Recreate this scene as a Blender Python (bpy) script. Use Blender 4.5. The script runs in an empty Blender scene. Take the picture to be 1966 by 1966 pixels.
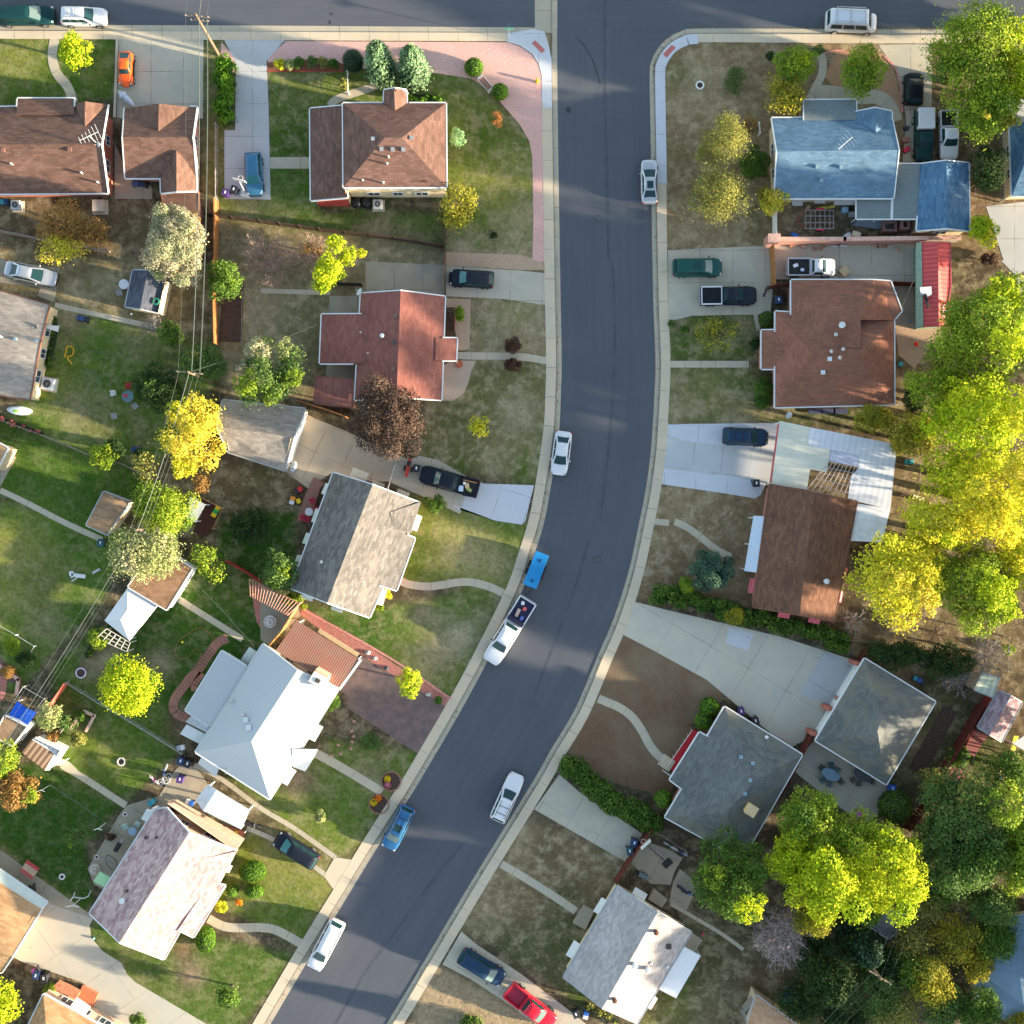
import bpy,bmesh,math,random
import numpy as np
from mathutils import Vector,Matrix,geometry
C = bpy.context.scene.collection
rad = math.radians
# ---------------------------------------------------------------- camera, sky, sun, exposure
H = 115.0                       # camera height in metres
S = 0.05463                     # metres per photo pixel on the ground
cam = bpy.data.objects.new('camera',bpy.data.cameras.new('camera'))
C.objects.link(cam)
cam.location = (0,0,H)
cam.rotation_euler = (0,0,0)
cam.data.sensor_width = 36
cam.data.angle = 2 * math.atan(983 * S / H)
cam.data.clip_end = 2000
bpy.context.scene.camera = cam
SUN_EL,SUN_AZ = 9.5,-13.0    # elevation; azimuth from +X (east), counter-clockwise
world = bpy.data.worlds.new('World')
bpy.context.scene.world = world
world.use_nodes = True
wn = world.node_tree
bgn = wn.nodes['Background']
sky = wn.nodes.new('ShaderNodeTexSky')
sky.sky_type = 'NISHITA'
sky.sun_disc = False
sky.sun_elevation = rad(SUN_EL)
sky.sun_rotation = rad(90 - SUN_AZ)
sky.altitude = 1600
sky.air_density = 1.0
sky.dust_density = 1.6
sky.ozone_density = 0.6
tint = wn.nodes.new('ShaderNodeMix')
tint.data_type = 'RGBA'
tint.blend_type = 'MULTIPLY'
tint.inputs[0].default_value = 1.0
tint.inputs[7].default_value = (1.12,1.0,.86,1)
wn.links.new(sky.outputs[0],tint.inputs[6])
wn.links.new(tint.outputs[2],bgn.inputs[0])
bgn.inputs[1].default_value = 0.138
sl = bpy.data.lights.new('sun','SUN')
sl.energy = 4.8
sl.angle = rad(1.2)
sl.color = (1.0,0.82,0.58)
so = bpy.data.objects.new('sun',sl)
C.objects.link(so)
az,el = rad(SUN_AZ),rad(SUN_EL)
sd = Vector((math.cos(az) * math.cos(el),math.sin(az) * math.cos(el),math.sin(el)))
so.rotation_euler = sd.to_track_quat('Z','Y').to_euler()
vs = bpy.context.scene.view_settings
vs.view_transform = 'Standard'
vs.look = 'None'
vs.exposure = 2.34
vs.gamma = 1.0
bpy.context.scene.cycles.max_bounces = 6
bpy.context.scene.cycles.diffuse_bounces = 3
# ---------------------------------------------------------------- photo pixel <-> world
TX = [0,500,1000,1466]
K = 1 / 3.864
def px(t,x,y):
 """survey coordinates (sheet, x, y) -> photo pixel"""
 if t == 'F':
  return (x * 1.0176,y * 1.0176)
 if t == 'P':
  return (float(x),float(y))
 return (TX[int(t[1])] + x * K,TX[int(t[0])] + y * K)
def PT(s):
 """'11 330,1100 245,1310' -> list of photo pixels; the sheet may change midway"""
 out = []
 t = 'P'
 for w in s.split():
  if ',' in w:
   a = w.split(',')
   q = px(t,float(a[0]),float(a[1]))
   out.append(q + (float(a[2]),) if len(a) > 2 else q)
  else:
   t = w
 return out
def W(x,y,z=0.0):
 k = (H - z) / H * S
 return Vector(((x - 983) * k,(983 - y) * k,z))
def WL(s,z=0.0):
 return [W(q[0],q[1],q[2] if len(q) > 2 else z) for q in PT(s)]
G0 = 0.12      # yard level
# ---------------------------------------------------------------- mesh collector
ORG = {}
class MB:
 def __init__(s):
  s.v,s.f,s.uv = [],[],[]
 def face(s,pts,uv=None):
  n = len(s.v)
  s.v += [tuple(p) for p in pts]
  s.f.append(tuple(range(n,n + len(pts))))
  s.uv.append(uv if uv else [(p[0],p[1]) for p in pts])
 def mesh(s,vs_,fs):
  n = len(s.v)
  s.v += [tuple(p) for p in vs_]
  for f in fs:
   s.f.append(tuple(i + n for i in f))
   s.uv.append([(vs_[i][0],vs_[i][1]) for i in f])
 def box(s,c,d,rz=0.0,tilt=None):
  """c = centre, d = full sizes"""
  m = Matrix.Rotation(rz,3,'Z')
  if tilt is not None:
   m = m @ tilt
  P = []
  for dx,dy,dz in ((-1,-1,-1),(1,-1,-1),(1,1,-1),(-1,1,-1),(-1,-1,1),(1,-1,1),(1,1,1),(-1,1,1)):
   P.append(Vector(c) + m @ Vector((dx * d[0] / 2,dy * d[1] / 2,dz * d[2] / 2)))
  s.mesh(P,[(3,2,1,0),(4,5,6,7),(0,1,5,4),(1,2,6,5),(2,3,7,6),(3,0,4,7)])
 def prism(s,pts,z0,z1):
  n = len(pts)
  a = sum(pts[i][0] * pts[(i + 1) % n][1] - pts[(i + 1) % n][0] * pts[i][1] for i in range(n))
  if a < 0:
   pts = pts[::-1]
  V = [(p[0],p[1],z0) for p in pts] + [(p[0],p[1],z1) for p in pts]
  tri = geometry.tessellate_polygon([[Vector((p[0],p[1],0)) for p in pts]])
  F = []
  for t in tri:
   A,B,D = [pts[i] for i in t]
   cr = (B[0] - A[0]) * (D[1] - A[1]) - (B[1] - A[1]) * (D[0] - A[0])
   t = tuple(t) if cr > 0 else (t[0],t[2],t[1])
   F.append(tuple(i + n for i in t))
   F.append((t[2],t[1],t[0]))
  F += [(i,(i + 1) % n,n + (i + 1) % n,n + i) for i in range(n)]
  s.mesh(V,F)
 def tube(s,path,r,n=6,cap=True):
  """path of points, r number or list"""
  path = [Vector(p) for p in path]
  if not isinstance(r,(list,tuple)):
   r = [r] * len(path)
  rings = []
  V = []
  for i,p in enumerate(path):
   d = (path[min(i + 1,len(path) - 1)] - path[max(i - 1,0)])
   d = d.normalized() if d.length > 1e-6 else Vector((0,0,1))
   u = d.cross(Vector((0.31,0.17,0.93)) if abs(d.z) < .95 else Vector((1,0,0))).normalized()
   w = d.cross(u)
   for k in range(n):
    a = 2 * math.pi * k / n
    V.append(p + (u * math.cos(a) + w * math.sin(a)) * r[i])
  F = []
  for i in range(len(path) - 1):
   for k in range(n):
    F.append((i * n + k,i * n + (k + 1) % n,(i + 1) * n + (k + 1) % n,(i + 1) * n + k))
  if cap:
   F.append(tuple(range(n))[::-1])
   F.append(tuple((len(path) - 1) * n + k for k in range(n)))
  s.mesh(V,F)
 def disc(s,c,r,h,n=16,r2=None):
  """upright cylinder / cone frustum standing at c"""
  r2 = r if r2 is None else r2
  c = Vector(c)
  V = [c + Vector((math.cos(2 * math.pi * k / n) * r,math.sin(2 * math.pi * k / n) * r,0)) for k in range(n)]
  V += [c + Vector((math.cos(2 * math.pi * k / n) * r2,math.sin(2 * math.pi * k / n) * r2,h)) for k in range(n)]
  s.mesh(V,[(k,(k + 1) % n,n + (k + 1) % n,n + k) for k in range(n)] + [tuple(range(n))[::-1],tuple(range(n,2 * n))])
 def ring(s,c,R,r,n=20,m=6,tilt=None):
  c = Vector(c)
  V = []
  for k in range(n):
   a = 2 * math.pi * k / n
   for j in range(m):
    b = 2 * math.pi * j / m
    q = Vector(((R + r * math.cos(b)) * math.cos(a),(R + r * math.cos(b)) * math.sin(a),r * math.sin(b)))
    V.append(c + (tilt @ q if tilt else q))
  s.mesh(V,[(k * m + j,((k + 1) % n) * m + j,((k + 1) % n) * m + (j + 1) % m,k * m + (j + 1) % m) for k in range(n) for j in range(m)])
 def ball(s,c,r,n=12,m=8,jit=0.0,rng=None):
  if not isinstance(r,(list,tuple)):
   r = (r,r,r)
  V = [Vector(c) + Vector((0,0,r[2]))]
  for i in range(1,m):
   t = math.pi * i / m
   for k in range(n):
    a = 2 * math.pi * k / n
    j = 1 + (rng.uniform(-jit,jit) if rng else 0)
    V.append(Vector(c) + Vector((r[0] * math.sin(t) * math.cos(a),r[1] * math.sin(t) * math.sin(a),r[2] * math.cos(t))) * 1.0 * 1 + Vector((0,0,0)) if j == 1 else Vector(c) + Vector((r[0] * j * math.sin(t) * math.cos(a),r[1] * j * math.sin(t) * math.sin(a),r[2] * j * math.cos(t))))
  V.append(Vector(c) - Vector((0,0,r[2])))
  F = [(0,1 + k,1 + (k + 1) % n) for k in range(n)]
  for i in range(m - 2):
   for k in range(n):
    a = 1 + i * n
    F.append((a + k,a + n + k,a + n + (k + 1) % n,a + (k + 1) % n))
  l = len(V) - 1
  a = 1 + (m - 2) * n
  F += [(l,a + (k + 1) % n,a + k) for k in range(n)]
  s.mesh(V,F)
 def build(s,name,mat,parent=None,local=False,smooth=False,bevel=0.0):
  me = bpy.data.meshes.new(name)
  o3 = ORG.get(parent.name,(0,0,0)) if (parent is not None and not local) else (0,0,0)
  vv = [(p[0] - o3[0],p[1] - o3[1],p[2] - o3[2]) for p in s.v]
  me.from_pydata(vv,[],s.f)
  if s.f:
   ul = me.uv_layers.new(name='UVMap')
   flat = []
   for u in s.uv:
    for a in u:
     flat += [a[0],a[1]]
   ul.data.foreach_set('uv',flat)
  if smooth:
   me.polygons.foreach_set('use_smooth',[True] * len(me.polygons))
  me.materials.append(mat)
  o = bpy.data.objects.new(name,me)
  C.objects.link(o)
  if parent is not None:
   o.parent = parent
   ORG[o.name] = o3
  if bevel:
   b = o.modifiers.new('bevel','BEVEL')
   b.width = bevel
   b.segments = 2
   b.limit_method = 'ANGLE'
  return o
def tag(o,label,cat,group=None):
 o['label'] = label
 o['category'] = cat
 if group:
  o['group'] = group
 return o
def struct(o,kind='structure'):
 o['kind'] = kind
 return o
def thing(name,loc,label,cat,group=None,rz=0.0):
 o = bpy.data.objects.new(name,None)
 C.objects.link(o)
 o.location = loc
 o.rotation_euler = (0,0,rz)
 o.empty_display_size = .5
 ORG[o.name] = tuple(loc)
 return tag(o,label,cat,group)
def copy_tree(o,parent=None):
 c = o.copy()
 C.objects.link(c)
 c.parent = parent
 for ch in list(o.children):
  copy_tree(ch,c)
 return c
# ---------------------------------------------------------------- materials
MATS = {}
class N:
 def __init__(s,name):
  s.m = bpy.data.materials.new(name)
  s.m.use_nodes = True
  s.t = s.m.node_tree
  s.b = s.t.nodes['Principled BSDF']
  s.b.inputs['Specular IOR Level'].default_value = 0.3
 def n(s,typ, **kw):
  x = s.t.nodes.new('ShaderNode' + typ)
  for k,v in kw.items():
   setattr(x,k,v)
  return x
 def set(s,node, **kw):
  for k,v in kw.items():
   node.inputs[k].default_value = v
  return node
 def l(s,a,b):
  s.t.links.new(a,b)
 def mul(s,a,b,op='MULTIPLY'):
  x = s.n('Math',operation=op)
  for i,q in enumerate((a,b)):
   if isinstance(q,(int,float)):
    x.inputs[i].default_value = q
   else:
    s.l(q,x.inputs[i])
  return x.outputs[0]
 def mixc(s,f,a,b,mode='MIX'):
  x = s.n('Mix',data_type='RGBA',blend_type=mode)
  for i,q in ((0,f),(6,a),(7,b)):
   if isinstance(q,(int,float)):
    x.inputs[i].default_value = q
   elif isinstance(q,(tuple,list)):
    x.inputs[i].default_value = (*q,1)
   else:
    s.l(q,x.inputs[i])
  return x.outputs[2]
 def ramp(s,f,lo,hi):
  x = s.n('MapRange')
  x.inputs[1].default_value = lo
  x.inputs[2].default_value = hi
  s.l(f,x.inputs[0])
  return x.outputs[0]
 def noise(s,scale,det=4,vec=None,rough=.6,sx=None):
  x = s.n('TexNoise')
  x.inputs['Scale'].default_value = scale
  x.inputs['Detail'].default_value = det
  x.inputs['Roughness'].default_value = rough
  if vec is not None:
   if sx:
    mp = s.n('Mapping')
    mp.inputs['Scale'].default_value = sx
    s.l(vec,mp.inputs[0])
    vec = mp.outputs[0]
   s.l(vec,x.inputs['Vector'])
  return x.outputs[0]
 def pos(s):
  return s.n('NewGeometry').outputs['Position']
 def obj(s):
  return s.n('TexCoord').outputs['Object']
 def uv(s):
  return s.n('TexCoord').outputs['UV']
 def bump(s,h,st,dist=.05):
  x = s.n('Bump')
  x.inputs['Strength'].default_value = st
  x.inputs['Distance'].default_value = dist
  s.l(h,x.inputs['Height'])
  s.l(x.outputs[0],s.b.inputs['Normal'])
def plain(name,col,rough=.7,metal=0.0,var=.12,scale=3.0,coat=0.0,spec=.3):
 if name in MATS:
  return MATS[name]
 g = N(name)
 f = g.noise(scale,3,g.obj())
 c = g.mixc(g.ramp(f,.3,.7),tuple(x * (1 - var) for x in col),tuple(min(1,x * (1 + var)) for x in col))
 g.l(c,g.b.inputs['Base Color'])
 g.set(g.b,Roughness=rough,Metallic=metal)
 g.b.inputs['Coat Weight'].default_value = coat
 g.b.inputs['Specular IOR Level'].default_value = spec
 MATS[name] = g.m
 return g.m
def glass_mat(name,col=(.02,.05,.06),rough=.08):
 if name in MATS:
  return MATS[name]
 g = N(name)
 g.b.inputs['Base Color'].default_value = (*col,1)
 g.set(g.b,Roughness=rough)
 g.b.inputs['Specular IOR Level'].default_value = .35
 MATS[name] = g.m
 return g.m
def shingle(name,c1,c2,tile=(.62,.24),mort=.86,patch=.22,spots=None,k=.66):
 c1,c2 = [tuple(x * k for x in q) for q in (c1,c2)]
 if spots:
  spots = (tuple(x * .75 for x in spots[0]),) + spots[1:]
 g = N(name)
 uv = g.uv()
 b = g.n('TexBrick')
 g.l(uv,b.inputs['Vector'])
 b.inputs['Color1'].default_value = (*c1,1)
 b.inputs['Color2'].default_value = (*c2,1)
 b.inputs['Mortar'].default_value = (*[x * mort for x in c1],1)
 g.set(b, **{'Scale': 1.0,'Mortar Size': .012,'Bias': 0.0,'Brick Width': tile[0],'Row Height': tile[1]})
 b.inputs['Mortar Smooth'].default_value = .6
 p = g.pos()
 n1 = g.noise(.35,3,p)
 n2 = g.noise(5.5,3,uv,sx=(.5,2.2,1))
 f = g.mul(g.ramp(n1,.3,.7),patch * 2)
 v = g.mul(g.mul(g.ramp(n2,.25,.75),.55),g.mul(f,1 - patch + .72 - .45,'ADD'),'ADD')
 c = g.n('Vector' + 'Math',operation='SCALE')
 g.l(b.outputs[0],c.inputs[0])
 g.l(v,c.inputs['Scale'])
 col = c.outputs[0]
 if spots:
  sp = g.noise(spots[1],4,p)
  col = g.mixc(g.ramp(sp,spots[2],spots[2] + .12),col,spots[0])
 g.l(col,g.b.inputs['Base Color'])
 g.set(g.b,Roughness=.93)
 g.b.inputs['Specular IOR Level'].default_value = .12
 g.bump(n2,.35,.02)
 MATS[name] = g.m
 return g.m
def ribbed(name,c1,c2,period=.3,rough=.5,patch=None,spec=.4):
 """ribs run along v, alternate along u (metres)"""
 g = N(name)
 sp = g.n('SeparateXYZ')
 g.l(g.uv(),sp.inputs[0])
 x = g.n('Math',operation='SINE')
 g.l(g.mul(sp.outputs[0],2 * math.pi / period),x.inputs[0])
 f = g.ramp(x.outputs[0],-.6,.9)
 c = g.mixc(f,c1,c2)
 n1 = g.ramp(g.noise(.8,4,g.pos()),.35,.7)
 c = g.mixc(g.mul(n1,.35),c,patch if patch else tuple(q * .6 for q in c2))
 g.l(c,g.b.inputs['Base Color'])
 g.set(g.b,Roughness=rough)
 g.b.inputs['Specular IOR Level'].default_value = spec
 g.bump(x.outputs[0],.12,.02)
 MATS[name] = g.m
 return g.m
def concrete(name,c,joint=3.0,jdark=.45,stain=.25,warm=(1,.95,.86),jw=.025,scale=.5,cross=None):
 """joints every joint metres along u (and cross metres along v)"""
 g = N(name)
 p = g.pos()
 n1 = g.ramp(g.noise(scale,5,p),.3,.7)
 n2 = g.ramp(g.noise(7,3,p),.3,.7)
 n3 = g.ramp(g.noise(1.7,6,p,rough=.75),.62,.78)
 col = g.mixc(n1,tuple(x * (1 - stain) for x in c),tuple(x * w for x,w in zip(c,warm)))
 col = g.mixc(g.mul(n2,.22),col,tuple(x * .72 for x in c))
 col = g.mixc(g.mul(n3,.5),col,tuple(x * .5 for x in c))
 n4 = g.ramp(g.noise(.23,4,p),.45,.7)
 col = g.mixc(g.mul(n4,.22),col,tuple(x * w for x,w in zip(c,(.78,.72,.62))))
 if joint:
  sp = g.n('SeparateXYZ')
  g.l(g.uv(),sp.inputs[0])
  def line(o,L):
   a = g.mul(o,1 / L)
   fr = g.n('Math',operation='FRACT')
   g.l(a,fr.inputs[0])
   d = g.mul(fr.outputs[0],.5,'SUBTRACT')
   ab = g.n('Math',operation='ABSOLUTE')
   g.l(d,ab.inputs[0])
   gt = g.n('Math',operation='GREATER_THAN')
   g.l(ab.outputs[0],gt.inputs[0])
   gt.inputs[1].default_value = .5 - jw / L
   return gt.outputs[0]
  f = line(sp.outputs[0],joint)
  if cross:
   f = g.mul(f,line(sp.outputs[1],cross),'MAXIMUM')
  wob = g.ramp(g.noise(.6,3,p),.35,.6)
  col = g.mixc(g.mul(g.mul(f,wob),jdark + .25),col,(.07,.055,.04))
 g.l(col,g.b.inputs['Base Color'])
 g.set(g.b,Roughness=.9)
 g.b.inputs['Specular IOR Level'].default_value = .15
 g.bump(g.noise(9,4,p),.15,.02)
 MATS[name] = g.m
 return g.m
def grainy(name,c1,c2,scale=6.0,rough=.95,c3=None,s3=.5,lo=.35,hi=.65,bump=.3):
 """two-tone loose material: soil, gravel, bark"""
 g = N(name)
 p = g.pos()
 f = g.ramp(g.noise(scale,6,p,rough=.75),lo,hi)
 col = g.mixc(f,c1,c2)
 if c3:
  col = g.mixc(g.mul(g.ramp(g.noise(s3,5,p),.4,.65),.8),col,c3)
 g.l(col,g.b.inputs['Base Color'])
 g.set(g.b,Roughness=rough)
 g.b.inputs['Specular IOR Level'].default_value = .1
 g.bump(g.noise(scale,5,p),bump,.06)
 MATS[name] = g.m
 return g.m
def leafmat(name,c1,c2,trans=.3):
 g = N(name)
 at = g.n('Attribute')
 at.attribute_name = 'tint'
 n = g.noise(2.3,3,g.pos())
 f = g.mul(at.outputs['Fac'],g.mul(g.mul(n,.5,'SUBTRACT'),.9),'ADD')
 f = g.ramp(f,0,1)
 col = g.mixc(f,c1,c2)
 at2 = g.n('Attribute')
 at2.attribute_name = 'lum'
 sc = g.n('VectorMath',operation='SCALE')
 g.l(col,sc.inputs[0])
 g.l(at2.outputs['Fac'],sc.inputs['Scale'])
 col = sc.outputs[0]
 g.l(col,g.b.inputs['Base Color'])
 g.set(g.b,Roughness=.75)
 g.b.inputs['Specular IOR Level'].default_value = .15
 tr = g.n('BsdfTranslucent')
 g.l(col,tr.inputs[0])
 mx = g.n('MixShader')
 mx.inputs[0].default_value = trans
 g.l(g.b.outputs[0],mx.inputs[1])
 g.l(tr.outputs[0],mx.inputs[2])
 g.l(mx.outputs[0],g.t.nodes['Material Output'].inputs[0])
 MATS[name] = g.m
 return g.m
# ================================================================ GROUND
rng = random.Random(7)
nrg = np.random.default_rng(5)
ROADW = PT('02 268,-250 268,0 272,750 290,1932 12 303,740 298,960 285,1250 235,1600 175,1932 22 100,250 0,540 21 1690,1030 1480,1420 1180,1932 31 1100,260 850,650 600,1060 330,1500 75,1932 -80,2190')
ROADE = PT('02 955,540 960,900 965,1200 975,1932 12 985,400 998,750 990,1000 965,1400 925,1700 880,1932 22 800,370 690,720 570,1000 400,1400 220,1700 90,1932 31 1610,800 1330,1270 1100,1660 935,1932 790,2190')
def smooth_line(pts,n=4):
 """Catmull-Rom through the points"""
 out = []
 P = [pts[0]] + list(pts) + [pts[-1]]
 for i in range(1,len(P) - 2):
  a,b,c,d = P[i - 1],P[i],P[i + 1],P[i + 2]
  for k in range(n):
   t = k / n
   out.append(tuple(.5 * ((2 * b[j]) + (-a[j] + c[j]) * t + (2 * a[j] - 5 * b[j] + 4 * c[j] - d[j]) * t * t + (-a[j] + 3 * b[j] - 3 * c[j] + d[j]) * t ** 3) for j in (0,1)))
 out.append(pts[-1])
 return out
def offset(pts,d):
 """offset an open px polyline sideways (positive = to its right on the photo)"""
 out = []
 for i,p in enumerate(pts):
  a = pts[max(0,i - 1)]
  b = pts[min(len(pts) - 1,i + 1)]
  t = Vector((b[0] - a[0],b[1] - a[1])).normalized()
  out.append((p[0] - t.y * d,p[1] + t.x * d))
 return out
RW = smooth_line(ROADW)
# the east edge starts with the rounded corner of the cross street
CORN = PT('02 4500,222 2600,216 1932,212 1310,210 1180,235 1080,290 1010,370 970,450 955,540')
RE = smooth_line(CORN + ROADE[1:])
ROAD_POLY = [q for q in RW] + [q for q in RE[::-1] if q[1] > 60]
TOPY = 50.0
def strip(name,mat,A,B,z0,z1=None,kind='structure',skirt=0.0,zB=None):
 """ribbon between two px polylines, u runs along it in metres"""
 m = MB()
 u = 0
 z1 = z0 if zB is None else zB
 for i in range(len(A) - 1):
  a0,a1,b0,b1 = W(*A[i],z0),W(*A[i + 1],z0),W(*B[i],z1),W(*B[i + 1],z1)
  L = (a1 - a0).length
  w = (a0 - b0).length
  q = [a0,b0,b1,a1]
  uvs = [(u,0),(u,w),(u + L,w),(u + L,0)]
  nz = (b0 - a0).cross(a1 - a0).z
  if nz < 0:
   q,uvs = q[::-1],uvs[::-1]
  m.face(q,uvs)
  if skirt:
   for e0,e1 in ((a0,a1),(b1,b0)):
    d = Vector((0,0,skirt))
    m.face([e0 - d,e1 - d,e1,e0],[(u,0),(u + L,0),(u + L,.15),(u,.15)])
    m.face([e0,e1,e1 - d,e0 - d],[(u,0),(u + L,0),(u + L,.15),(u,.15)])
  u += L
 return struct(m.build(name,mat),kind)
def sheet(name,mat,pts,z=.14,ang=0.0,origin=None,kind='structure',thick=0.0):
 """flat px polygon, joints aligned to ang (radians)"""
 P = [W(q[0],q[1],z) for q in pts]
 o = W(*origin,z) if origin else P[0]
 ca,sa = math.cos(ang),math.sin(ang)
 uv = lambda p: (((p[0] - o[0]) * ca + (p[1] - o[1]) * sa),(-(p[0] - o[0]) * sa + (p[1] - o[1]) * ca))
 m = MB()
 for t in geometry.tessellate_polygon([[Vector((p[0],p[1],0)) for p in P]]):
  q = [P[i] for i in t]
  if (q[1] - q[0]).cross(q[2] - q[0]).z < 0:
   q = q[::-1]
  m.face(q,[uv(p) for p in q])
 if thick:
  for i in range(len(P)):
   a,b = P[i],P[(i + 1) % len(P)]
   d = Vector((0,0,thick))
   m.face([a,b,b - d,a - d],[uv(a),uv(b),uv(b),uv(a)])
 return struct(m.build(name,mat),kind)
# ---- materials
conc_walk = concrete('sidewalk_concrete',(.55,.48,.38),3.1,.55,.15)
conc_gut = concrete('gutter_concrete',(.42,.385,.32),3.1,.6,.22)
conc_pale = concrete('pale_concrete',(.43,.445,.46),3.0,.4,.10,(1,1,1.0),cross=3.4)
conc_drive = concrete('driveway_concrete',(.46,.435,.37),3.4,.5,.20,cross=3.4)
conc_path = concrete('path_concrete',(.46,.42,.34),1.6,.5,.18)
conc_old = concrete('old_concrete',(.37,.335,.27),3.0,.6,.3,cross=3.0)
conc_white = concrete('white_concrete',(.50,.52,.56),3.3,.4,.08,(1,1,1.03),cross=5.0)
def asphalt_mat():
 g = N('asphalt')
 p = g.pos()
 uv = g.uv()
 n1 = g.ramp(g.noise(.12,4,p),.3,.7)
 n2 = g.ramp(g.noise(9,3,p),.3,.7)
 st = g.ramp(g.noise(1.0,4,uv,sx=(.035,1.6,1)),.35,.68)
 col = g.mixc(n1,(.066,.076,.096),(.082,.092,.112))
 col = g.mixc(g.mul(st,.42),col,(.050,.057,.076))
 col = g.mixc(g.mul(n2,.22),col,(.12,.12,.125))
 spn = g.ramp(g.noise(1.1,5,p,rough=.7),.74,.80)
 col = g.mixc(g.mul(spn,.6),col,(.03,.03,.035))
 g.l(col,g.b.inputs['Base Color'])
 g.set(g.b,Roughness=.85)
 g.b.inputs['Specular IOR Level'].default_value = .25
 g.bump(g.noise(25,3,p),.2,.01)
 return g.m
asph = asphalt_mat()
seal = plain('crack_sealant',(.035,.037,.045),.6)
pinkrock = grainy('pink_rock',(.42,.21,.19),(.68,.46,.42),9.0,c3=(.50,.32,.28),s3=.4,bump=.8)
tanrock = grainy('tan_gravel',(.30,.20,.14),(.48,.36,.26),10.0,bump=.6)
redrock = grainy('red_paver',(.30,.09,.075),(.46,.21,.18),5.0,c3=(.34,.16,.13),s3=1.2,bump=.5)
bark = grainy('bark_mulch',(.10,.04,.025),(.25,.11,.07),8.0,bump=.6)
soil = grainy('garden_soil',(.045,.03,.024),(.10,.07,.055),6.0,bump=.6)
browndirt = grainy('bare_dirt',(.105,.062,.038),(.165,.105,.066),2.6,c3=(.19,.145,.095),s3=.16,lo=.25,hi=.75)
stamped = concrete('stamped_concrete',(.165,.130,.138),0,.3,.38,(1.25,1.05,.85),scale=1.1)
# ---- base terrain reaching far beyond the frame
m = MB()
m.face([(-600,-600,-.004),(600,-600,-.004),(600,600,-.004),(-600,600,-.004)])
struct(m.build('terrain',grainy('terrain_soil',(.12,.10,.06),(.19,.15,.09),.3,c3=(.07,.085,.03),s3=.05)))
# ---- yard sheet: grid with painted material patches
STEP = 7.0                                 # px per cell
gx = np.arange(-140,2107,STEP)
gy = np.arange(-140,2107,STEP)
GX,GY = np.meshgrid(gx,gy)
def inpoly(pts,X,Y):
 r = np.zeros(X.shape,bool)
 n = len(pts)
 j = n - 1
 for i in range(n):
  xi,yi = pts[i][0],pts[i][1]
  xj,yj = pts[j][0],pts[j][1]
  if yi != yj:
   c = ((yi > Y) != (yj > Y)) & (X < (xj - xi) * (Y - yi) / (yj - yi) + xi)
   r ^= c
  j = i
 return r
GRN = (.034,.066,.014)      # watered lawn
LUS = (.020,.050,.010)      # dense dark lawn
OLV = (.090,.094,.034)      # tired lawn
YLG = (.165,.165,.045)      # yellowing lawn
DRY = (.255,.205,.125)      # straw
TAN = (.33,.27,.19)
DRT = (.135,.088,.055)      # brown dirt
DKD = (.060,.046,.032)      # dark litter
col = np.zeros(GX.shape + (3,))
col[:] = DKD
mot = np.full(GX.shape,.45)
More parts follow.
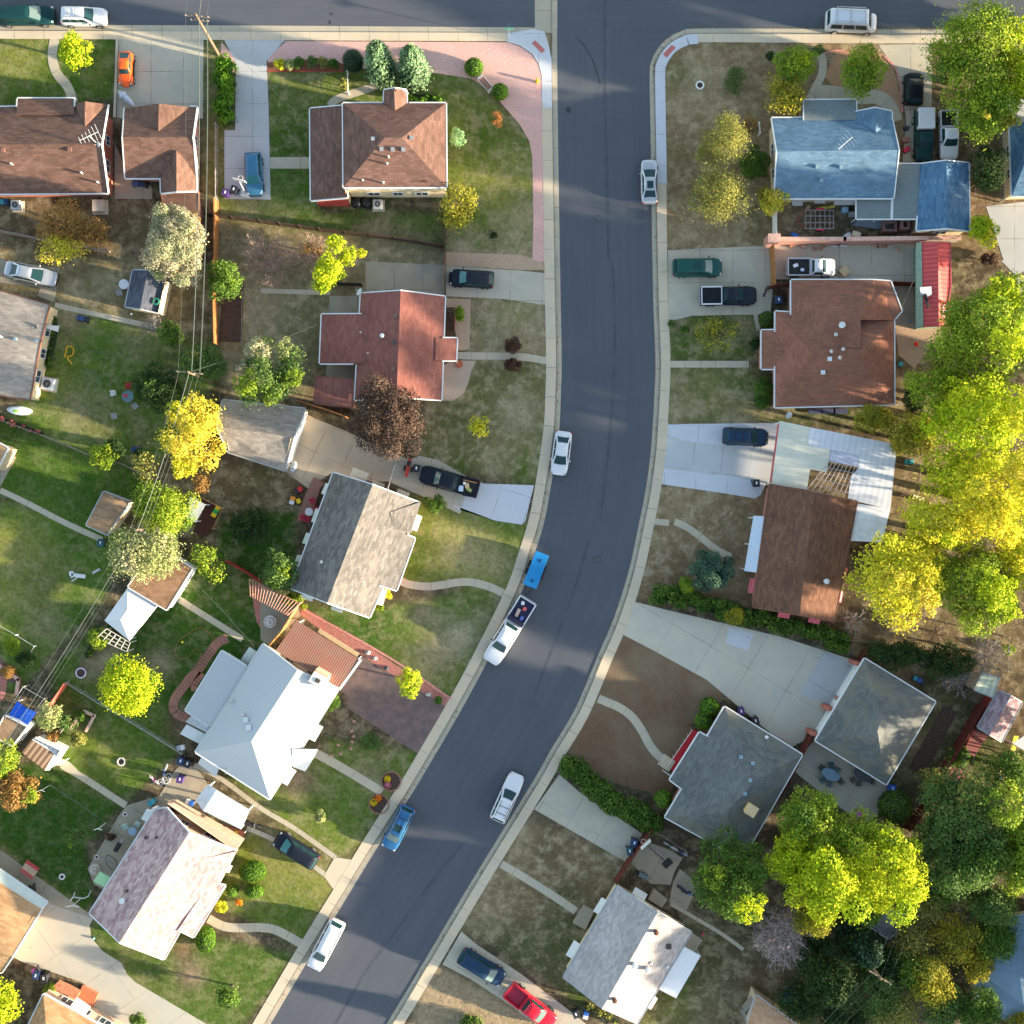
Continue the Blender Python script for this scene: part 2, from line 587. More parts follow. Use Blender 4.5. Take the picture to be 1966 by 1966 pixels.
# sheet, outline, colour, mottling
REG = [
 ('F 0,60 215,60 215,190 0,200',GRN,.25),('F 380,60 440,60 440,420 380,420',OLV,.3),
 ('F 505,130 700,130 700,320 505,300',(.052,.080,.022),.4),('F 430,300 600,300 600,400 840,400 835,470 410,410',(.045,.080,.020),.3),
 ('F 500,130 820,120 900,150 1010,280 1010,490 840,490 840,390 585,200',(.072,.096,.028),.4),
 ('F 860,470 1010,470 1010,505 840,490',(.17,.135,.08),.8),('F 1000,60 1045,60 1045,510 1010,510',(.2,.16,.1),.3),
 ('F 1250,80 1760,80 1760,200 1470,470 1250,470',(.175,.118,.070),.7),
 ('F 1750,80 1932,60 1932,500 1700,480 1700,200',(.12,.08,.05),.5),
 ('F 410,410 840,470 850,560 610,600 600,760 420,740',(.16,.13,.075),.75),
 ('F 0,380 400,380 400,480 0,480',(.11,.075,.045),.6),('F 0,470 400,500 400,680 100,560 0,560',(.13,.105,.055),.7),
 ('F 90,570 400,640 420,700 300,880 200,870 0,790 70,740',(.056,.094,.022),.3),
 ('F 0,795 290,900 200,1000 190,1020 0,930',GRN,.12),('F 0,945 240,1010 200,1120 30,1310 0,1300',(.050,.088,.020),.25),
 ('F 280,880 560,880 580,1000 480,1100 360,1030',(.095,.07,.038),.6),('F 420,980 560,960 560,1090 480,1100 400,1060',LUS,.3),
 ('F 340,1050 480,1100 540,1180 420,1300 330,1340 270,1320 180,1250',LUS,.25),
 ('F 100,1260 180,1180 300,1290 340,1420 240,1510 90,1440 100,1360',GRN,.2),
 ('F 0,1440 90,1440 230,1520 160,1600 180,1700 160,1720 0,1610',LUS,.15),('F 0,1590 160,1720 0,1720',OLV,.3),
 ('F 160,1720 560,1800 460,1932 380,1960 240,1900 170,1760',(.04,.067,.02),.25),
 ('F 470,1560 620,1660 570,1790 400,1700 440,1600',(.065,.09,.02),.25),('F 400,1440 600,1420 740,1500 650,1620 540,1560',(.062,.092,.022),.3),
 ('F 600,1390 800,1420 750,1510 620,1440 600,1330 640,1290',(.066,.090,.024),.4),
 ('F 570,1140 700,1150 960,1100 850,1320 700,1230',(.040,.078,.018),.35),
 ('F 760,930 1000,990 960,1110 750,1100',(.072,.102,.024),.25),('F 770,760 1040,560 1040,920 800,870 800,750',(.165,.13,.065),.75),
 ('F 860,560 1040,570 1040,670 880,680',(.2,.16,.1),.8),('F 870,680 1040,690 1040,920 780,870',(.115,.108,.048),.7),
 ('F 1250,600 1430,590 1430,680 1250,680',(.06,.075,.026),.5),('F 1250,690 1430,690 1470,800 1250,800',(.1,.098,.042),.6),
 ('F 1430,760 1700,770 1700,810 1470,800',(.05,.06,.03),.5),('F 1680,540 1800,540 1800,1050 1680,1050 1660,800',(.13,.1,.055),.6),
 ('F 1220,920 1470,920 1420,1150 1200,1130',(.17,.115,.07),.75),('F 1600,1180 1932,1000 1932,1260 1600,1230',(.11,.08,.048),.6),
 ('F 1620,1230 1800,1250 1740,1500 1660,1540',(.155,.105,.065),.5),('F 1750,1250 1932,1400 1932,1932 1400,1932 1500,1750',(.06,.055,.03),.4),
 ('F 950,1540 1200,1620 1110,1720 870,1760 870,1700',(.15,.105,.062),.8),('F 870,1730 1110,1730 1100,1900 890,1760',(.065,.068,.033),.6),
 ('F 820,1820 960,1890 1050,1940 760,1960',(.23,.175,.115),.35),('F 1200,1900 1480,1760 1500,1932 1200,1932',(.085,.068,.04),.6),
]
for s_,c_,m_ in REG:
 k = inpoly(PT(s_),GX,GY)
 col[k] = c_
 mot[k] = m_
def blur(a,n=1):
 for _ in range(n):
  p = np.pad(a,[(1,1),(1,1)] + [(0,0)] * (a.ndim - 2),'edge')
  a = (p[:-2,1:-1] + p[2:,1:-1] + p[1:-1, :-2] + p[1:-1,2:] + 2 * p[1:-1,1:-1]) / 6
 return a
col = blur(col,2)
mot = blur(mot,2)
# soft patches (full view coordinates, radius, colour, amount)
BLB = [
 (20,120,60,YLG,.6),(60,90,40,YLG,.3),(190,130,30,YLG,.4),(30,175,40,LUS,.4),(560,280,50,LUS,.7),(560,180,40,OLV,.5),(470,395,40,DRY,.4),
 (700,415,60,LUS,.8),(540,400,40,OLV,.5),(720,440,30,DRY,.7),(780,460,40,DRY,.4),(890,190,60,OLV,.4),(910,260,50,LUS,.75),(970,330,60,YLG,.5),(980,240,30,OLV,.6),
 (940,350,50,YLG,.4),(900,420,50,GRN,.5),(970,450,50,DRY,.6),(870,470,30,TAN,.6),(990,400,25,DRY,.5),
 (1280,140,35,GRN,.6),(1330,130,30,DRY,.5),(1290,200,40,DRY,.4),(1340,165,60,DRY,.35),(1400,260,60,DRY,.3),(1290,290,30,OLV,.4),(1300,430,50,DRY,.4),(1420,420,40,OLV,.5),(1290,350,40,DRT,.5),(1380,440,40,DRY,.3),
 (480,560,50,DRY,.5),(560,580,50,OLV,.4),(700,450,40,DRY,.5),(560,640,40,OLV,.6),(500,600,50,TAN,.3),
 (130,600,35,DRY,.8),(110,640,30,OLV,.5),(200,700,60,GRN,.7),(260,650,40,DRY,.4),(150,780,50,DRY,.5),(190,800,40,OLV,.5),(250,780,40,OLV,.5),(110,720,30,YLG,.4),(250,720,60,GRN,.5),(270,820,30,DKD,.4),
 (130,560,30,DRY,.5),(200,530,40,DRY,.5),
 (30,1040,70,YLG,.8),(80,1100,60,OLV,.7),(20,1130,40,YLG,.6),(130,1020,40,LUS,.6),(90,1180,40,DRY,.4),(150,1150,40,LUS,.6),(90,880,90,GRN,.4),(170,930,50,LUS,.5),
 (200,1430,60,YLG,.35),(150,1340,40,DKD,.4),(220,1470,40,GRN,.4),(40,1700,30,OLV,.5),(100,1560,60,LUS,.4),(330,1380,30,DRT,.5),
 (870,1040,50,(.26,.225,.11),.9),(930,1060,45,(.24,.2,.1),.8),(840,1000,40,YLG,.5),(960,1010,25,GRN,.6),(780,1040,40,LUS,.7),(900,1090,30,YLG,.5),
 (800,1160,35,DRY,.5),(900,1130,40,GRN,.6),(830,1230,40,DRY,.75),(870,1200,35,TAN,.7),(850,1280,35,OLV,.6),(750,1230,40,OLV,.5),(700,1180,50,LUS,.6),(920,1160,30,DRY,.4),(800,1260,30,DRY,.5),(950,1130,20,DRT,.5),
 (900,620,40,OLV,.6),(970,590,40,YLG,.4),(940,640,40,DRY,.4),(1000,700,30,OLV,.5),(900,740,50,OLV,.6),(980,780,40,TAN,.5),(1000,850,30,YLG,.4),(850,800,40,OLV,.5),(940,860,40,DRY,.4),(990,890,30,GRN,.8),(870,880,25,GRN,.8),(830,870,15,GRN,.7),
 (1300,640,50,GRN,.5),(1280,610,20,DRY,.5),(1410,620,20,DRY,.5),(1340,730,50,YLG,.35),(1280,770,30,DRY,.6),(1400,790,40,DRY,.5),(1400,720,30,GRN,.5),(1270,720,15,DRY,.6),
 (1280,960,40,DRY,.5),(1390,980,40,DRT,.5),(1260,1040,40,DRT,.5),(1240,1020,20,DRY,.5),(1400,1000,30,DRY,.4),(1290,1070,40,DRT,.5),
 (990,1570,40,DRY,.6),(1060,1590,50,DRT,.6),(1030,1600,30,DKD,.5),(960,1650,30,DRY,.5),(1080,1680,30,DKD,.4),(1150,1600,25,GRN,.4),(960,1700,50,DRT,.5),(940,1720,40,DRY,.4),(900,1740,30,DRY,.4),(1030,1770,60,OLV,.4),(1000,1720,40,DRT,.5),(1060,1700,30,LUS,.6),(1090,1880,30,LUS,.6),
 (1040,1900,30,DRT,.3),(1280,1880,50,GRN,.7),(1260,1910,40,YLG,.4),(1340,1780,60,OLV,.4),(1430,1860,40,DRT,.5),(1230,1950,40,GRN,.6),(1350,1900,50,DRY,.2),
 (540,1600,50,YLG,.6),(600,1640,50,YLG,.6),(500,1500,40,GRN,.4),(560,1590,40,GRN,.4),(680,1590,30,YLG,.4),(620,1680,40,YLG,.7),(520,1650,50,YLG,.5),(560,1720,30,GRN,.6),(520,1580,20,DRY,.4),(560,1470,35,(.2,.13,.1),.8),(590,1420,25,OLV,.5),(700,1470,30,DRY,.5),(720,1420,30,OLV,.5),
 (360,1840,26,(.17,.12,.085),.95),(400,1900,50,GRN,.4),(230,1820,30,YLG,.4),(280,1870,50,OLV,.35),(500,1860,40,GRN,.4),(345,1795,18,DRT,.9),
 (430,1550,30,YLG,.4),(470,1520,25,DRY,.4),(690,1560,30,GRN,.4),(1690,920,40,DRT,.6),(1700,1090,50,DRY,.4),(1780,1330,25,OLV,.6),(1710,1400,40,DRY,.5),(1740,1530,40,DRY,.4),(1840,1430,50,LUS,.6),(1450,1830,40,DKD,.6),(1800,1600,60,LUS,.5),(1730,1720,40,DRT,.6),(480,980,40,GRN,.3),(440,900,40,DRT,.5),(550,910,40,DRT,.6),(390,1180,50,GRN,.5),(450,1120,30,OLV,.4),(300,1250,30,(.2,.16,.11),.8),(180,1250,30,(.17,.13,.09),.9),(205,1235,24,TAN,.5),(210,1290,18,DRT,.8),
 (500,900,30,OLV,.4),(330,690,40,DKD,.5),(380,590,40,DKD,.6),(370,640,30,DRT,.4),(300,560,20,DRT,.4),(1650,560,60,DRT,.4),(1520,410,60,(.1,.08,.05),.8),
]
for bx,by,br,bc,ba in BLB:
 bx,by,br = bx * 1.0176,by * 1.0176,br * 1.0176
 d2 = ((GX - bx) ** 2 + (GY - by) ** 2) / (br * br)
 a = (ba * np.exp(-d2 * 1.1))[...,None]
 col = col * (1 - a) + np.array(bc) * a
gf = np.clip((col[...,1] - col[...,0]) / col[...,1] * 2.6,0,1)[...,None]
col = col * (1.12 + gf * np.array([.30,.30,-.1]))
# keep clear of the road
road_zone = inpoly(offset(RW,14)[:] + offset(RE,-14)[::-1],GX,GY)
def cellok():
 cx,cy = (gx[:-1] + gx[1:]) / 2,(gy[:-1] + gy[1:]) / 2
 CX,CY = np.meshgrid(cx,cy)
 bad = inpoly(offset(RW,14) + offset(RE,-14)[::-1],CX,CY)      # road plus gutter
 bad |= CY < 66
 return ~bad
ok = cellok()
kz = (H - G0) / H * S
V = np.stack([(GX - 983) * kz,(983 - GY) * kz,np.full(GX.shape,G0)],-1).reshape(-1,3)
V[:,2] += 0.0
idx = np.arange(GX.size).reshape(GX.shape)
ii,jj = np.nonzero(ok)
F = np.stack([idx[ii + 1,jj],idx[ii + 1,jj + 1],idx[ii,jj + 1],idx[ii,jj]],-1)
me = bpy.data.meshes.new('lawn')
me.from_pydata(V.tolist(),[],F.tolist())
ca = me.attributes.new('patch','FLOAT_COLOR','POINT')
ca.data.foreach_set('color',np.concatenate([col.reshape(-1,3),mot.reshape(-1,1)],1).astype(np.float32).ravel())
me.update()
g = N('yard_ground')
at = g.n('Attribute')
at.attribute_name = 'patch'
p = g.pos()
n1 = g.ramp(g.noise(.6,7,p,rough=.74),.47,.60)
n2 = g.ramp(g.noise(2.6,6,p,rough=.8),.34,.68)
n3 = g.ramp(g.noise(.22,4,p),.35,.65)
n4 = g.ramp(g.noise(1.3,6,p,rough=.75),.50,.62)
c0 = at.outputs['Color']
c1 = g.mixc(g.mul(n1,at.outputs['Alpha']),c0,(.33,.27,.175))
dk = g.n('VectorMath',operation='MULTIPLY')
g.l(c0,dk.inputs[0])
dk.inputs[1].default_value = (.48,.58,.42)
c1 = g.mixc(g.mul(n4,g.mul(at.outputs['Alpha'],.85)),c1,dk.outputs[0])
c2 = g.mixc(g.mul(n3,.07),c1,(.10,.125,.03))
lum = g.mul(g.mul(n2,.95),.66,'ADD')
sc = g.n('VectorMath',operation='SCALE')
g.l(c2,sc.inputs[0])
g.l(lum,sc.inputs['Scale'])
g.l(sc.outputs[0],g.b.inputs['Base Color'])
g.set(g.b,Roughness=1.0)
g.b.inputs['Specular IOR Level'].default_value = .05
g.bump(g.noise(5.0,5,p,rough=.8),.9,.12)
me.materials.append(g.m)
lawn = bpy.data.objects.new('lawn',me)
C.objects.link(lawn)
struct(lawn)
# ---- road, cross street, gutters, pavements
RE_road = [q for q in RE if True]
m = MB()
u = 0
# main street as paired ribbon so streaks follow it
A = smooth_line(ROADW[1:],4)
B = smooth_line(ROADE,4)
def resample(L,n):
 d = [0]
 for i in range(1,len(L)):
  d.append(d[-1] + math.dist(L[i],L[i - 1]))
 out = []
 for k in range(n):
  t = d[-1] * k / (n - 1)
  i = 1
  while i < len(d) - 1 and d[i] < t:
   i += 1
  f = (t - d[i - 1]) / max(1e-6,d[i] - d[i - 1])
  out.append(tuple(L[i - 1][j] * (1 - f) + L[i][j] * f for j in (0,1)))
 return out
A2 = resample([(1069,52)] + [q for q in A if q[1] > 60],70)
B2 = resample([(1247,52)] + [q for q in B if q[1] > 60],70)
strip('road',asph,offset(A2,0),B2,.010)
m = MB()
T0,T1 = -150.0,TOPY + 3
m.face([W(-300,T1,.006),W(2300,T1,.006),W(2300,T0,.006),W(-300,T0,.006)],[(0,0),(142,0),(142,10),(0,10)])
struct(m.build('cross_street',asph))
# corner fillet of asphalt
cf = [(1240,54)] + [q for q in smooth_line(CORN,4) if q[0] < 1345][::-1]
sheet('road',asph,[(1240,54),(1340,52)] + [q for q in smooth_line(CORN,4) if q[0] < 1338] + [(1240,150)],.014)
# west gutter and pavement
RWm = [q for q in smooth_line(ROADW,4) if q[1] > -60]
strip('gutter',conc_gut,RWm,offset(RWm,11),.02,zB=.035)
sideW = [q for q in RWm if q[1] > 190]
strip('sidewalk',conc_walk,offset(sideW,10),offset(sideW,30),.145,skirt=.14)
sideN = [q for q in RWm if 95 < q[1] < 206]
strip('sidewalk',conc_white,offset(sideN,10),offset(sideN,30),.146,skirt=.14)
REm = smooth_line(CORN + ROADE[1:],4)
newE = [q for q in REm if (q[0] < 1342 and q[1] < 360)]
oldE = [q for q in REm if q[1] >= 350 and q[0] < 1300]
topE = [q for q in REm if q[0] >= 1336]
strip('gutter',conc_gut,REm,offset(REm,-11),.02,zB=.035)
strip('sidewalk',conc_white,offset(newE,-10),offset(newE,-30),.147,skirt=.14)
strip('sidewalk',conc_walk,offset(oldE,-10),offset(oldE,-29),.145,skirt=.14)
strip('sidewalk',conc_walk,offset(topE,-10),offset(topE,-27),.145,skirt=.14)
seam_shade_m = grainy('kerb_dirt_and_shade',(.10,.085,.065),(.26,.23,.185),2.5)  # dark kerb line: joint dirt plus the kerb face's shade painted in
strip('kerb_seam_and_shade',seam_shade_m,offset(RWm,9.4),offset(RWm,10.6),.150)
strip('kerb_seam_and_shade',seam_shade_m,offset(REm,-9.4),offset(REm,-10.6),.151)
strip('kerb_seam_and_shade',seam_shade_m,offset(REm,.6),offset(REm,-.6),.024)
# top street, south side
strip('gutter',conc_gut,[(-200,47),(500,49),(1060,53)],[(-200,58),(500,61),(1060,64)],.02,zB=.035)
strip('sidewalk',conc_walk,[(-200,58),(500,61),(976,63)],[(-200,73),(500,77),(976,79)],.145,skirt=.14)
# concrete pan across the side street
strip('gutter',conc_gut,[(1026,-150),(1027,56)],[(1070,-150),(1070,56)],.018)
# corner ramp slab
ramp_pts = PT('01 1830,248 02 105,210 190,225 235,300 240,430 150,480 120,430 60,370 0,335 01 1840,305')
sheet('sidewalk',conc_white,PT('01 1830,248 02 100,215 175,235 205,330 230,450 235,520 235,800 165,800 155,560 130,470 85,400 0,340 01 1832,308'),.1485,thick=.13)
tact = plain('tactile_paving',(.42,.13,.12),.9)
o = sheet('tactile_paving',tact,PT('02 80,320 105,298 180,370 155,396'),.153,thick=.02)
sheet('tactile_paving',tact,PT('02 1055,400 1120,333 1150,352 1080,430'),.153,thick=.02)
# long dark seams and a tyre scar in the asphalt
for s_,w_ in (('02 625,0 625,700 640,1300 650,1932',2.0),('12 680,0 700,500 680,1000 640,1500 590,1932',2.0),('22 500,150 400,500 250,900 60,1400',2.2),('31 1500,600 1250,900 1000,1250 750,1600 560,1932',2.2)):
 q = smooth_line(PT(s_),5)
 strip('asphalt_seam',plain('asphalt_seam',(.058,.065,.084),.8,var=.2,scale=.6),offset(q,-w_),offset(q,w_),.0165)
q = smooth_line(PT('02 410,275 470,340 520,420 560,520 590,630'),5)
strip('asphalt_seam',seal,offset(q,-1.0),offset(q,1.0),.018)
for s_ in ('02 330,810 350,790 375,800 372,830 350,845','01 510,100 530,92 540,105 520,112','01 505,160 520,150 525,180 508,178'):
 sheet('asphalt_seam',seal,PT(s_),.0175)
# ---- driveways, paths, patios
def path(s_,w_,mat=None,z=.134,name='path'):
 q = smooth_line(PT(s_),4)
 return strip(name,mat or conc_path,offset(q,-w_ / 2),offset(q,w_ / 2),z,skirt=.02)
DRV = [
 ('driveway',conc_drive,'00 880,290 1510,290 1505,880 1470,880 1000,900 865,870',0,.134),
 ('driveway',conc_pale,'00 1660,288 2120,290 1977,450 1992,780 2007,1480 1665,1475 1665,965 1745,965 1750,470',0,.135),
 ('patio',conc_old,'11 780,5 1370,35 1370,262 1050,230 775,240',0,.134),
 ('driveway',conc_drive,'11 1375,40 1932,75 2114,95 2114,330 1800,285 1580,275 1375,265',-.03,.134),
 ('patio',conc_old,'11 510,262 735,262 735,400 510,400',0,.134),
 ('patio',conc_old,'11 490,765 710,765 700,880 480,865',0,.134),
 ('patio',concrete('tan_concrete',(.44,.385,.31),3.2,.5,.2,cross=3.2),'11 300,1120 450,1190 620,1260 1100,1480 1010,1510 950,1640 830,1640 540,1570 350,1690 180,1560',-.45,.134),
 ('driveway',conc_drive,'11 1010,1510 1180,1450 1320,1480 1560,1620 1600,1640 1480,1880 1180,1740 950,1640',-.3,.135),
 ('driveway',conc_white,'11 1560,1620 1650,1655 2030,1668 1965,1932 1940,1960 1740,1930 1420,1810 1480,1850',-.3,.137),
 ('driveway',stamped,'21 740,1000 1400,1390 1165,1725 640,1385 650,1330 600,1250',0,.134),
 ('driveway',concrete('cream_concrete',(.44,.43,.385),4.2,.35,.12,cross=4.2),'30 0,1350 340,1030 690,1150 665,1200 675,1290 760,1390 900,1480 940,1560 1000,1620 1560,1950 1150,2100 680,1840 730,1710 600,1620 160,1470 90,1430',.6,.134),
 ('path',conc_old,'30 0,640 0,830 345,1045 690,1155 700,1140',-.5,.133),
 ('driveway',conc_drive,'12 1090,-77 1850,-110 1870,200 1850,400 1270,410 1150,440 1098,438',0,.134),
 ('driveway',conc_drive,'13 80,-130 1120,-130 1120,170 205,140 80,140',0,.134),
 ('patio',conc_old,'13 950,180 1140,190 1130,500 965,470',0,.134),
 ('patio',tanrock,'13 975,470 1330,510 1120,800 1000,700',0,.131),
 ('driveway',conc_white,'12 1085,1215 1905,1205 1900,1480 1780,1740 1740,1765 1460,1720 1045,1660',-.05,.134),
 ('driveway',conc_pale,'12 1086,1290 1200,1335 1480,1370 1900,1430 1850,1660 1560,1600 1060,1545',-.12,.137),
 ('driveway',concrete('wide_concrete',(.49,.475,.42),4.6,.4,.16,cross=4.6),'22 845,600 1100,665 1932,860 2491,1040 2190,1580 1990,1690 1510,1290 1380,1180 1000,970 760,845',-.53,.134),
 ('driveway',conc_pale,'23 450,970 680,1050 500,1380 268,1282',-.53,.138),
 ('driveway',conc_white,'22 1545,780 1725,840 1685,965 1520,905',-.53,.138),
 ('patio',concrete('grey_concrete',(.42,.40,.36),3.4,.4,.2,cross=3.4),'23 230,1800 400,1600 1000,2000 790,2240 640,2180 480,2060 240,1870',-.53,.134),
 ('driveway',conc_drive,'32 285,80 440,215 900,520 860,620 780,730 100,340',-.53,.134),
 ('patio',conc_old,'32 880,560 1100,640 1200,700 1140,800 1110,900 960,890 820,740',-.53,.134),
 ('patio',conc_old,'32 1180,780 1320,900 1230,1090 1100,1030 1130,880',-.53,.134),
 ('patio',conc_old,'32 1265,1250 1350,1310 1290,1400 1200,1350',-.53,.134),
 ('driveway',conc_drive,'31 1490,1245 1600,1340 1932,1560 2250,1800 2450,1960 2150,1990 1980,1890 1850,1790 1560,1600 1350,1490',-.53,.134),
 ('driveway',conc_walk,'31 550,695 685,715 545,938 470,835',-.53,.136),
 ('driveway',conc_drive,'03 850,330 1240,325 1250,560 1240,1200 1030,1200 1060,900 1010,560 900,400',0,.134),
 ('driveway',conc_pale,'03 1760,680 1980,680 1980,900 1830,900 1765,850',0,.134),
 ('driveway',conc_pale,'03 1650,1530 1980,1490 13 1980,60 1870,110 1760,0 03 1780,1932 1720,1740',0,.134),
 ('driveway',conc_old,'10 0,-10 440,60 400,310 275,260 300,200 0,165',-.15,.134),
 ('patio',concrete('rose_concrete',(.44,.36,.30),0,.3,.15),'11 1355,780 1430,740 1600,745 1560,830 1545,900 1510,985 1430,1040 1345,1040',0,.134),
 ('driveway',conc_old,'10 0,1390 120,1460 0,1680',0,.134),
 ('patio',conc_old,'30 940,310 1180,240 1290,60 1330,20 1450,20 1560,180 1450,300 1200,320 960,750 900,1000 700,900 650,780 880,390',-.5,.133),
 ('patio',concrete('brown_concrete',(.30,.235,.16),3.0,.5,.3),'30 1200,330 1520,330 1530,470 1480,520 1250,300',-.5,.1335),
 ('patio',conc_old,'00 850,1060 930,1250 930,1320 1125,1380 1130,1475 850,1475',0,.134),
 ('patio',concrete('slab_concrete',(.33,.30,.25),0),'21 300,700 60,920 0,880 0,480 270,620',.5,.1335),
 ('patio',conc_drive,'13 1870,110 1980,110 1980,240 1900,240',0,.133),
]
for i,(nm,mt,s_,a_,z_) in enumerate(DRV):
 sheet(nm,mt,PT(s_),z_ - .003 + i * .0002,a_,thick=.02)
for i,(s_,w_) in enumerate((('00 405,285 388,420 420,540 500,640 545,760',18),('01 515,785 560,740 660,700 790,660 910,610 1010,560',15),
               ('01 70,1208 368,1208',22),('11 0,225 520,240',9),('11 1452,705 1560,708 1932,715 2120,745',14),
               ('21 1030,440 1100,470 1220,487 1330,478 1450,458 1560,455 1700,490 1815,545',15),('21 395,1715 620,1840 900,2010',17),
               ('31 0,1218 80,1225 170,1262 300,1335',17),('30 1545,1150 1640,1200 1740,1218 1940,1215',17),
               ('12 1105,770 1690,770',13),('12 1740,400 1765,520',8),('22 1140,5 1220,40 1320,110 1440,205 1560,268',13),
               ('22 575,1318 640,1345 740,1390 830,1460 900,1560 960,1670 1030,1750 1110,1800',16),('31 1785,745 1932,830 2140,960 2340,1095',15),
               ('10 405,330 600,375 900,440 1150,495',10),('10 0,1705 180,1790 500,1955 20 760,140',11),
               ('20 1325,580 1560,730 1800,880',12),('30 455,10 640,120 935,312',13),('20 380,1790 480,1800 560,1870',14),
               ('30 1440,10 1650,120 1932,330 31 250,480 560,700',9),('30 1830,480 1932,520 31 200,620 480,825',9),
               ('03 425,395 440,470 430,560 380,660 340,740',15),('03 390,680 540,690 700,720 840,720 930,780 980,900',27),
               ('32 1110,1040 1300,1150 1500,1270 1650,1380',7),('22 990,5 1100,15',12))):
 path(s_,w_,None,.1392 + i * .0002)
GRV = [
 ('gravel_bed',pinkrock,'P 549,79 976,81 1000,90 1020,104 1033,124 1040,145 1042,185 1044,300 1046,504 1022,500 1024,420 1022,300 1016,270 997,238 960,195 935,170 905,151 850,142 815,138 700,132 640,118 600,114 515,120 513,112',.131),
 ('gravel_bed',tanrock,'01 1375,1870 1932,1890 11 2100,20 2105,70 1932,70 1375,38',.132),
 ('flower_bed',bark,'01 50,450 180,430 620,440 620,528 50,528',.128),
 ('gravel_bed',tanrock,'11 1380,280 1560,290 1550,660 1455,670 1455,560 1380,340',.130),
 ('rock_bed',redrock,'21 300,660 345,655 780,920 1100,1130 1425,1325 1375,1395 960,1140 700,960 420,790 300,700',.131),
 ('gravel_bed',pinkrock,'00 1640,310 1720,400 1750,480 1735,540 1640,400',.131),
 ('garden_bed',soil,'23 1330,1375 1385,1375 1435,1430 1200,1870 1130,1860 1075,1830',.128),
 ('garden_bed',soil,'10 1640,330 1810,110 1795,610 1620,600',.128),
 ('bare_soil',browndirt,'22 755,850 860,880 1000,970 1380,1180 1510,1280 1480,1350 1340,1480 1240,1520 1290,1560 1130,1780 1090,1870 1110,1932 32 1090,90 1130,170 1060,240 640,130 460,20 22 630,1932 320,1780',.126),
 ('flower_bed',bark,'30 1790,560 1640,440',.128),
 ('garden_bed',grainy('dark_rock',(.10,.06,.06),(.2,.14,.12),6),'20 0,1010 140,1160 100,1210 0,1150',.128),
 ('rock_bed',redrock,'20 0,1150 60,1150 40,1290 0,1350',.129),
 ('rock_bed',redrock,'20 1860,480 1932,470 2160,620 2140,680 1932,800 1900,740',.129),
 ('flower_bed',grainy('tan_bark',(.30,.16,.09),(.42,.26,.15),6),'03 480,600 450,560 500,470 540,400 460,390 520,370 610,375 900,400 960,500 1010,700 1030,860 990,890 900,760 700,700 560,680',.127),
]
for nm,mt,s_,z_ in GRV:
 q = PT(s_)
 if len(q) > 2:
  sheet(nm,mt,q,z_,kind='structure')
# brick edging paths
brickpath = concrete('brick_path',(.40,.19,.16),.35,.5,.2,cross=.3,jw=.05)
for s_,w_ in (('20 1690,870 1620,900 1555,980 1480,1090 1400,1180 1310,1300 1285,1370 1310,1430 1400,1470',18),('20 1500,1130 1440,1220 1445,1260',12)):
 path(s_,w_,brickpath,.131,'brick_path')
path('21 320,660 760,900 1100,1105 1415,1322',4,plain('edging_brick',(.50,.22,.19),.9,var=.25,scale=4),.16,'edging')
path('03 450,400 520,375 600,375',3,plain('edging_brick',(.50,.22,.19)),.16,'edging')
path('03 900,420 960,480 1000,560 1020,700 1030,830',4,MATS['edging_brick'],.18,'edging')
path('01 50,528 620,528',3,plain('red_edging',(.28,.06,.04),.9),.15,'edging')
path('00 868,288 860,560 848,870',5,conc_walk,.3,'edging')
# ================================================================ HOUSES
white_trim = plain('white_trim',(.56,.58,.60),.6,var=.05)
grey_trim = plain('grey_trim',(.30,.32,.34),.6)
brown_trim = plain('brown_trim',(.16,.07,.045),.7)
win_glass = glass_mat('window_glass',(.03,.045,.06),.1)
brick_red = grainy('red_brick',(.33,.105,.075),(.44,.17,.125),9.0,bump=.2)
stucco_cream = plain('cream_stucco',(.62,.50,.32),.9)
stucco_peach = plain('peach_stucco',(.50,.36,.27),.9)
siding_tan = plain('tan_siding',(.46,.38,.26),.85)
siding_white = plain('white_siding',(.66,.66,.64),.8)
siding_pink = plain('pink_brick',(.48,.22,.17),.9,scale=6)
metal_grey = plain('galvanised_metal',(.45,.46,.47),.4,metal=.6)
metal_white = plain('white_metal',(.58,.60,.62),.4)
dark_vent = plain('dark_vent',(.05,.045,.045),.7)
door_mat = plain('door_paint',(.25,.12,.07),.6)
SH_BROWN = shingle('brown_shingle',(.108,.062,.048),(.165,.097,.076))
SH_RUSS = shingle('russet_shingle',(.118,.067,.054),(.178,.104,.083))
SH_RED = shingle('red_shingle',(.145,.057,.048),(.182,.078,.064),k=.85)
SH_SLATE = shingle('slate_grey_shingle',(.115,.108,.102),(.195,.18,.165))
SH_GREY = shingle('grey_shingle',(.16,.14,.125),(.23,.205,.18),k=.9)
SH_TAN = shingle('tan_shingle',(.27,.16,.08),(.37,.235,.13),k=.74)
SH_ROSE = shingle('rose_mottled_shingle',(.24,.15,.16),(.41,.32,.31),tile=(.5,.24),k=.74)
SH_BLUE = shingle('blue_grey_shingle',(.070,.128,.188),(.106,.175,.245),k=.8)
SH_BLUE2 = shingle('deep_blue_shingle',(.045,.105,.185),(.085,.16,.25),k=.75)
SH_CLAY = shingle('clay_brown_shingle',(.145,.066,.046),(.182,.084,.058),k=.85,mort=.9,spots=((.36,.20,.10),.5,.66))
SH_DKBR = shingle('dark_brown_shingle',(.112,.058,.040),(.168,.090,.060),spots=((.36,.23,.12),.45,.68))
SH_SAGE = shingle('sage_grey_shingle',(.098,.108,.110),(.140,.148,.144),mort=.92,spots=((.22,.21,.165),.16,.5))
SH_NAVY = shingle('navy_shingle',(.052,.062,.085),(.088,.10,.125))
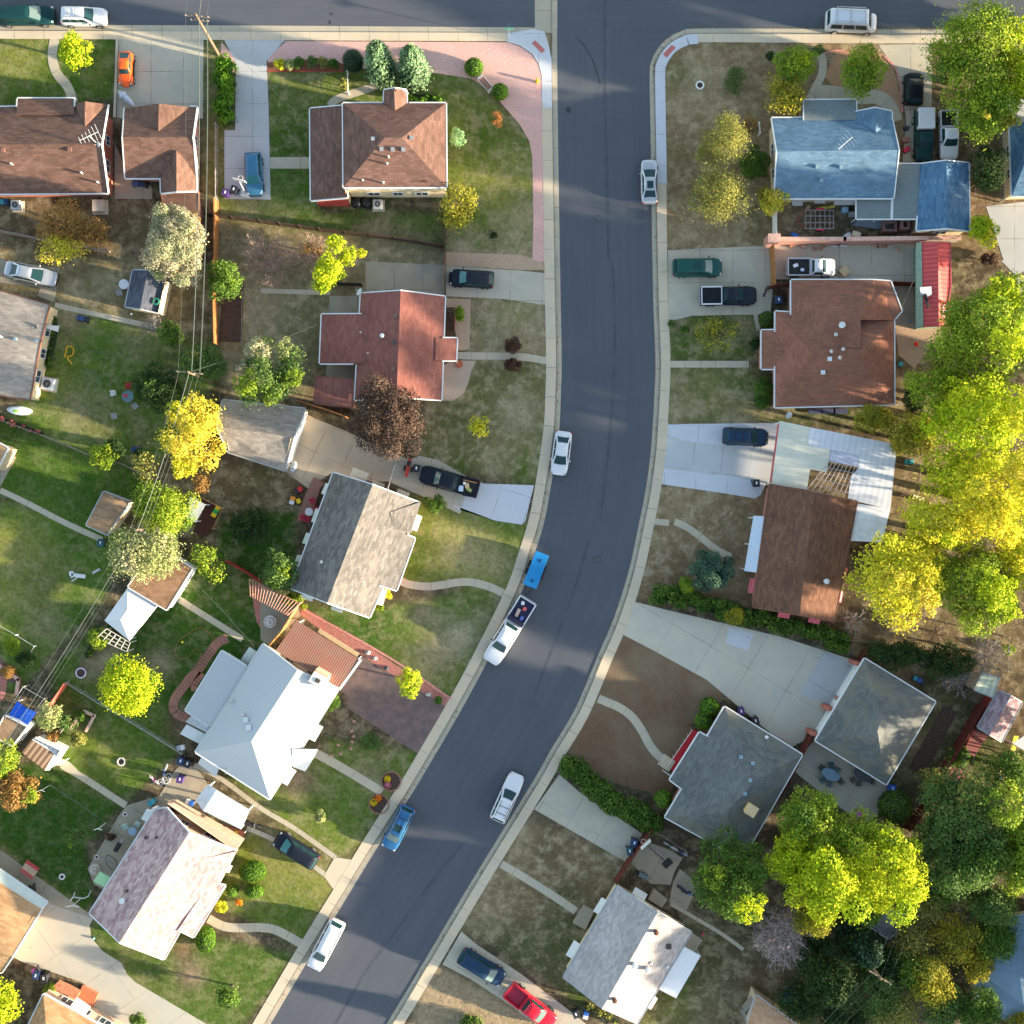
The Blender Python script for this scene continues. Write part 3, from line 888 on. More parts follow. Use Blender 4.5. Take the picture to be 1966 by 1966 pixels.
SH_LGREY = shingle('light_grey_shingle',(.24,.225,.23),(.33,.31,.31),tile=(.5,.22),mort=.88,k=.75)
SH_PURP = shingle('purple_grey_shingle',(.21,.14,.16),(.36,.28,.32))
ROLL_GREY = grainy('rolled_roofing',(.125,.16,.17),(.17,.205,.215),4.0,bump=.2)
MET_WHITE = ribbed('white_ribbed_roof',(.37,.395,.42),(.42,.445,.47),.3,.55,(.38,.44,.50))
MET_PATIO = ribbed('patio_panel',(.54,.55,.60),(.61,.62,.66),.62,.55,(.42,.44,.50))
MET_RED = ribbed('red_ribbed_roof',(.50,.055,.055),(.66,.10,.095),.45,.5,(.35,.04,.04))
CORR_RUST = ribbed('rust_corrugated',(.17,.075,.055),(.33,.20,.14),.24,.7,(.28,.06,.05))
CORR_BRN = ribbed('brown_corrugated',(.16,.09,.055),(.42,.29,.19),.55,.7,(.2,.12,.08))
CANVAS = plain('white_canvas',(.60,.61,.66),.85,var=.03)
awn_white = plain('white_awning',(.52,.54,.55),.6,var=.05)
awn_cream = plain('cream_awning',(.48,.52,.47),.6,var=.05)
awn_red = ribbed('red_awning',(.38,.05,.08),(.52,.12,.15),.3,.6)
def hip(e,ze,r,zr,gable=False,g0=None,g1=None):
 """e: four eave corners a b c d (px), r: ridge ends; r[0] lies at side d-a, r[1] at side b-c"""
 a,b,c,d = [(p[0],p[1],ze) for p in e]
 r0,r1 = [(p[0],p[1],zr) for p in r]
 F = [[a,b,r1,r0],[c,d,r0,r1]]
 if not (gable if g1 is None else g1):
  F.append([b,c,r1])
 if not (gable if g0 is None else g0):
  F.append([d,a,r0])
 return F
def inset(P,d):
 n = len(P)
 a = sum(P[i][0] * P[(i + 1) % n][1] - P[(i + 1) % n][0] * P[i][1] for i in range(n))
 if a < 0:
  P = P[::-1]
 out = []
 for i in range(n):
  p0,p1,p2 = Vector(P[i - 1][:2]),Vector(P[i][:2]),Vector(P[(i + 1) % n][:2])
  t1,t2 = (p1 - p0).normalized(),(p2 - p1).normalized()
  n1,n2 = Vector((-t1.y,t1.x)),Vector((-t2.y,t2.x))
  b = n1 + n2
  k = d / max(.35,1 + n1.dot(n2)) if b.length > 1e-3 else 0
  out.append(p1 + b * k)
 return out
class RF:
 def __init__(s):
  s.faces = []
 def z(s,x,y):
  best = None
  for P in s.faces:
   n = len(P)
   c = False
   j = n - 1
   for i in range(n):
    if (P[i].y > y) != (P[j].y > y) and x < (P[j].x - P[i].x) * (y - P[i].y) / (P[j].y - P[i].y) + P[i].x:
     c = not c
    j = i
   if c:
    nn = geometry.normal(P[:3] if len(P) == 3 else P)
    if abs(nn.z) > .05:
     zz = P[0].z - (nn.x * (x - P[0].x) + nn.y * (y - P[0].y)) / nn.z
     best = zz if best is None else max(best,zz)
  return best
def roof_mesh(name,mat,faces,parent,th=.16,uvrot=0):
 """faces: world Vectors; planar-ish polygons with uv along eave / up slope"""
 m = MB()
 edge = {}
 key = lambda p: (round(p.x,2),round(p.y,2))
 for P in faces:
  nn = geometry.normal(P[:3] if len(P) == 3 else P)
  if nn.z < 0:
   P = P[::-1]
   nn = -nn
  h = Vector((-nn.y,nn.x,0))
  if h.length < .02:
   e = P[1] - P[0]
   h = Vector((e.x,e.y,0))
  h.normalize()
  v = nn.cross(h)
  uvs = [((p.dot(h)),p.dot(v)) for p in P]
  if uvrot:
   uvs = [(b,a) for a,b in uvs]
  m.face(P,uvs)
  m.face([p - Vector((0,0,th)) for p in P[::-1]])
  for i in range(len(P)):
   a,b = P[i],P[(i + 1) % len(P)]
   k = frozenset((key(a),key(b)))
   edge.setdefault(k,[]).append((a,b))
 bd = [v[0] for v in edge.values() if len(v) == 1]
 for a,b in bd:
  d = Vector((0,0,th))
  m.face([a - d,b - d,b,a])
 return m.build(name,mat,parent),bd
def trim_mesh(name,mat,edges,parent,w=.12,h=.18,up=.03):
 m = MB()
 for a,b in edges:
  L = (b - a).length
  if L < .3:
   continue
  t = (b - a).normalized()
  n = Vector((t.y,-t.x,0)).normalized()
  z1,z0 = Vector((0,0,up)),Vector((0,0,up - h))
  q = [a + n * .002,b + n * .002,b + n * w,a + n * w]
  V = [p + z0 for p in q] + [p + z1 for p in q]
  m.mesh(V,[(3,2,1,0),(4,5,6,7),(0,1,5,4),(1,2,6,5),(2,3,7,6),(3,0,4,7)])
 return m.build(name,mat,parent)
def add_window(parent,a,b,t,w,z0,h,door=None,frame=None):
 """window (or door) in the wall from a to b at fraction t"""
 a,b = Vector((a[0],a[1],0)),Vector((b[0],b[1],0))
 d = (b - a).normalized()
 n = Vector((d.y,-d.x,0))           # outward for counter-clockwise footprints
 c = a + (b - a) * t + n * .02
 ang = math.atan2(d.y,d.x)
 m = MB()
 m.box(c + Vector((0,0,z0 + h / 2)) + n * .02,(w,.06,h),ang)
 o = m.build('door' if door else 'window',door or win_glass,parent)
 f = MB()
 fr = .07
 for dx,dz,sx,sz in ((0,h / 2,w + 2 * fr,fr),(0,-h / 2,w + 2 * fr,fr),(-w / 2,0,fr,h),(w / 2,0,fr,h)) + (((0,0,fr * .7,h),) if not door and w > .9 else ()):
  f.box(c + d * dx + n * .045 + Vector((0,0,z0 + h / 2 + dz)),(sx,.09,sz),ang)
 f.build('frame',frame or white_trim,o,local=False)
 return o
def house(name,label,cat,org,roofs,foot=None,wall=siding_tan,trim=white_trim,over=.4,wins=True,th=.16,extra_walls=(),z0=.1,garage=None,uvrot=0,wall_in=None,notrim=False,group=None,lean=0.0):
 """roofs: list of (material, [faces of (px,py,z)], trimmed?)"""
 loc = W(org[0],org[1],G0)
 t = thing(name,loc,label,cat,group)
 R = RF()
 for i,(mt,F,tr) in enumerate(roofs):
  wf = [[W(*p) for p in f] for f in F]
  R.faces += wf
  o,bd = roof_mesh('roof',mt,wf,t,th,uvrot)
  if tr and not notrim:
   ed = []
   others = []
   for j,(m2,F2,tr2) in enumerate(roofs):
    if j != i:
     r2 = RF()
     r2.faces = [[W(*p) for p in f] for f in F2]
     others.append(r2)
   for a,b in bd:      # keep only edges on the outside
    tt = (b - a).normalized()
    nrm = Vector((tt.y,-tt.x,0)).normalized()
    ns = max(1,int((b - a).length / .7)) if others else 1
    start = None
    for k in range(ns + 1):
     hit = k == ns
     if not hit:
      mid = a.lerp(b,(k + .5) / ns)
      for r2 in others:
       for dd in (.25,-.15):
        z2 = r2.z(mid.x + nrm.x * dd,mid.y + nrm.y * dd)
        if z2 is not None and z2 > mid.z - (.9 if dd > 0 else -.02):
         hit = True
     if hit:
      if start is not None:
       ed.append((a.lerp(b,start / ns),a.lerp(b,k / ns)))
      start = None
     elif start is None:
      start = k
   trim_mesh('gutter',trim,ed,t)
 if foot:
  feet = foot if isinstance(foot,list) and isinstance(foot[0],list) else [foot]
  for k,ft in enumerate(feet):
   P = [W(p[0],p[1],p[2] if len(p) > 2 else 2.6) for p in ft]
   Q = inset(P,over)
   m = MB()
   n = len(Q)
   for i in range(n):
    a,b = Q[i],Q[(i + 1) % n]
    L = (b - a).length
    ns = max(1,int(L / .5))
    prev = None
    for j in range(ns + 1):
     f_ = min(max(j / ns,.002),.998)
     q = a + (b - a) * f_
     zz = R.z(q.x,q.y) or R.z(q.x + .05,q.y + .05) or 2.5
     cur = (a + (b - a) * (j / ns),zz - .12)
     if prev:
      m.face([(prev[0].x,prev[0].y,z0),(cur[0].x,cur[0].y,z0),(cur[0].x,cur[0].y,cur[1]),(prev[0].x,prev[0].y,prev[1])])
     prev = cur
   m.build('wall',wall,t)
   if wins:
    for i in range(n):
     a,b = Q[i],Q[(i + 1) % n]
     L = (b - a).length
     if L < 2.6:
      continue
     q = (a + b) / 2
     top = R.z(q.x,q.y) or 2.7
     if garage is not None and i == garage:
      for ff in ((.27,.73) if L > 7.5 else (.5,)):
       add_window(t,a,b,ff,L * .40 if L > 7.5 else min(4.6,L * .75),.12,2.15,door=siding_white)
      continue
     kk = 1 if L < 5 else 2 if L < 9 else 3
     for j in range(kk):
      add_window(t,a,b,(j + 1) / (kk + 1),1.25 if j % 2 == 0 else .95,1.15,1.05)
     if top > 4.0 and L > 5 and wins == 2:
      for j in range(kk):
       add_window(t,a,b,(j + 1) / (kk + 1),1.25,3.3,.8)
 return t,R
def slab(name,mat,s_,parent,th=.06,uvrot=0):
 """sloped thin panel from points with z"""
 P = [W(*p) for p in PT(s_)]
 m = MB()
 nn = geometry.normal(P)
 if nn.z < 0:
  P = P[::-1]
 e = (P[1] - P[0]).normalized()
 f = Vector((-e.y,e.x,0))
 uv = [((p - P[0]).dot(e),(p - P[0]).dot(f)) for p in P]
 if uvrot:
  uv = [(b,a) for a,b in uv]
 m.face(P,uv)
 m.face([p - Vector((0,0,th)) for p in P[::-1]])
 for i in range(len(P)):
  a,b = P[i],P[(i + 1) % len(P)]
  m.face([a - Vector((0,0,th)),b - Vector((0,0,th)),b,a])
 return m.build(name,mat,parent)
def posts(parent,s_,h,r=.06,mat=None,z0=G0,name='post'):
 for q in PT(s_):
  c = W(q[0],q[1],h)
  m = MB()
  m.box((c.x,c.y,(z0 + h) / 2),(r * 2,r * 2,h - z0))
  m.build(name,mat or white_trim,parent)
def vents(parent,R,s_,kind='roof_vent',size=.3,h=.18,mat=None):
 """small fittings standing on the roof"""
 for q in PT(s_):
  c = W(q[0],q[1],4.0)
  z = R.z(c.x,c.y)
  if z is None:
   z = 3
  c = W(q[0],q[1],z)
  z = R.z(c.x,c.y) or z
  m = MB()
  if kind == 'roof_vent':
   m.box((c.x,c.y,z + h / 2 - .08),(size,size,h + .16))
   m.box((c.x,c.y,z + h + .02),(size * 1.25,size * 1.25,.05))
  else:
   m.disc((c.x,c.y,z - .15),size / 2,h + .15,10)
   m.disc((c.x,c.y,z + h),size / 2 * 1.5,.08,10,size * .3)
  m.build(kind,mat or metal_grey,parent)
def dish(parent,s_,z,az=120,r=.38):
 q = PT(s_)[0]
 c = W(q[0],q[1],z)
 m = MB()
 d = Vector((math.cos(rad(az)) * .75,math.sin(rad(az)) * .75,.66)).normalized()
 rot = d.to_track_quat('Z','Y').to_matrix()
 V = [c + rot @ Vector((0,0,-.06))]
 F = []
 for j in (1,2,3):
  for k in range(16):
   a = 2 * math.pi * k / 16
   rr = r * j / 3
   V.append(c + rot @ Vector((rr * math.cos(a),rr * math.sin(a) * .9,-.06 + .12 * (j / 3) ** 2)))
 F += [(0,1 + k,1 + (k + 1) % 16) for k in range(16)]
 for j in (0,1):
  F += [(1 + j * 16 + k,17 + j * 16 + k,17 + j * 16 + (k + 1) % 16,1 + j * 16 + (k + 1) % 16) for k in range(16)]
 m.mesh(V,F)
 o = m.build('satellite_dish',metal_white,parent)
 m = MB()
 m.tube([c - d * .05,c - d * .2 - Vector((0,0,.2)),c - d * .2 - Vector((0,0,.75))],.025,6)
 m.tube([c - rot @ Vector((0,r * .8,0)),c + d * .5],.018,5)
 m.build('bracket',metal_grey,o)
 return o
def antenna(parent,R,s_,ang=30,L=1.8):
 q = PT(s_)[0]
 c = W(q[0],q[1],5.0)
 z = (R.z(c.x,c.y) or 3.5)
 m = MB()
 m.tube([(c.x,c.y,z - .1),(c.x,c.y,z + 2.0)],.03,6)
 d = Vector((math.cos(rad(ang)),math.sin(rad(ang)),0))
 n = Vector((-d.y,d.x,0))
 top = Vector((c.x,c.y,z + 1.9))
 m.tube([top - d * L / 2,top + d * L / 2],.025,5)
 for k in range(6):
  p = top + d * (L * (k / 5 - .5))
  w = .35 + .1 * k
  m.tube([p - n * w,p + n * w],.018,4)
 m.build('tv_antenna',metal_white,parent)
def F3(s_):
 return PT(s_)
# ---------------------------------------------------------------- 1 brown house, top left
E = PT('00 -300,800 800,775 800,1432 -300,1440')
r = PT('00 -300,1072 752,1072')
t,R = house('brick_house','long red brick house with brown roof and tv antenna in the top left corner','house',px('00',400,1100),[
 (SH_BROWN,hip(E,2.7,r,4.6,gable=True),True),
 (SH_BROWN,[[q + (z,) for q,z in zip(PT('00 130,730 548,730 548,850 122,850'),(2.75,2.75,3.4,3.4))]],True),
 (SH_BROWN,[[q + (z,) for q,z in zip(PT('00 630,752 800,775 630,932'),(3.75,2.72,3.85))],[q + (z,) for q,z in zip(PT('00 630,752 630,932 545,768'),(3.75,3.85,2.75))]],False)],
 PT('00 -300,830 800,800 800,1432 -300,1440'),brick_red)
vents(t,R,'00 25,1115 520,1110',size=.32,mat=plain('brown_vent',(.2,.1,.08),.7))
vents(t,R,'00 95,1222 615,1290 735,1360','vent_pipe',.18,.45)
antenna(t,R,'00 700,1045',25,2.0)
dish(t,'00 735,1070',5.0,200,.3)
posts(t,'00 150,745 530,745',2.6)
slab('gable_trim',white_trim,'00 800,775,2.85 752,1072,4.75 762,1072,4.7 812,778,2.8',t)
slab('gable_trim',white_trim,'00 752,1072,4.75 800,1432,2.85 812,1432,2.8 762,1072,4.7',t)
# ---------------------------------------------------------------- garage of the brick house
E = PT('00 925,800 1460,792 1455,1322 930,1322')
r = PT('00 910,1018 1428,1018')
t,R = house('brick_garage','brown roofed brick garage with two cross gables, below the orange car','garage',px('00',1190,1090),[
 (SH_BROWN,hip(E,2.7,r,4.3,gable=True),True),
 (SH_BROWN,[[q + (z,) for q,z in zip(PT('00 1178,768 1412,796 1174,972'),(3.95,2.75,4.05))],[q + (z,) for q,z in zip(PT('00 1178,768 1174,972 930,802'),(3.95,4.05,2.75))]],False),
 (SH_BROWN,[[q + (z,) for q,z in zip(PT('00 1308,1115 1310,1420 1195,1432 1192,1322 1010,1300'),(3.95,3.9,2.72,2.72,2.75))],[q + (z,) for q,z in zip(PT('00 1308,1115 1455,1260 1456,1416 1310,1420'),(3.95,2.75,2.75,3.9))]],True)],
 PT('00 930,815 1458,810 1456,1416 1195,1425 1192,1322 930,1322'),siding_pink,garage=4)
slab('gable_trim',white_trim,'00 1460,792,2.85 1428,1018,4.45 1442,1018,4.4 1475,795,2.8',t)
slab('gable_trim',white_trim,'00 1428,1018,4.45 1455,1240,2.95 1470,1250,2.9 1442,1018,4.4',t)
# low extension behind
house('garden_shed','low brown roofed shed extension behind the brick garage, half under the silvery tree','shed',px('00',1330,1560),[
 (SH_BROWN,[[q + (z,) for q,z in zip(PT('00 1200,1440 1470,1440 1480,1930 1250,1700'),(2.3,2.3,2.2,2.2))]],True)],PT('00 1200,1440 1470,1440 1480,1930 1250,1700'),siding_pink,wins=False,trim=brown_trim)
# ---------------------------------------------------------------- 2 hip house at the corner
E = PT('01 612,765 1375,765 1380,1388 616,1390')
r = PT('01 920,1022 1050,1022')
t,R = house('hip_roof_house','two storey cream house with a russet hip roof behind the twin junipers','house',px('01',1000,1080),[
 (SH_RUSS,hip(E,4.6,[r[0],r[1]],6.3),True),
 (SH_RUSS,[[q + (z,) for q,z in zip(PT('01 992,655 1082,668 1085,765 998,815'),(5.35,4.6,4.6,5.5))],[q + (z,) for q,z in zip(PT('01 992,655 998,815 915,765 918,668'),(5.35,5.5,4.6,4.6))]],True),
 (SH_RUSS,[[q + (z,) for q,z in zip(PT('01 368,805 630,782 645,1463 374,1486'),(2.7,3.5,3.5,2.7))]],True)],
 [[q + (4.6,) for q in PT('01 612,765 1375,765 1380,1388 616,1390')],[q + (z,) for q,z in zip(PT('01 372,805 640,782 655,1463 378,1486'),(2.7,3.5,3.5,2.7))]],stucco_cream,over=.25,wins=2)
vents(t,R,'01 838,1035 1122,1025 898,1105 980,1105 1058,1105',size=.3)
vents(t,R,'01 950,1165 940,1215 760,1340 912,1358','vent_pipe',.16,.45)
q0 = WL('01 425,1490 645,1463 668,1533 432,1532',0.12)
m = MB()
a,b = W(*px('01',418,1478),2.6),W(*px('01',640,1455),3.35)
c_,d_ = W(*px('01',668,1530),.12),W(*px('01',432,1530),.12)
m.face([d_,c_,b,a])
m.build('side_wall',plain('red_board',(.42,.06,.045),.8),t)
m = MB()
a,b = W(*px('01',650,1462),.12),W(*px('01',1345,1462),.12)
c_ = [a,b,b + Vector((0,0,1.1)),a + Vector((0,0,1.1))]
m.mesh([p + Vector((0,dy,0)) for dy in (0,.25) for p in c_],[(0,1,2,3),(3,2,6,7),(0,3,7,4),(1,5,6,2)])
m.build('brick_plinth',brick_red,t)
m = MB()
aa = W(*px('01',1085,665),5.4)
m.box(aa + Vector((-.2,-.15,.1)),(.9,.12,.1),-.6)
m.build('roof_bracket',white_trim,t)
# ---------------------------------------------------------------- 3 red roof house
E = PT('11 745,245 1370,268 1342,1035 700,1035')
t,R = house('ranch_house','red shingled house with side wings, between the black hatchback drive and the dark plum tree','house',px('11',1000,620),[
 (SH_RED,[[q + (z,) for q,z in zip(PT('11 745,245 1040,225 1010,1015 700,1035'),(2.75,4.2,4.2,2.75))],[q + (z,) for q,z in zip(PT('11 1040,225 1370,268 1342,1035 1010,1015'),(4.2,2.75,2.75,4.2))]],True),
 (SH_RED,[[q + (z,) for q,z in zip(PT('11 455,400 800,398 790,765 440,765'),(2.45,3.1,3.1,2.45))]],True),
 (SH_RED,[[q + (z,) for q,z in zip(PT('11 1300,575 1458,577 1452,742 1295,742'),(3.12,2.55,2.55,3.12))]],True)],
 [PT('11 745,245 1370,268 1342,1035 700,1035'),[q + (2.5,) for q in PT('11 460,400 760,400 740,765 445,765')]],siding_pink)
vents(t,R,'11 1000,412 990,608 983,806',size=.32,mat=dark_vent)
vents(t,R,'11 745,537 800,690','vent_pipe',.16,.3)
vents(t,R,'11 905,562','vent_pipe',.32,.4,metal_white)
dish(t,'11 735,235',3.3,150,.42)
posts(t,'11 1450,590 1450,735',2.5)
t2,_ = house('patio_roof','separate low red shingled patio roof left of the plum tree','patio cover',px('11',550,970),[
 (SH_RED,[[q + (z,) for q,z in zip(PT('11 415,862 700,888 690,1090 398,1058'),(2.3,2.5,2.5,2.3))]],True)],None,trim=brown_trim)
posts(t2,'11 425,875 685,900 680,1075 410,1050',2.3,mat=brown_trim)
# ---------------------------------------------------------------- 4 slate and tan gable house
zz = lambda s_,Z: [q + (z,) for q,z in zip(PT(s_),Z)]
t,R = house('gable_house','grey and tan gabled house with cream awnings on every side, left of the blue trailer','house',px('21',600,200),[
 (SH_SLATE,[zz('11 540,1575 832,1665 21 497,606 225,500',(2.75,4.9,4.9,2.75)),zz('11 832,1665 1178,1798 21 810,716 497,606',(4.9,2.75,2.75,4.9))],True),
 (SH_SLATE,[zz('11 962,1868 1188,1792 21 1118,90',(3.85,2.9,2.85)),zz('11 962,1868 21 1118,90 985,60',(3.85,2.85,3.4))],False),
 (SH_SLATE,[zz('21 985,60 1146,130 1010,516 884,478',(3.36,2.5,2.45,2.95))],True)],
 PT('11 540,1575 1178,1798 21 1005,516 885,480 810,716 225,500'),siding_pink)
vents(t,R,'21 458,302','vent_pipe',.22,.5)
for s_ in ('11 690,1535,2.4 805,1580,2.4 775,1645,1.9 660,1600,1.9','11 835,1628,2.4 922,1660,2.4 905,1700,1.9 822,1665,1.9','11 1020,1692,2.4 1107,1725,2.4 1090,1768,1.9 1007,1735,1.9',
           '11 483,1650,1.9 520,1662,2.4 485,1740,2.4 450,1730,1.9','11 408,1838,1.9 450,1850,2.4 420,1950,2.4 375,1940,1.9','21 340,85,1.9 375,100,2.4 345,178,2.4 308,165,1.9','21 275,250,1.9 310,260,2.4 275,340,2.4 245,325,1.9',
           '21 315,532,2.4 392,562,2.4 385,600,1.9 302,570,1.9','21 533,622,2.4 612,650,2.4 602,685,1.9 522,655,1.9','11 1150,1880,2.4 1200,1900,1.9 21 1160,78,1.9 1110,60,2.4','21 890,502,2.4 940,515,1.9 905,630,1.9 850,612,2.4'):
 slab('awning',awn_cream,s_,t,.05)
# ---------------------------------------------------------------- 5 grey roof house, left edge
t,R = house('cream_house','cream walled house with a weathered grey roof on the left edge beside the picnic lawn','house',px('10',100,600),[
 (SH_GREY,[zz('10 -420,140 -250,160 365,330 292,625 -450,480',(2.7,2.7,2.7,4.3,4.3)),zz('10 -450,480 292,625 218,1032 -400,940',(4.3,4.3,2.7,2.7))],True)],
 PT('10 -420,140 365,330 218,1032 -400,940'),stucco_cream,over=.1,trim=brown_trim)
dish(t,'10 275,492',3.6,200,.35)
vents(t,R,'10 120,585 275,595',size=.25,mat=plain('blue_vent',(.2,.3,.36)))
vents(t,R,'10 15,568','vent_pipe',.22,.5)
slab('skylight',awn_white,'10 350,480,2.4 440,485,2.2 430,530,2.2 345,505,2.4',t)
# ---------------------------------------------------------------- shed navy
t,R = house('garden_shed','navy roofed garden shed with a coiled green hose on it, under the silvery tree','shed',px('10',1090,240),[
 (SH_NAVY,[zz('10 985,72 1095,75 1040,358 930,342',(2.0,2.7,2.7,2.0)),zz('10 1095,75 1225,165 1172,388 1040,358',(2.7,2.0,2.0,2.7))],True)],
 PT('10 985,72 1225,140 1172,388 930,342'),stucco_cream,over=.05,wins=False,trim=grey_trim)
# ---------------------------------------------------------------- 6 grey garage
t,R = house('detached_garage','grey shingled garage with a white door edge, between the green ash and the plum tree','garage',px('11',-20,1300),[
 (SH_GREY,[zz('11 -280,1035 332,1100 243,1312 -322,1235',(2.6,2.6,3.9,3.9)),zz('11 -322,1235 243,1312 180,1558 -240,1422',(3.9,3.9,2.6,2.6))],True)],
 PT('11 -280,1035 332,1100 180,1558 -240,1422'),siding_tan,over=.15,trim=grey_trim,garage=1)
slab('door_trim',white_trim,'11 335,1125,2.6 350,1130,2.2 262,1330,2.4 200,1545,2.2 182,1545,2.5 245,1318,3.3',t,.3)
# ---------------------------------------------------------------- tan shed
house('garden_shed','plain tan roofed shed at the end of the long lawn path on the left','shed',px('10',800,1880),[
 (shingle('tan_brown_shingle',(.22,.14,.085),(.32,.21,.135),mort=.9),[zz('10 770,1715 965,1790 880,1905 705,1840',(2.2,2.2,2.9,2.9)),zz('10 705,1840 880,1905 795,2035 640,1962',(2.9,2.9,2.2,2.2))],True)],
 PT('10 770,1715 965,1790 795,2035 640,1962'),siding_tan,over=.1,trim=grey_trim,wins=False)
# ---------------------------------------------------------------- brown shed by the canopy
t,R = house('garden_shed','long brown roofed shed with white eave, between the white canopy tent and the sage tree','shed',px('20',1180,420),[
 (shingle('warm_brown_shingle',(.22,.125,.072),(.31,.185,.115)),[zz('20 1160,190 1425,352 1235,660 950,490',(2.5,2.5,2.5,2.5))],True)],
 PT('20 1160,190 1425,352 1235,660 950,490'),siding_white,over=.08,wins=False)
# ---------------------------------------------------------------- 7 white metal roof house
t,R = house('metal_roof_house','house with a bright white ribbed metal roof and chimney, below the rust coloured carport','house',px('21',0,1500),[
 (MET_WHITE,[zz('21 18,915 272,1112 -67,1636 -482,1716',(2.8,5.1,5.1,2.8)),zz('21 272,1112 580,1247 70,2066 -67,1636',(5.1,2.8,2.8,5.1)),zz('21 -482,1716 -67,1636 70,2066',(2.8,5.1,2.8))],True),
 (MET_WHITE,[zz('20 1645,965 1830,1080 1935,1110 1600,1570 1555,1525 1375,1405',(2.4,2.55,2.75,2.75,2.55,2.4))],True),
 (MET_WHITE,[zz('21 232,1690 425,1696 390,1768',(3.35,2.72,2.72)),zz('21 232,1690 390,1768 332,1858 240,1826',(3.35,2.75,2.65,2.65))],False)],
 [PT('21 18,915 580,1247 70,2066 -482,1716'),[q + (2.4,) for q in PT('20 1645,965 1830,1080 1555,1525 1375,1405')]],siding_white,over=.35)
slab('lean_to_panel',metal_grey,'20 1420,1445,2.4 1550,1525,2.5 1530,1570,2.4 1375,1490,2.3',t)
slab('lean_to_panel',awn_white,'20 1385,1510,2.2 1520,1580,2.3 1490,1660,2.2 1335,1580,2.1',t)
slab('awning',awn_cream,'20 1850,935,2.4 1910,975,2.4 1845,1075,1.9 1782,1035,1.9',t)
m = MB()
c = W(*px('21',430,1180),4.6)
m.box((c.x,c.y,2.6),(1.55,1.05,4.8),rad(-30))
ch = m.build('chimney',plain('painted_chimney',(.62,.60,.56),.85),t)
m = MB()
m.box((c.x,c.y,5.03),(.5,.4,.08),rad(-30))
m.build('flue',dark_vent,ch)
m = MB()
m.box((c.x + .33,c.y + .62,2.3),(1.5,.25,4.2),rad(-30))
m.build('chimney_side',stucco_peach,ch)
vents(t,R,'20 1828,1475 1848,1532',size=.42,mat=metal_white)
vents(t,R,'20 1720,1335 1808,1436','vent_pipe',.2,.3)
for s_ in ('21 415,1505,2.4 466,1530,1.9 405,1640,1.9 355,1615,2.4','21 215,1825,2.3 268,1855,1.9 200,1965,1.9 150,1935,2.4','20 1492,1758,2.4 1625,1835,2.3 1600,1900,1.9 1468,1800,1.9'):
 slab('awning',awn_white,s_,t,.05)
dish(t,'20 1685,1850',2.8,250,.35)
# carport
t = thing('carport',W(*px('21',430,980),G0),'open carport with a rust and tan corrugated roof, joined to the white metal roofed house','carport')
slab('roof',CORR_RUST,'21 268,740,2.75 738,1032,2.75 585,1243,2.85 115,962,2.85',t,.05)
slab('beam',plain('tan_wood',(.45,.32,.18),.8),'21 440,800,2.5 735,985,2.5 715,1010,2.5 425,825,2.5',t,.15)
slab('front_beam',white_trim,'21 738,1025,2.8 752,1036,2.8 592,1258,2.85 580,1245,2.85',t,.16)
posts(t,'21 285,755 720,1030 600,1225 150,955',2.65)
# ---------------------------------------------------------------- 8 rose roof house
t,R = house('rose_roof_house','house with a mottled rose and cream shingle roof at lower left, beside the curved driveway','house',px('30',1150,900),[
 (SH_ROSE,[zz('30 1150,340 1235,330 1402,515 888,1326 664,1110',(2.8,3.2,5.0,5.0,2.8)),zz('30 1402,515 1758,650 1618,895 1670,905 1337,1240 1216,1452 888,1326',(5.0,2.8,2.9,2.75,2.9,2.8,5.0))],True),
 (SH_ROSE,[zz('30 1505,708 1758,650 1690,775',(4.0,3.0,2.9)),zz('30 1505,708 1690,775 1618,897',(4.0,2.9,2.85))],False),
 (SH_ROSE,[zz('30 1450,1040 1560,905 1670,908 1436,1288 1322,1232',(3.16,3.02,2.6,2.55,3.16))],True)],
 PT('30 1150,345 1758,650 1640,890 1436,1286 1340,1240 1216,1452 664,1110'),stucco_peach,over=.25)
vents(t,R,'30 1085,545 1163,545 945,940','vent_pipe',.2,.3,dark_vent)
vents(t,R,'30 915,1008','vent_pipe',.4,.5,metal_white)
dish(t,'30 1155,335',3.0,300,.5)
slab('awning',awn_white,'30 1680,745,2.3 1725,760,2.0 1700,810,2.0 1655,800,2.3',t)
slab('patio_cover',plain('green_panel',(.28,.48,.26),.6),'30 740,800,2.3 828,850,2.5 785,925,2.5 692,875,2.3',t)
slab('awning',awn_white,'30 1090,335,2.5 1140,350,2.6 1090,435,2.6 1045,410,2.4',t)
slab('wall_ledge',stucco_peach,'30 1240,295,2.6 1275,300,2.4 1790,590,2.4 1745,650,2.6',t,1.8)
# arched carport
t = thing('carport',W(*px('30',1650,330),G0),'small white arched metal carport over the side yard of the rose roofed house','carport')
slab('roof',metal_white,'30 1605,195,2.7 1855,345,2.7 1790,490,2.4 1505,350,2.4',t,.05)
slab('roof_side',metal_white,'30 1545,152,2.2 1605,195,2.7 1505,350,2.4 1450,270,2.0',t,.05)
posts(t,'30 1470,272 1550,170 1840,350 1785,480',2.2)
t = thing('deck',W(*px('30',1670,520),G0),'red painted deck with potted plants against the rose roofed house','deck')
slab('deck_floor',plain('red_deck',(.42,.13,.07),.8),'30 1540,430,.5 1822,510,.5 1757,612,.5 1500,470,.5',t,.4)
posts(t,'30 1545,435 1815,512 1755,605',1.2,.04,name='rail_post')
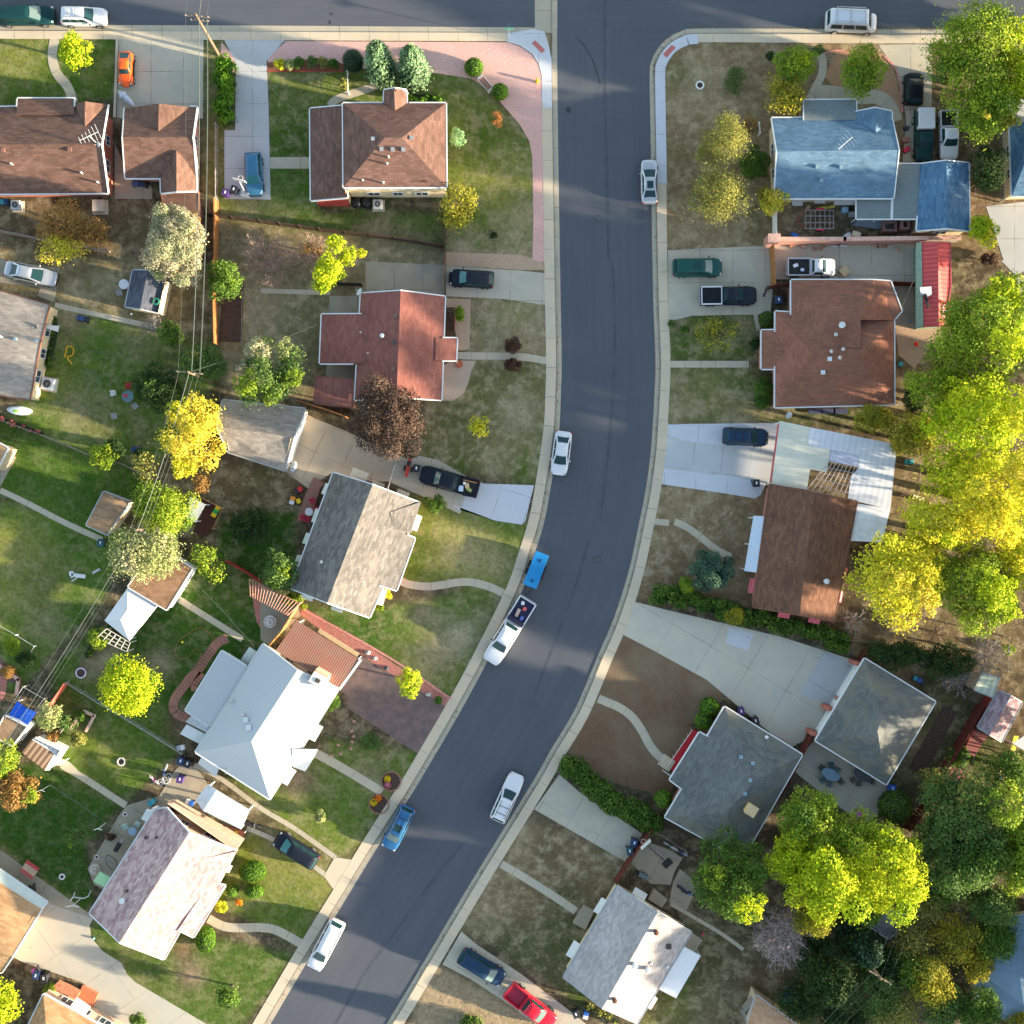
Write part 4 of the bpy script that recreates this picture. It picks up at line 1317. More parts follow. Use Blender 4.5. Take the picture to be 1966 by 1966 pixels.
# ---------------------------------------------------------------- 9 orange-brown roof, left
t,R = house('tan_roof_house','house with an orange tan roof cut by the left edge above the cream driveway','house',px('30',50,1150),[
 (SH_TAN,[zz('30 -500,620 0,890 305,1085 90,1432 -600,1180',(2.7,2.7,2.7,4.1,4.1)),zz('30 -600,1180 90,1432 10,1550 -700,1400',(4.1,4.1,2.7,2.7))],True),
 (awn_cream,[zz('30 -100,740 0,790 350,1030 300,1078 -100,830',(2.4,2.4,2.4,2.6,2.6))],True)],
 PT('30 -500,620 305,1085 10,1550 -700,1400'),stucco_peach,over=.25)
# ---------------------------------------------------------------- 10 tan roof bottom-left
t,R = house('tan_hip_house','peach walled house with a tan hip roof and brick steps on the bottom left edge','house',px('30',380,1900),[
 (SH_TAN,[zz('30 322,1712 900,2030 640,2500 60,2250',(2.8,2.8,2.8,2.8))[:2] + [px('30',520,2200) + (4.4,),px('30',350,2050) + (4.4,)],zz('30 322,1712 350,2050 60,2250',(2.8,4.4,2.8)),zz('30 900,2030 640,2500 520,2200',(2.8,2.8,4.4)),zz('30 640,2500 60,2250 350,2050 520,2200',(2.8,2.8,4.4,4.4))],True)],
 PT('30 322,1712 900,2030 640,2500 60,2250'),stucco_peach,over=.05,trim=white_trim)
slab('awning',awn_white,'30 570,1735,2.5 672,1805,2.3 620,1885,2.3 515,1815,2.6',t)
slab('brick_steps',plain('brick_steps',(.42,.15,.075),.85),'30 610,1650,.5 725,1710,.5 680,1820,.5 560,1745,.5',t,.35)
slab('brick_ledge',plain('terracotta_ledge',(.45,.19,.11),.85,var=.25),'30 425,1625,1.0 590,1700,1.0 560,1750,1.0 380,1665,1.0',t,.7)
# ---------------------------------------------------------------- 11 blue roof house top right
t,R = house('blue_roof_house','house with blue grey shingles and a flat porch roof at top right','house',px('03',530,1120),[
 (SH_BLUE,[zz('03 60,875 950,872 1003,1112 100,1125',(2.8,2.8,4.3,4.3)),zz('03 100,1125 1003,1112 963,1470 80,1472',(4.3,4.3,2.8,2.8))],True),
 (SH_BLUE,[zz('03 828,800 950,828 950,890 835,985',(3.6,2.85,2.9,3.7)),zz('03 828,800 835,985 690,890 682,830',(3.6,3.7,2.9,2.85))],True),
 (ROLL_GREY,[zz('03 300,742 686,740 690,890 300,890',(2.6,2.6,3.0,3.0))],True)],
 PT('03 60,885 950,885 963,1470 80,1472'),siding_tan,over=.3,trim=white_trim)
posts(t,'03 315,755 680,755',2.5)
vents(t,R,'03 395,1240 572,1243 425,1345',size=.28,mat=plain('blue_vent',(.2,.3,.36)))
antenna(t,R,'03 580,1090',40,1.8)
for i,s_ in enumerate(('03 205,1482,2.2 290,1482,2.2 290,1525,1.8 215,1525,1.8','03 375,1482,2.2 460,1482,2.2 460,1508,1.8 378,1508,1.8','03 525,1482,2.3 690,1482,2.3 690,1520,1.9 522,1522,1.9')):
 slab('awning',plain('grey_awning',(.22,.23,.25),.7),s_,t)
t,R = house('blue_roof_garage','blue gabled garage joined by a flat grey roof to the blue roofed house','garage',px('03',1340,1450),[
 (SH_BLUE2,[zz('03 1165,1216 1358,1192 1362,1692 1138,1710',(2.7,3.8,3.8,2.7)),zz('03 1358,1192 1522,1210 1526,1712 1362,1692',(3.8,2.7,2.7,3.8))],True),
 (ROLL_GREY,[zz('03 985,1216 1175,1216 1160,1622 950,1622 955,1470',(2.5,2.62,2.62,2.5,2.5)),zz('03 690,1478 955,1474 950,1622 690,1622',(2.3,2.48,2.48,2.3))],True)],
 [PT('03 1165,1216 1522,1210 1526,1712 1145,1710')],siding_tan,over=.15)
posts(t,'03 700,1610 850,1615',2.3)
slab('patio_ledge',plain('slate_ledge',(.12,.16,.2),.7),'03 700,1630,1.0 1000,1625,1.0 850,1700,.6 655,1670,.6',t,.1)
# ---------------------------------------------------------------- 12 right edge blue
house('edge_house','tan walled house with a blue roof cut by the right edge near the top','house',px('03',1950,1180),[
 (SH_BLUE2,[zz('03 1825,908 2500,880 2520,1170 1950,1180',(2.7,2.7,4.2,4.2)),zz('03 1950,1180 2520,1170 2480,1440 1842,1456',(4.2,4.2,2.7,2.7)),zz('03 1825,908 1950,1180 1842,1456',(2.7,4.2,2.7))],True)],
 PT('03 1825,908 2500,880 2480,1440 1842,1456'),siding_tan,over=.35,trim=white_trim)
# ---------------------------------------------------------------- 13 clay roof house
t,R = house('clay_roof_house','large clay brown hip roofed house on the right, below the black pickup','house',px('13',500,600),[
 (SH_CLAY,hip(PT('13 88,378 968,435 970,1068 85,1090'),2.8,PT('13 360,700 700,720'),4.4),True),
 (SH_CLAY,[zz('13 205,145 815,145 720,440 480,430',(2.8,2.8,4.0,4.0)),zz('13 815,145 942,155 1025,375 968,440 720,440',(2.8,2.8,2.8,2.8,4.0)),zz('13 205,145 480,430 430,640 205,560',(2.8,4.0,4.0,3.2)),zz('13 480,430 720,440 720,650 430,640',(4.0,4.0,4.1,4.1))],True),
 (SH_CLAY,[zz('13 -15,518 205,515 290,660 -15,662',(2.65,2.8,3.3,3.2)),zz('13 -15,662 290,660 205,805 -15,805',(3.2,3.3,2.8,2.65))],True)],
 [PT('13 205,145 942,155 1025,375 968,435 970,1068 85,1090 88,378 205,378'),[q + (2.7,) for q in PT('13 -15,518 120,518 120,805 -15,805')]],siding_pink,over=.3)
vents(t,R,'13 530,553 497,678 583,662 560,725','vent_pipe',.26,.35,metal_grey)
vents(t,R,'13 573,484','vent_pipe',.45,.5,metal_white)
vents(t,R,'13 487,732 437,832',size=.35,mat=metal_white)
# red roofed outbuilding
t,R = house('red_roof_outbuilding','long narrow outbuilding with a red ribbed metal roof on the right, beside the paved yard','shed',px('13',1270,150),[
 (MET_RED,[zz('03 1172,1800 1295,1800 13 1300,482 1185,487',(2.3,2.75,2.75,2.3)),zz('03 1295,1800 1382,1803 13 1388,180 1345,475 1300,482',(2.75,2.3,2.3,2.3,2.75))],True)],
 PT('03 1172,1800 1382,1803 13 1380,200 1345,475 1185,487'),plain('green_boards',(.14,.22,.17),.8,var=.3),over=.05,trim=plain('red_trim',(.45,.1,.1)),wins=False,uvrot=0)
slab('side_panel',plain('green_panel_wall',(.22,.29,.22),.8,var=.3,scale=6),'03 1130,1800,2.2 1172,1800,2.4 13 1185,487,2.4 1128,500,2.0',t,.06)
# ---------------------------------------------------------------- 14 patchwork patio roof
t = thing('patio_roof',W(*px('13',500,1500),G0),'big patchwork patio roof of pale panels and open lattice right of the navy wagon','patio cover')
slab('plywood_panel',plain('cream_panel',(.54,.53,.45),.7,var=.08,scale=1),'13 120,1190,2.65 345,1237,2.68 330,1370,2.68 495,1400,2.7 470,1570,2.7 345,1550,2.7 322,1700,2.7 60,1660,2.65',t)
slab('metal_panel',MET_PATIO,'13 345,1237,2.72 950,1357,2.72 985,1415,2.72 940,1850,2.72 790,1810,2.72 625,1772,2.72 650,1600,2.72 700,1545,2.72 712,1450,2.72 495,1405,2.72 330,1370,2.72',t,.06)
slab('metal_panel',plain('lilac_panel',(.43,.45,.56),.6),'13 497,1408,2.7 712,1450,2.7 706,1535,2.7 487,1490,2.7',t,.05)
slab('metal_panel',plain('worn_white_panel',(.66,.67,.70),.7,var=.15,scale=1.2),'13 683,1800,2.7 940,1845,2.7 23 880,160,2.6 640,148,2.6',t,.05)
m = MB()
a,b,c_,d_ = [W(*p,2.68) for p in PT('13 487,1490 706,1535 625,1775 322,1700')]
for k in range(9):
 f = k / 8
 m.tube([a.lerp(b,f),d_.lerp(c_,f)],.05,4)
for k in range(6):
 f = k / 5
 m.tube([a.lerp(d_,f),b.lerp(c_,f)],.05,4)
m.build('lattice',plain('grey_timber',(.36,.30,.27),.8),t)
posts(t,'13 125,1200 950,1365 935,1840 70,1650 23 870,150',2.6)
slab('edge_trim',plain('red_trim2',(.45,.1,.1)),'13 105,1215,2.6 118,1215,2.6 58,1650,2.6 44,1650,2.6',t)
# ---------------------------------------------------------------- 15 dark brown house
t,R = house('brown_gable_house','dark brown gabled house with red awnings below the patchwork patio roof','house',(1550,1060),[
 (SH_DKBR,[zz('P 1478,930 1563,947 1535,1180 1446,1165',(2.8,4.1,4.1,2.8)),zz('P 1563,947 1645,963 1602,1193 1535,1180',(4.1,2.8,2.8,4.1))],True)],
 PT('P 1478,930 1645,963 1602,1193 1446,1165'),siding_pink,over=.3,trim=brown_trim)
slab('porch_roof',plain('pale_blue_metal',(.46,.53,.62),.5,var=.06),'P 1447,990,2.6 1491,993,2.9 1471,1102,2.9 1429,1096,2.6',t,.08)
posts(t,'P 1448,994 1440,1045 1431,1093',2.5)
vents(t,R,'23 455,446','vent_pipe',.38,.75,metal_white)
for s_ in ('P 1440,1110,1.9 1454,1111,2.5 1451,1141,2.5 1436,1138,1.9','23 115,672,2.5 198,690,2.5 190,728,1.9 103,712,1.9','23 340,713,2.5 422,732,2.5 412,770,1.9 328,750,1.9','23 605,345,2.5 625,350,2.0 610,420,2.0 590,415,2.5','23 570,520,2.5 590,525,2.0 575,605,2.0 555,600,2.5'):
 slab('awning',awn_red,s_,t,.05)
# ---------------------------------------------------------------- 16 square hip garage
t,R = house('hip_roof_garage','sage grey pyramid roofed garage with white gutters beside the very wide driveway','garage',px('23',830,1480),[
 (SH_SAGE,[zz('23 750,1022 1274,1342 885,1450',(2.8,2.8,4.6)),zz('23 1274,1342 910,1955 845,1560 885,1450',(2.8,2.8,4.6,4.6)),zz('23 910,1955 385,1630 845,1560',(2.8,2.8,4.6)),zz('23 385,1630 750,1022 885,1450 845,1560',(2.8,2.8,4.6,4.6))],True)],
 PT('23 750,1022 1274,1342 910,1955 385,1630'),siding_pink,over=.3,garage=3)
slab('door_canopy',awn_white,'23 702,1075,2.3 722,1085,2.6 405,1600,2.6 388,1585,2.3',t,.08)
for s_ in ('23 690,1045 725,1048 712,1078 680,1072','23 480,1380 520,1385 512,1412 468,1408','23 365,1565 405,1575 395,1605 352,1590'):
 q = PT(s_)
 m = MB()
 m.prism([W(a,b,2.5) for a,b in q],.1,2.5)
 m.build('brick_pier',brick_red,t)
# ---------------------------------------------------------------- 17 sage hip house
t,R = house('sage_roof_house','low sage grey hip roofed house with a red porch strip and bare front yard','house',(1400,1500),[
 (SH_SAGE,[zz('P 1391,1357 1540,1449 1450,1500',(2.8,2.8,4.2)),zz('P 1540,1449 1425,1650 1395,1560 1450,1500',(2.8,2.8,4.2,4.2)),zz('P 1425,1650 1277,1569 1395,1560',(2.8,2.8,4.2)),zz('P 1277,1569 1308,1517 1358,1414 1391,1357 1450,1500 1395,1560',(2.8,2.8,2.8,2.8,4.2,4.2))],True),
 (SH_SAGE,[zz('P 1343,1406 1375,1424 1322,1524 1286,1497',(2.62,2.98,2.98,2.62))],True)],
 PT('P 1391,1357 1540,1449 1425,1650 1277,1569 1308,1517 1360,1416'),siding_pink,over=.3)
for q in ('22 1630,1748','22 1718,1795','22 1700,1922','32 1660,220'):
 vents(t,R,q,size=.3,mat=plain('blue_vent',(.2,.3,.36)))
vents(t,R,'22 1818,1600','vent_pipe',.25,.4,metal_white)
q = PT('32 1705,340')[0]
c = W(*q,4.3)
m = MB()
m.box((c.x,c.y,4.25),(1.0,1.0,.95),rad(-32))
sc_ = m.build('swamp_cooler',plain('tan_cooler',(.52,.36,.17),.7),t)
m = MB()
m.box((c.x,c.y,4.75),(1.12,1.12,.06),rad(-32))
m.build('cooler_lid',plain('tan_lid',(.60,.44,.25),.7),sc_)
slab('red_porch',plain('red_porch_paint',(.50,.03,.04),.6),'22 1282,1548,.45 1325,1572,.45 1130,1860,.45 1085,1830,.45',t,.3)
m = MB()
for s_ in ('22 1270,1555 1080,1832','22 1055,1855 1120,1900'):
 a,b = [W(*p,1.2) for p in PT(s_)]
 m.tube([a,b],.035,5)
 for k in range(8):
  p = a.lerp(b,k / 7)
  m.tube([p,p - Vector((0,0,.8))],.02,4)
m.build('porch_rail',white_trim,t)
for k in range(4):
 q = [(1275 - k * 5.2,1461 - k * 3.4)]
 m = MB()
 c = W(q[0][0] + 12,q[0][1] + 8,.2)
 m.box((c.x,c.y,.12 + (3 - k) * .05 + .02),(.34,1.3,.1 + (3 - k) * .1),rad(-32))
 m.build('step',conc_walk,t)
# ---------------------------------------------------------------- 18 grey/cream gable
t,R = house('pale_gable_house','pale grey and cream gabled house with white awnings, near the red pickup','house',px('32',800,1450),[
 (SH_LGREY,[zz('32 712,910 1012,1110 606,1812 318,1584',(2.8,4.8,4.8,2.8)),zz('32 1012,1110 1266,1250 866,1926 606,1812',(4.8,2.8,2.8,4.8))],True)],
 PT('32 712,910 1266,1250 866,1926 318,1584'),stucco_cream,over=.3,trim=grey_trim)
vents(t,R,'32 1000,1240 693,1742','vent_pipe',.36,.55,plain('rust_vent',(.10,.04,.03)))
vents(t,R,'32 1097,1355',size=.42,mat=dark_vent)
vents(t,R,'32 938,1515 840,1482','vent_pipe',.42,.6,metal_white)
vents(t,R,'32 970,1478 1088,1508',size=.22,mat=metal_white)
for s_ in ('32 600,992,2.0 640,1015,2.5 585,1125,2.5 537,1095,2.0','32 395,1310,2.0 442,1340,2.5 382,1450,2.5 333,1420,2.0','32 850,915,2.0 940,970,2.0 915,1020,2.5 825,965,2.5','32 990,1722,2.4 1015,1745,2.0 965,1825,2.0 938,1808,2.4'):
 slab('awning',awn_white,s_,t,.05)
slab('patio_roof',plain('white_patio_panel',(.62,.64,.68),.5,var=.05),'32 1205,1355,2.6 1335,1425,2.4 1152,1742,2.4 1020,1672,2.6',t,.12)
slab('front_porch',conc_old,'32 468,1055,.5 545,1095,.5 480,1235,.5 385,1185,.5',t,.4)
slab('back_step',conc_old,'32 985,925,.5 1090,1010,.5 1045,1070,.5 945,1010,.5',t,.4)
posts(t,'32 1325,1430 1155,1730',2.4)
slab('fascia_board',white_trim,'32 715,905,2.75 1012,1085,3.9 1262,1240,2.75 1262,1252,2.7 1012,1108,3.8 712,912,2.7',t,.06)
# ---------------------------------------------------------------- small buildings right / bottom
house('garden_shed','small tan roofed shed at the bottom edge below the pinkish dead tree','shed',px('32',1850,1880),[
 (shingle('tan_felt',(.30,.19,.115),(.38,.25,.16)),[zz('32 1745,1715 2120,1990 2000,2250 1680,1930',(2.3,2.3,2.3,2.3))],True)],PT('32 1745,1715 2120,1990 2000,2250 1680,1930'),siding_tan,over=.1,wins=False,trim=grey_trim)
t = thing('lean_to',W(*px('32',1680,1850),G0),'grey open sided lean to box beside the tan roofed shed at the bottom','lean-to')
slab('panel',plain('grey_wood',(.26,.24,.22),.8),'32 1632,1828,1.4 1655,1830,1.4 1700,1910,1.4 1672,1925,1.4',t,1.0)
slab('panel',MATS['grey_wood'],'32 1655,1830,1.6 1745,1720,1.9 1755,1740,1.9 1668,1845,1.6',t,1.0)
house('purple_roof_shed','red sided shed with a mottled purple grey roof near the right edge','shed',px('23',1750,1450),[
 (SH_PURP,[zz('23 1748,1260 1835,1300 1680,1585 1590,1532',(2.3,2.8,2.8,2.3)),zz('23 1835,1300 1918,1348 1768,1638 1680,1585',(2.8,2.3,2.3,2.8))],True)],
 PT('23 1748,1260 1918,1348 1768,1638 1590,1532'),plain('dark_red_boards',(.17,.03,.03),.8),over=.08,wins=False,trim=grey_trim)
house('pale_shed','small pale green ribbed roof shed above the purple roofed shed','shed',px('23',1650,1220),[
 (ribbed('pale_green_ribbed',(.38,.44,.34),(.52,.56,.45),.7,.6),[zz('23 1622,1128 1745,1165 1702,1308 1562,1250',(2.2,2.2,2.2,2.2))],True)],PT('23 1622,1128 1745,1165 1702,1308 1562,1250'),siding_tan,over=.08,wins=False,trim=grey_trim)
t = thing('deck',W(*px('23',1570,1650),G0),'faded red deck below the purple roofed shed near the right edge','deck')
slab('deck_floor',plain('faded_red_deck',(.27,.09,.085),.8),'23 1560,1540,.4 1668,1590,.4 1560,1750,.4 1490,1700,.4',t,.25)
t = thing('deck',W(*px('33',1400,130),G0),'small red wooden deck with a tan rail beside the red fence on the right','deck')
slab('deck_floor',MATS['faded_red_deck'],'33 1390,20,1.0 1510,60,1.0 1470,235,1.0 1330,160,1.0',t,.2)
slab('rail',plain('tan_rail',(.48,.35,.2),.8),'33 1385,10,1.9 1400,15,1.9 1345,165,1.9 1325,160,1.9',t,.1)
posts(t,'33 1340,158 1465,230',1.9,.05,MATS['tan_rail'])
house('blue_roof_cottage','house with a plain blue roof behind branches in the bottom right corner','house',px('33',1850,1500),[
 (plain('blue_roof_felt',(.17,.26,.36),.8,var=.12,scale=.6),[zz('33 1835,1135 2300,1060 2300,1800 1932,1790 1590,1545',(2.7,2.7,3.6,3.6,2.7)),zz('33 1590,1545 1932,1790 2300,1800 2300,2200 1560,1760',(2.7,3.6,3.6,2.7,2.7))],True)],
 PT('33 1835,1135 2300,1060 2300,2200 1560,1760 1590,1545'),siding_tan,over=.7,wins=False,trim=grey_trim)
# striped shed, tan shed with tarp (left side)
t,R = house('striped_shed','little white shed with a rusty striped metal roof at the end of the back path','shed',px('20',310,1720),[
 (CORR_BRN,[zz('20 238,1622 405,1728 332,1850 160,1718',(2.2,2.2,2.2,2.2))],False),
 (ribbed('white_corrugated',(.5,.5,.5),(.74,.73,.72),.5,.6),[zz('20 265,1602 458,1702 405,1728 238,1622',(1.9,1.9,2.2,2.2)),zz('20 405,1728 458,1702 365,1850 332,1850',(2.2,1.9,1.9,2.2))],False)],
 PT('20 250,1612 445,1708 355,1850 165,1718'),siding_white,over=.05,wins=False)
house('garden_shed','tan roofed shed beside the bright blue tarp on the left edge','shed',px('20',90,1560),[
 (MATS['tan_brown_shingle'],[zz('20 35,1445 198,1532 92,1668 -40,1600',(2.2,2.2,2.2,2.2))],True)],PT('20 35,1445 198,1532 92,1668 -40,1600'),siding_white,over=.05,wins=False)
# left edge building corner
house('edge_garage','corner of a tan roofed garage on the left edge above the clipped lawn','garage',px('10',0,1420),[
 (SH_TAN,[zz('10 -300,1250 0,1360 58,1392 -30,1560 -320,1450',(2.6,2.6,2.6,2.6,2.6))],True)],PT('10 -300,1250 0,1360 58,1392 -30,1560 -320,1450'),siding_tan,over=.1,wins=False)
# slate garage roof glimpsed through trees at lower right
house('garden_shed','dark slate roofed shed half hidden under the big lime tree, crossed by power lines','shed',px('33',930,1230),[
 (shingle('dark_slate_shingle',(.11,.11,.13),(.19,.185,.20)),[zz('33 760,1050 1080,1130 1000,1230 930,1300 850,1250 700,1150',(2.6,) * 6)],True)],PT('33 760,1050 1080,1130 1000,1230 930,1300 850,1250 700,1150'),brick_red,over=.1,wins=False,trim=grey_trim)
# ================================================================ VEHICLES
CARGLASS = glass_mat('car_glass',(.012,.04,.045),.07)
CARGLASS_L = glass_mat('pale_car_glass',(.10,.15,.15),.12)
TYRE = plain('tyre_rubber',(.02,.02,.02),.85)
RIM = plain('wheel_rim',(.45,.46,.48),.35,metal=.8)
BLACKTRIM = plain('black_plastic',(.02,.02,.022),.6)
HEADL = plain('headlight_lens',(.42,.45,.48),.15,var=.02)
TAILL = plain('tail_light_lens',(.40,.015,.02),.2,var=.05)
def paint(name,col,metal=.15):
 if name in MATS:
  return MATS[name]
 g = N(name)
 g.b.inputs['Base Color'].default_value = (*col,1)
 g.set(g.b,Roughness=.32,Metallic=metal if max(col) > .3 else 0)
 g.b.inputs['Coat Weight'].default_value = .06 if max(col) < .2 else .4
 g.b.inputs['Coat Roughness'].default_value = .06
 if max(col) < .2:
  g.b.inputs['Specular IOR Level'].default_value = .15
  g.set(g.b,Roughness=.45)
 MATS[name] = g.m
 return g.m
def loft_body(L,Wd,st,parent,mat,name='body'):
 """st: rows of (x fraction from rear, half width fraction, z low, z top); smooth hull"""
 m = MB()
 V = []
 hw = Wd / 2
 for xf,wf,zl,zt in st:
  x = (xf - .5) * L
  w = hw * wf
  h = zt - zl
  ring = [(0,zl),(w * .80,zl),(w * .95,zl + h * .10),(w * 1.0,zl + h * .35),(w * 1.0,zl + h * .60),(w * .97,zl + h * .82),(w * .90,zl + h * .95),(w * .72,zl + h * 1.0),(w * .35,zt + .025),(0,zt + .035)]
  full = ring + [(-a,b) for a,b in ring[-2:0:-1]]
  V += [(x,a,b) for a,b in full]
 n = 18
 F = []
 for i in range(len(st) - 1):
  for k in range(n):
   F.append((i * n + k,i * n + (k + 1) % n,(i + 1) * n + (k + 1) % n,(i + 1) * n + k))
 F = [f for f in F]
 F.append(tuple(range(n))[::-1])
 F.append(tuple((len(st) - 1) * n + k for k in range(n)))
 m.mesh(V,F)
 o = m.build(name,mat,parent,local=True,smooth=True)
 b = o.modifiers.new('edge','EDGE_SPLIT')
 b.split_angle = rad(50)
 return o
def cabin(L,Wd,c,parent,mat,roofmat=None,glass=CARGLASS,sunroof=False,rails=False,nside=2,wsg=None,bulge=.0):
 """c = (rear base x, rear roof x, front roof x, front base x) fractions, (belt z, roof z), (belt half width, roof half width) fractions"""
 (rb,rt,ft,fb),(zb,zr),(wb,wt) = c
 X = lambda f: (f - .5) * L
 hb,ht = Wd / 2 * wb,Wd / 2 * wt
 zr2 = zr - .10
 V,F = [],[]
 rows = [(0.0,X(rb),X(fb),hb,zb - .08),(0.5,X(rb) * .5 + X(rt) * .5,X(fb) * .5 + X(ft) * .5,hb * .5 + ht * .5,(zb + zr2) / 2),
   (0.9,X(rt) - .0,X(ft) + .0,ht,zr2),(1.0,X(rt) + .16,X(ft) - .16,ht - .12,zr - .01),(1.1,X(rt) + .45,X(ft) - .45,ht - .38,zr + .03)]
 npt = 20
 for _,xr,xf,w,z in rows:
  r = .16 if z < zr - .05 else .2
  r = min(r,(xf - xr) * .3,w * .5)
  cs = [(xf - r,w - r,0),(xr + r,w - r,90),(xr + r,-w + r,180),(xf - r,-w + r,270)]
  for cx,cy,a0 in cs:
   for k in range(5):
    a = rad(a0 + k * 22.5)
    bx = .10 * (1 - (abs(cy + r * math.sin(a)) / w) ** 2) if a0 in (0,270) else 0
    V.append((cx + r * math.cos(a) + bx,cy + r * math.sin(a),z))
 for i in range(len(rows) - 1):
  for k in range(npt):
   F.append((i * npt + k,i * npt + (k + 1) % npt,(i + 1) * npt + (k + 1) % npt,(i + 1) * npt + k))
 F.append(tuple((len(rows) - 1) * npt + k for k in range(npt)))
 m = MB()
 m.mesh(V,F)
 cab = m.build('cabin',roofmat or mat,parent,local=True,smooth=True)
 b = cab.modifiers.new('edge','EDGE_SPLIT')
 b.split_angle = rad(40)
 def pane(name,p00,p10,p11,p01,n,u0,u1,v0,v1,g,curve=0.0):
  """bilinear patch, bottom edge p00-p10, top p01-p11"""
  m = MB()
  Vv,Ff = [],[]
  nu = 6
  for j in (0,1,2):
   v = v0 + (v1 - v0) * j / 2
   for i in range(nu + 1):
    u = u0 + (u1 - u0) * i / nu
    p = (Vector(p00) * (1 - u) + Vector(p10) * u) * (1 - v) + (Vector(p01) * (1 - u) + Vector(p11) * u) * v
    p += Vector(n) * .022 + Vector((curve * (1 - (2 * u - 1) ** 2),0,0))
    Vv.append(p)
  for j in (0,1):
   for i in range(nu):
    q = j * (nu + 1) + i
    Ff.append((q,q + 1,q + nu + 2,q + nu + 1))
  fn = (Vector(Vv[1]) - Vector(Vv[0])).cross(Vector(Vv[nu + 1]) - Vector(Vv[0]))
  if fn.dot(Vector(n)) < 0:
   Ff = [f[::-1] for f in Ff]
  m.mesh(Vv,Ff)
  return m.build(name,g,parent,local=True,smooth=True)
 fB,fT = (X(fb),X(ft))
 rB,rT = (X(rb),X(rt))
 nf = Vector((zr2 - zb,0,fB - fT)).normalized()
 nr = Vector((-(zr2 - zb),0,rT - rB)).normalized()
 pane('windshield',(fB,-hb,zb),(fB,hb,zb),(fT,ht,zr2),(fT,-ht,zr2),nf,.09,.91,.06,.97,wsg or glass,.10)
 pane('rear_window',(rB,-hb,zb),(rB,hb,zb),(rT,ht,zr2),(rT,-ht,zr2),nr,.10,.90,.12,.92,glass)
 for sgn in (1,-1):
  ns = Vector((0,sgn,(hb - ht) / (zr2 - zb))).normalized()
  e = .93 / nside
  for k in range(nside):
   u0 = .05 + k * (.90 / nside) + .015
   u1 = .05 + (k + 1) * (.90 / nside) - .015
   pane('side_window',(rB,sgn * hb,zb),(fB,sgn * hb,zb),(fT,sgn * ht,zr2),(rT,sgn * ht,zr2),ns,u0,u1,.14,.88,glass)
 if sunroof:
  m = MB()
  xs = X(ft) - .75
  m.box((xs,0,zr + .028),(.75,ht * 1.1,.03))
  m.build('sunroof',CARGLASS,parent,local=True)
 if rails:
  for sgn in (1,-1):
   m = MB()
   m.tube([(X(rt) + .25,sgn * (ht - .12),zr),(X(rt) + .35,sgn * (ht - .12),zr + .09),(X(ft) - .35,sgn * (ht - .12),zr + .09),(X(ft) - .25,sgn * (ht - .12),zr)],.025,5)
   m.build('roof_rail',BLACKTRIM if rails == 2 else RIM,parent,local=True)
  m = MB()
  for f in (.3,.65):
   xx = X(rt) + (X(ft) - X(rt)) * f
   m.box((xx,0,zr + .09),(.05,ht * 1.75,.03))
  m.build('cross_bar',BLACKTRIM if rails == 2 else RIM,parent,local=True)
 return cab
def wheels(L,Wd,parent,fr=.80,rr=.20,R=.34,out=0.03):
 for f in (fr,rr):
  for sgn in (1,-1):
   x,y = (f - .5) * L,sgn * (Wd / 2 - .11 + out)
   def cyl(r,w,yc):
    V = []
    n = 18
    for yy in (-w / 2,w / 2):
     for k in range(n):
      a = 2 * math.pi * k / n
      V.append((x + r * math.cos(a),yc + yy,R + r * math.sin(a)))
    return V,[(k,(k + 1) % n,n + (k + 1) % n,n + k) for k in range(n)] + [tuple(range(n))[::-1],tuple(range(n,2 * n))]
   m = MB()
   m.mesh(*cyl(R,.22,y))
   w = m.build('wheel',TYRE,parent,local=True)
   m = MB()
   m.mesh(*cyl(R * .62,.23,y + sgn * .01))
   m.build('rim',RIM,w,local=True)
def bits(L,Wd,parent,zb,mirx=.64,mat=None,zl=.66,inset_=.0):
 for sgn in (1,-1):
  m = MB()
  m.box(((mirx - .5) * L,sgn * (Wd / 2 + .07),zb + .04),(.13,.20,.13))
  m.build('mirror',mat or BLACKTRIM,parent,local=True,bevel=.03)
  m = MB()
  m.box((L / 2 - .24,sgn * (Wd / 2 - .27),zl + .02),(.26,.22,.13))
  m.build('headlight',HEADL,parent,local=True,bevel=.03)
  m = MB()
  m.box((-L / 2 + .10,sgn * (Wd / 2 - .20),zl + .1),(.16,.22,.2))
  m.build('tail_light',TAILL,parent,local=True,bevel=.03)
 m = MB()
 m.box((L / 2 - .02,0,.45),(.12,Wd * .72,.18))
 m.build('bumper',BLACKTRIM,parent,local=True,bevel=.04)
def place(name,s_,width,label,cat,group=None,zc=.6):
 """s_: front point, rear point (photo)"""
 (fx,fy),(bx,by) = PT(s_)
 f,b = W(fx,fy,zc),W(bx,by,zc)
 d = f - b
 t = thing(name,((f.x + b.x) / 2,(f.y + b.y) / 2,.0),label,cat,group,math.atan2(d.y,d.x))
 return t,d.length
def zset(t,z):
 t.location.z = z
GRP_STREET = 'vehicles parked along the curved street'
GRP_DRIVE = 'vehicles parked on driveways'
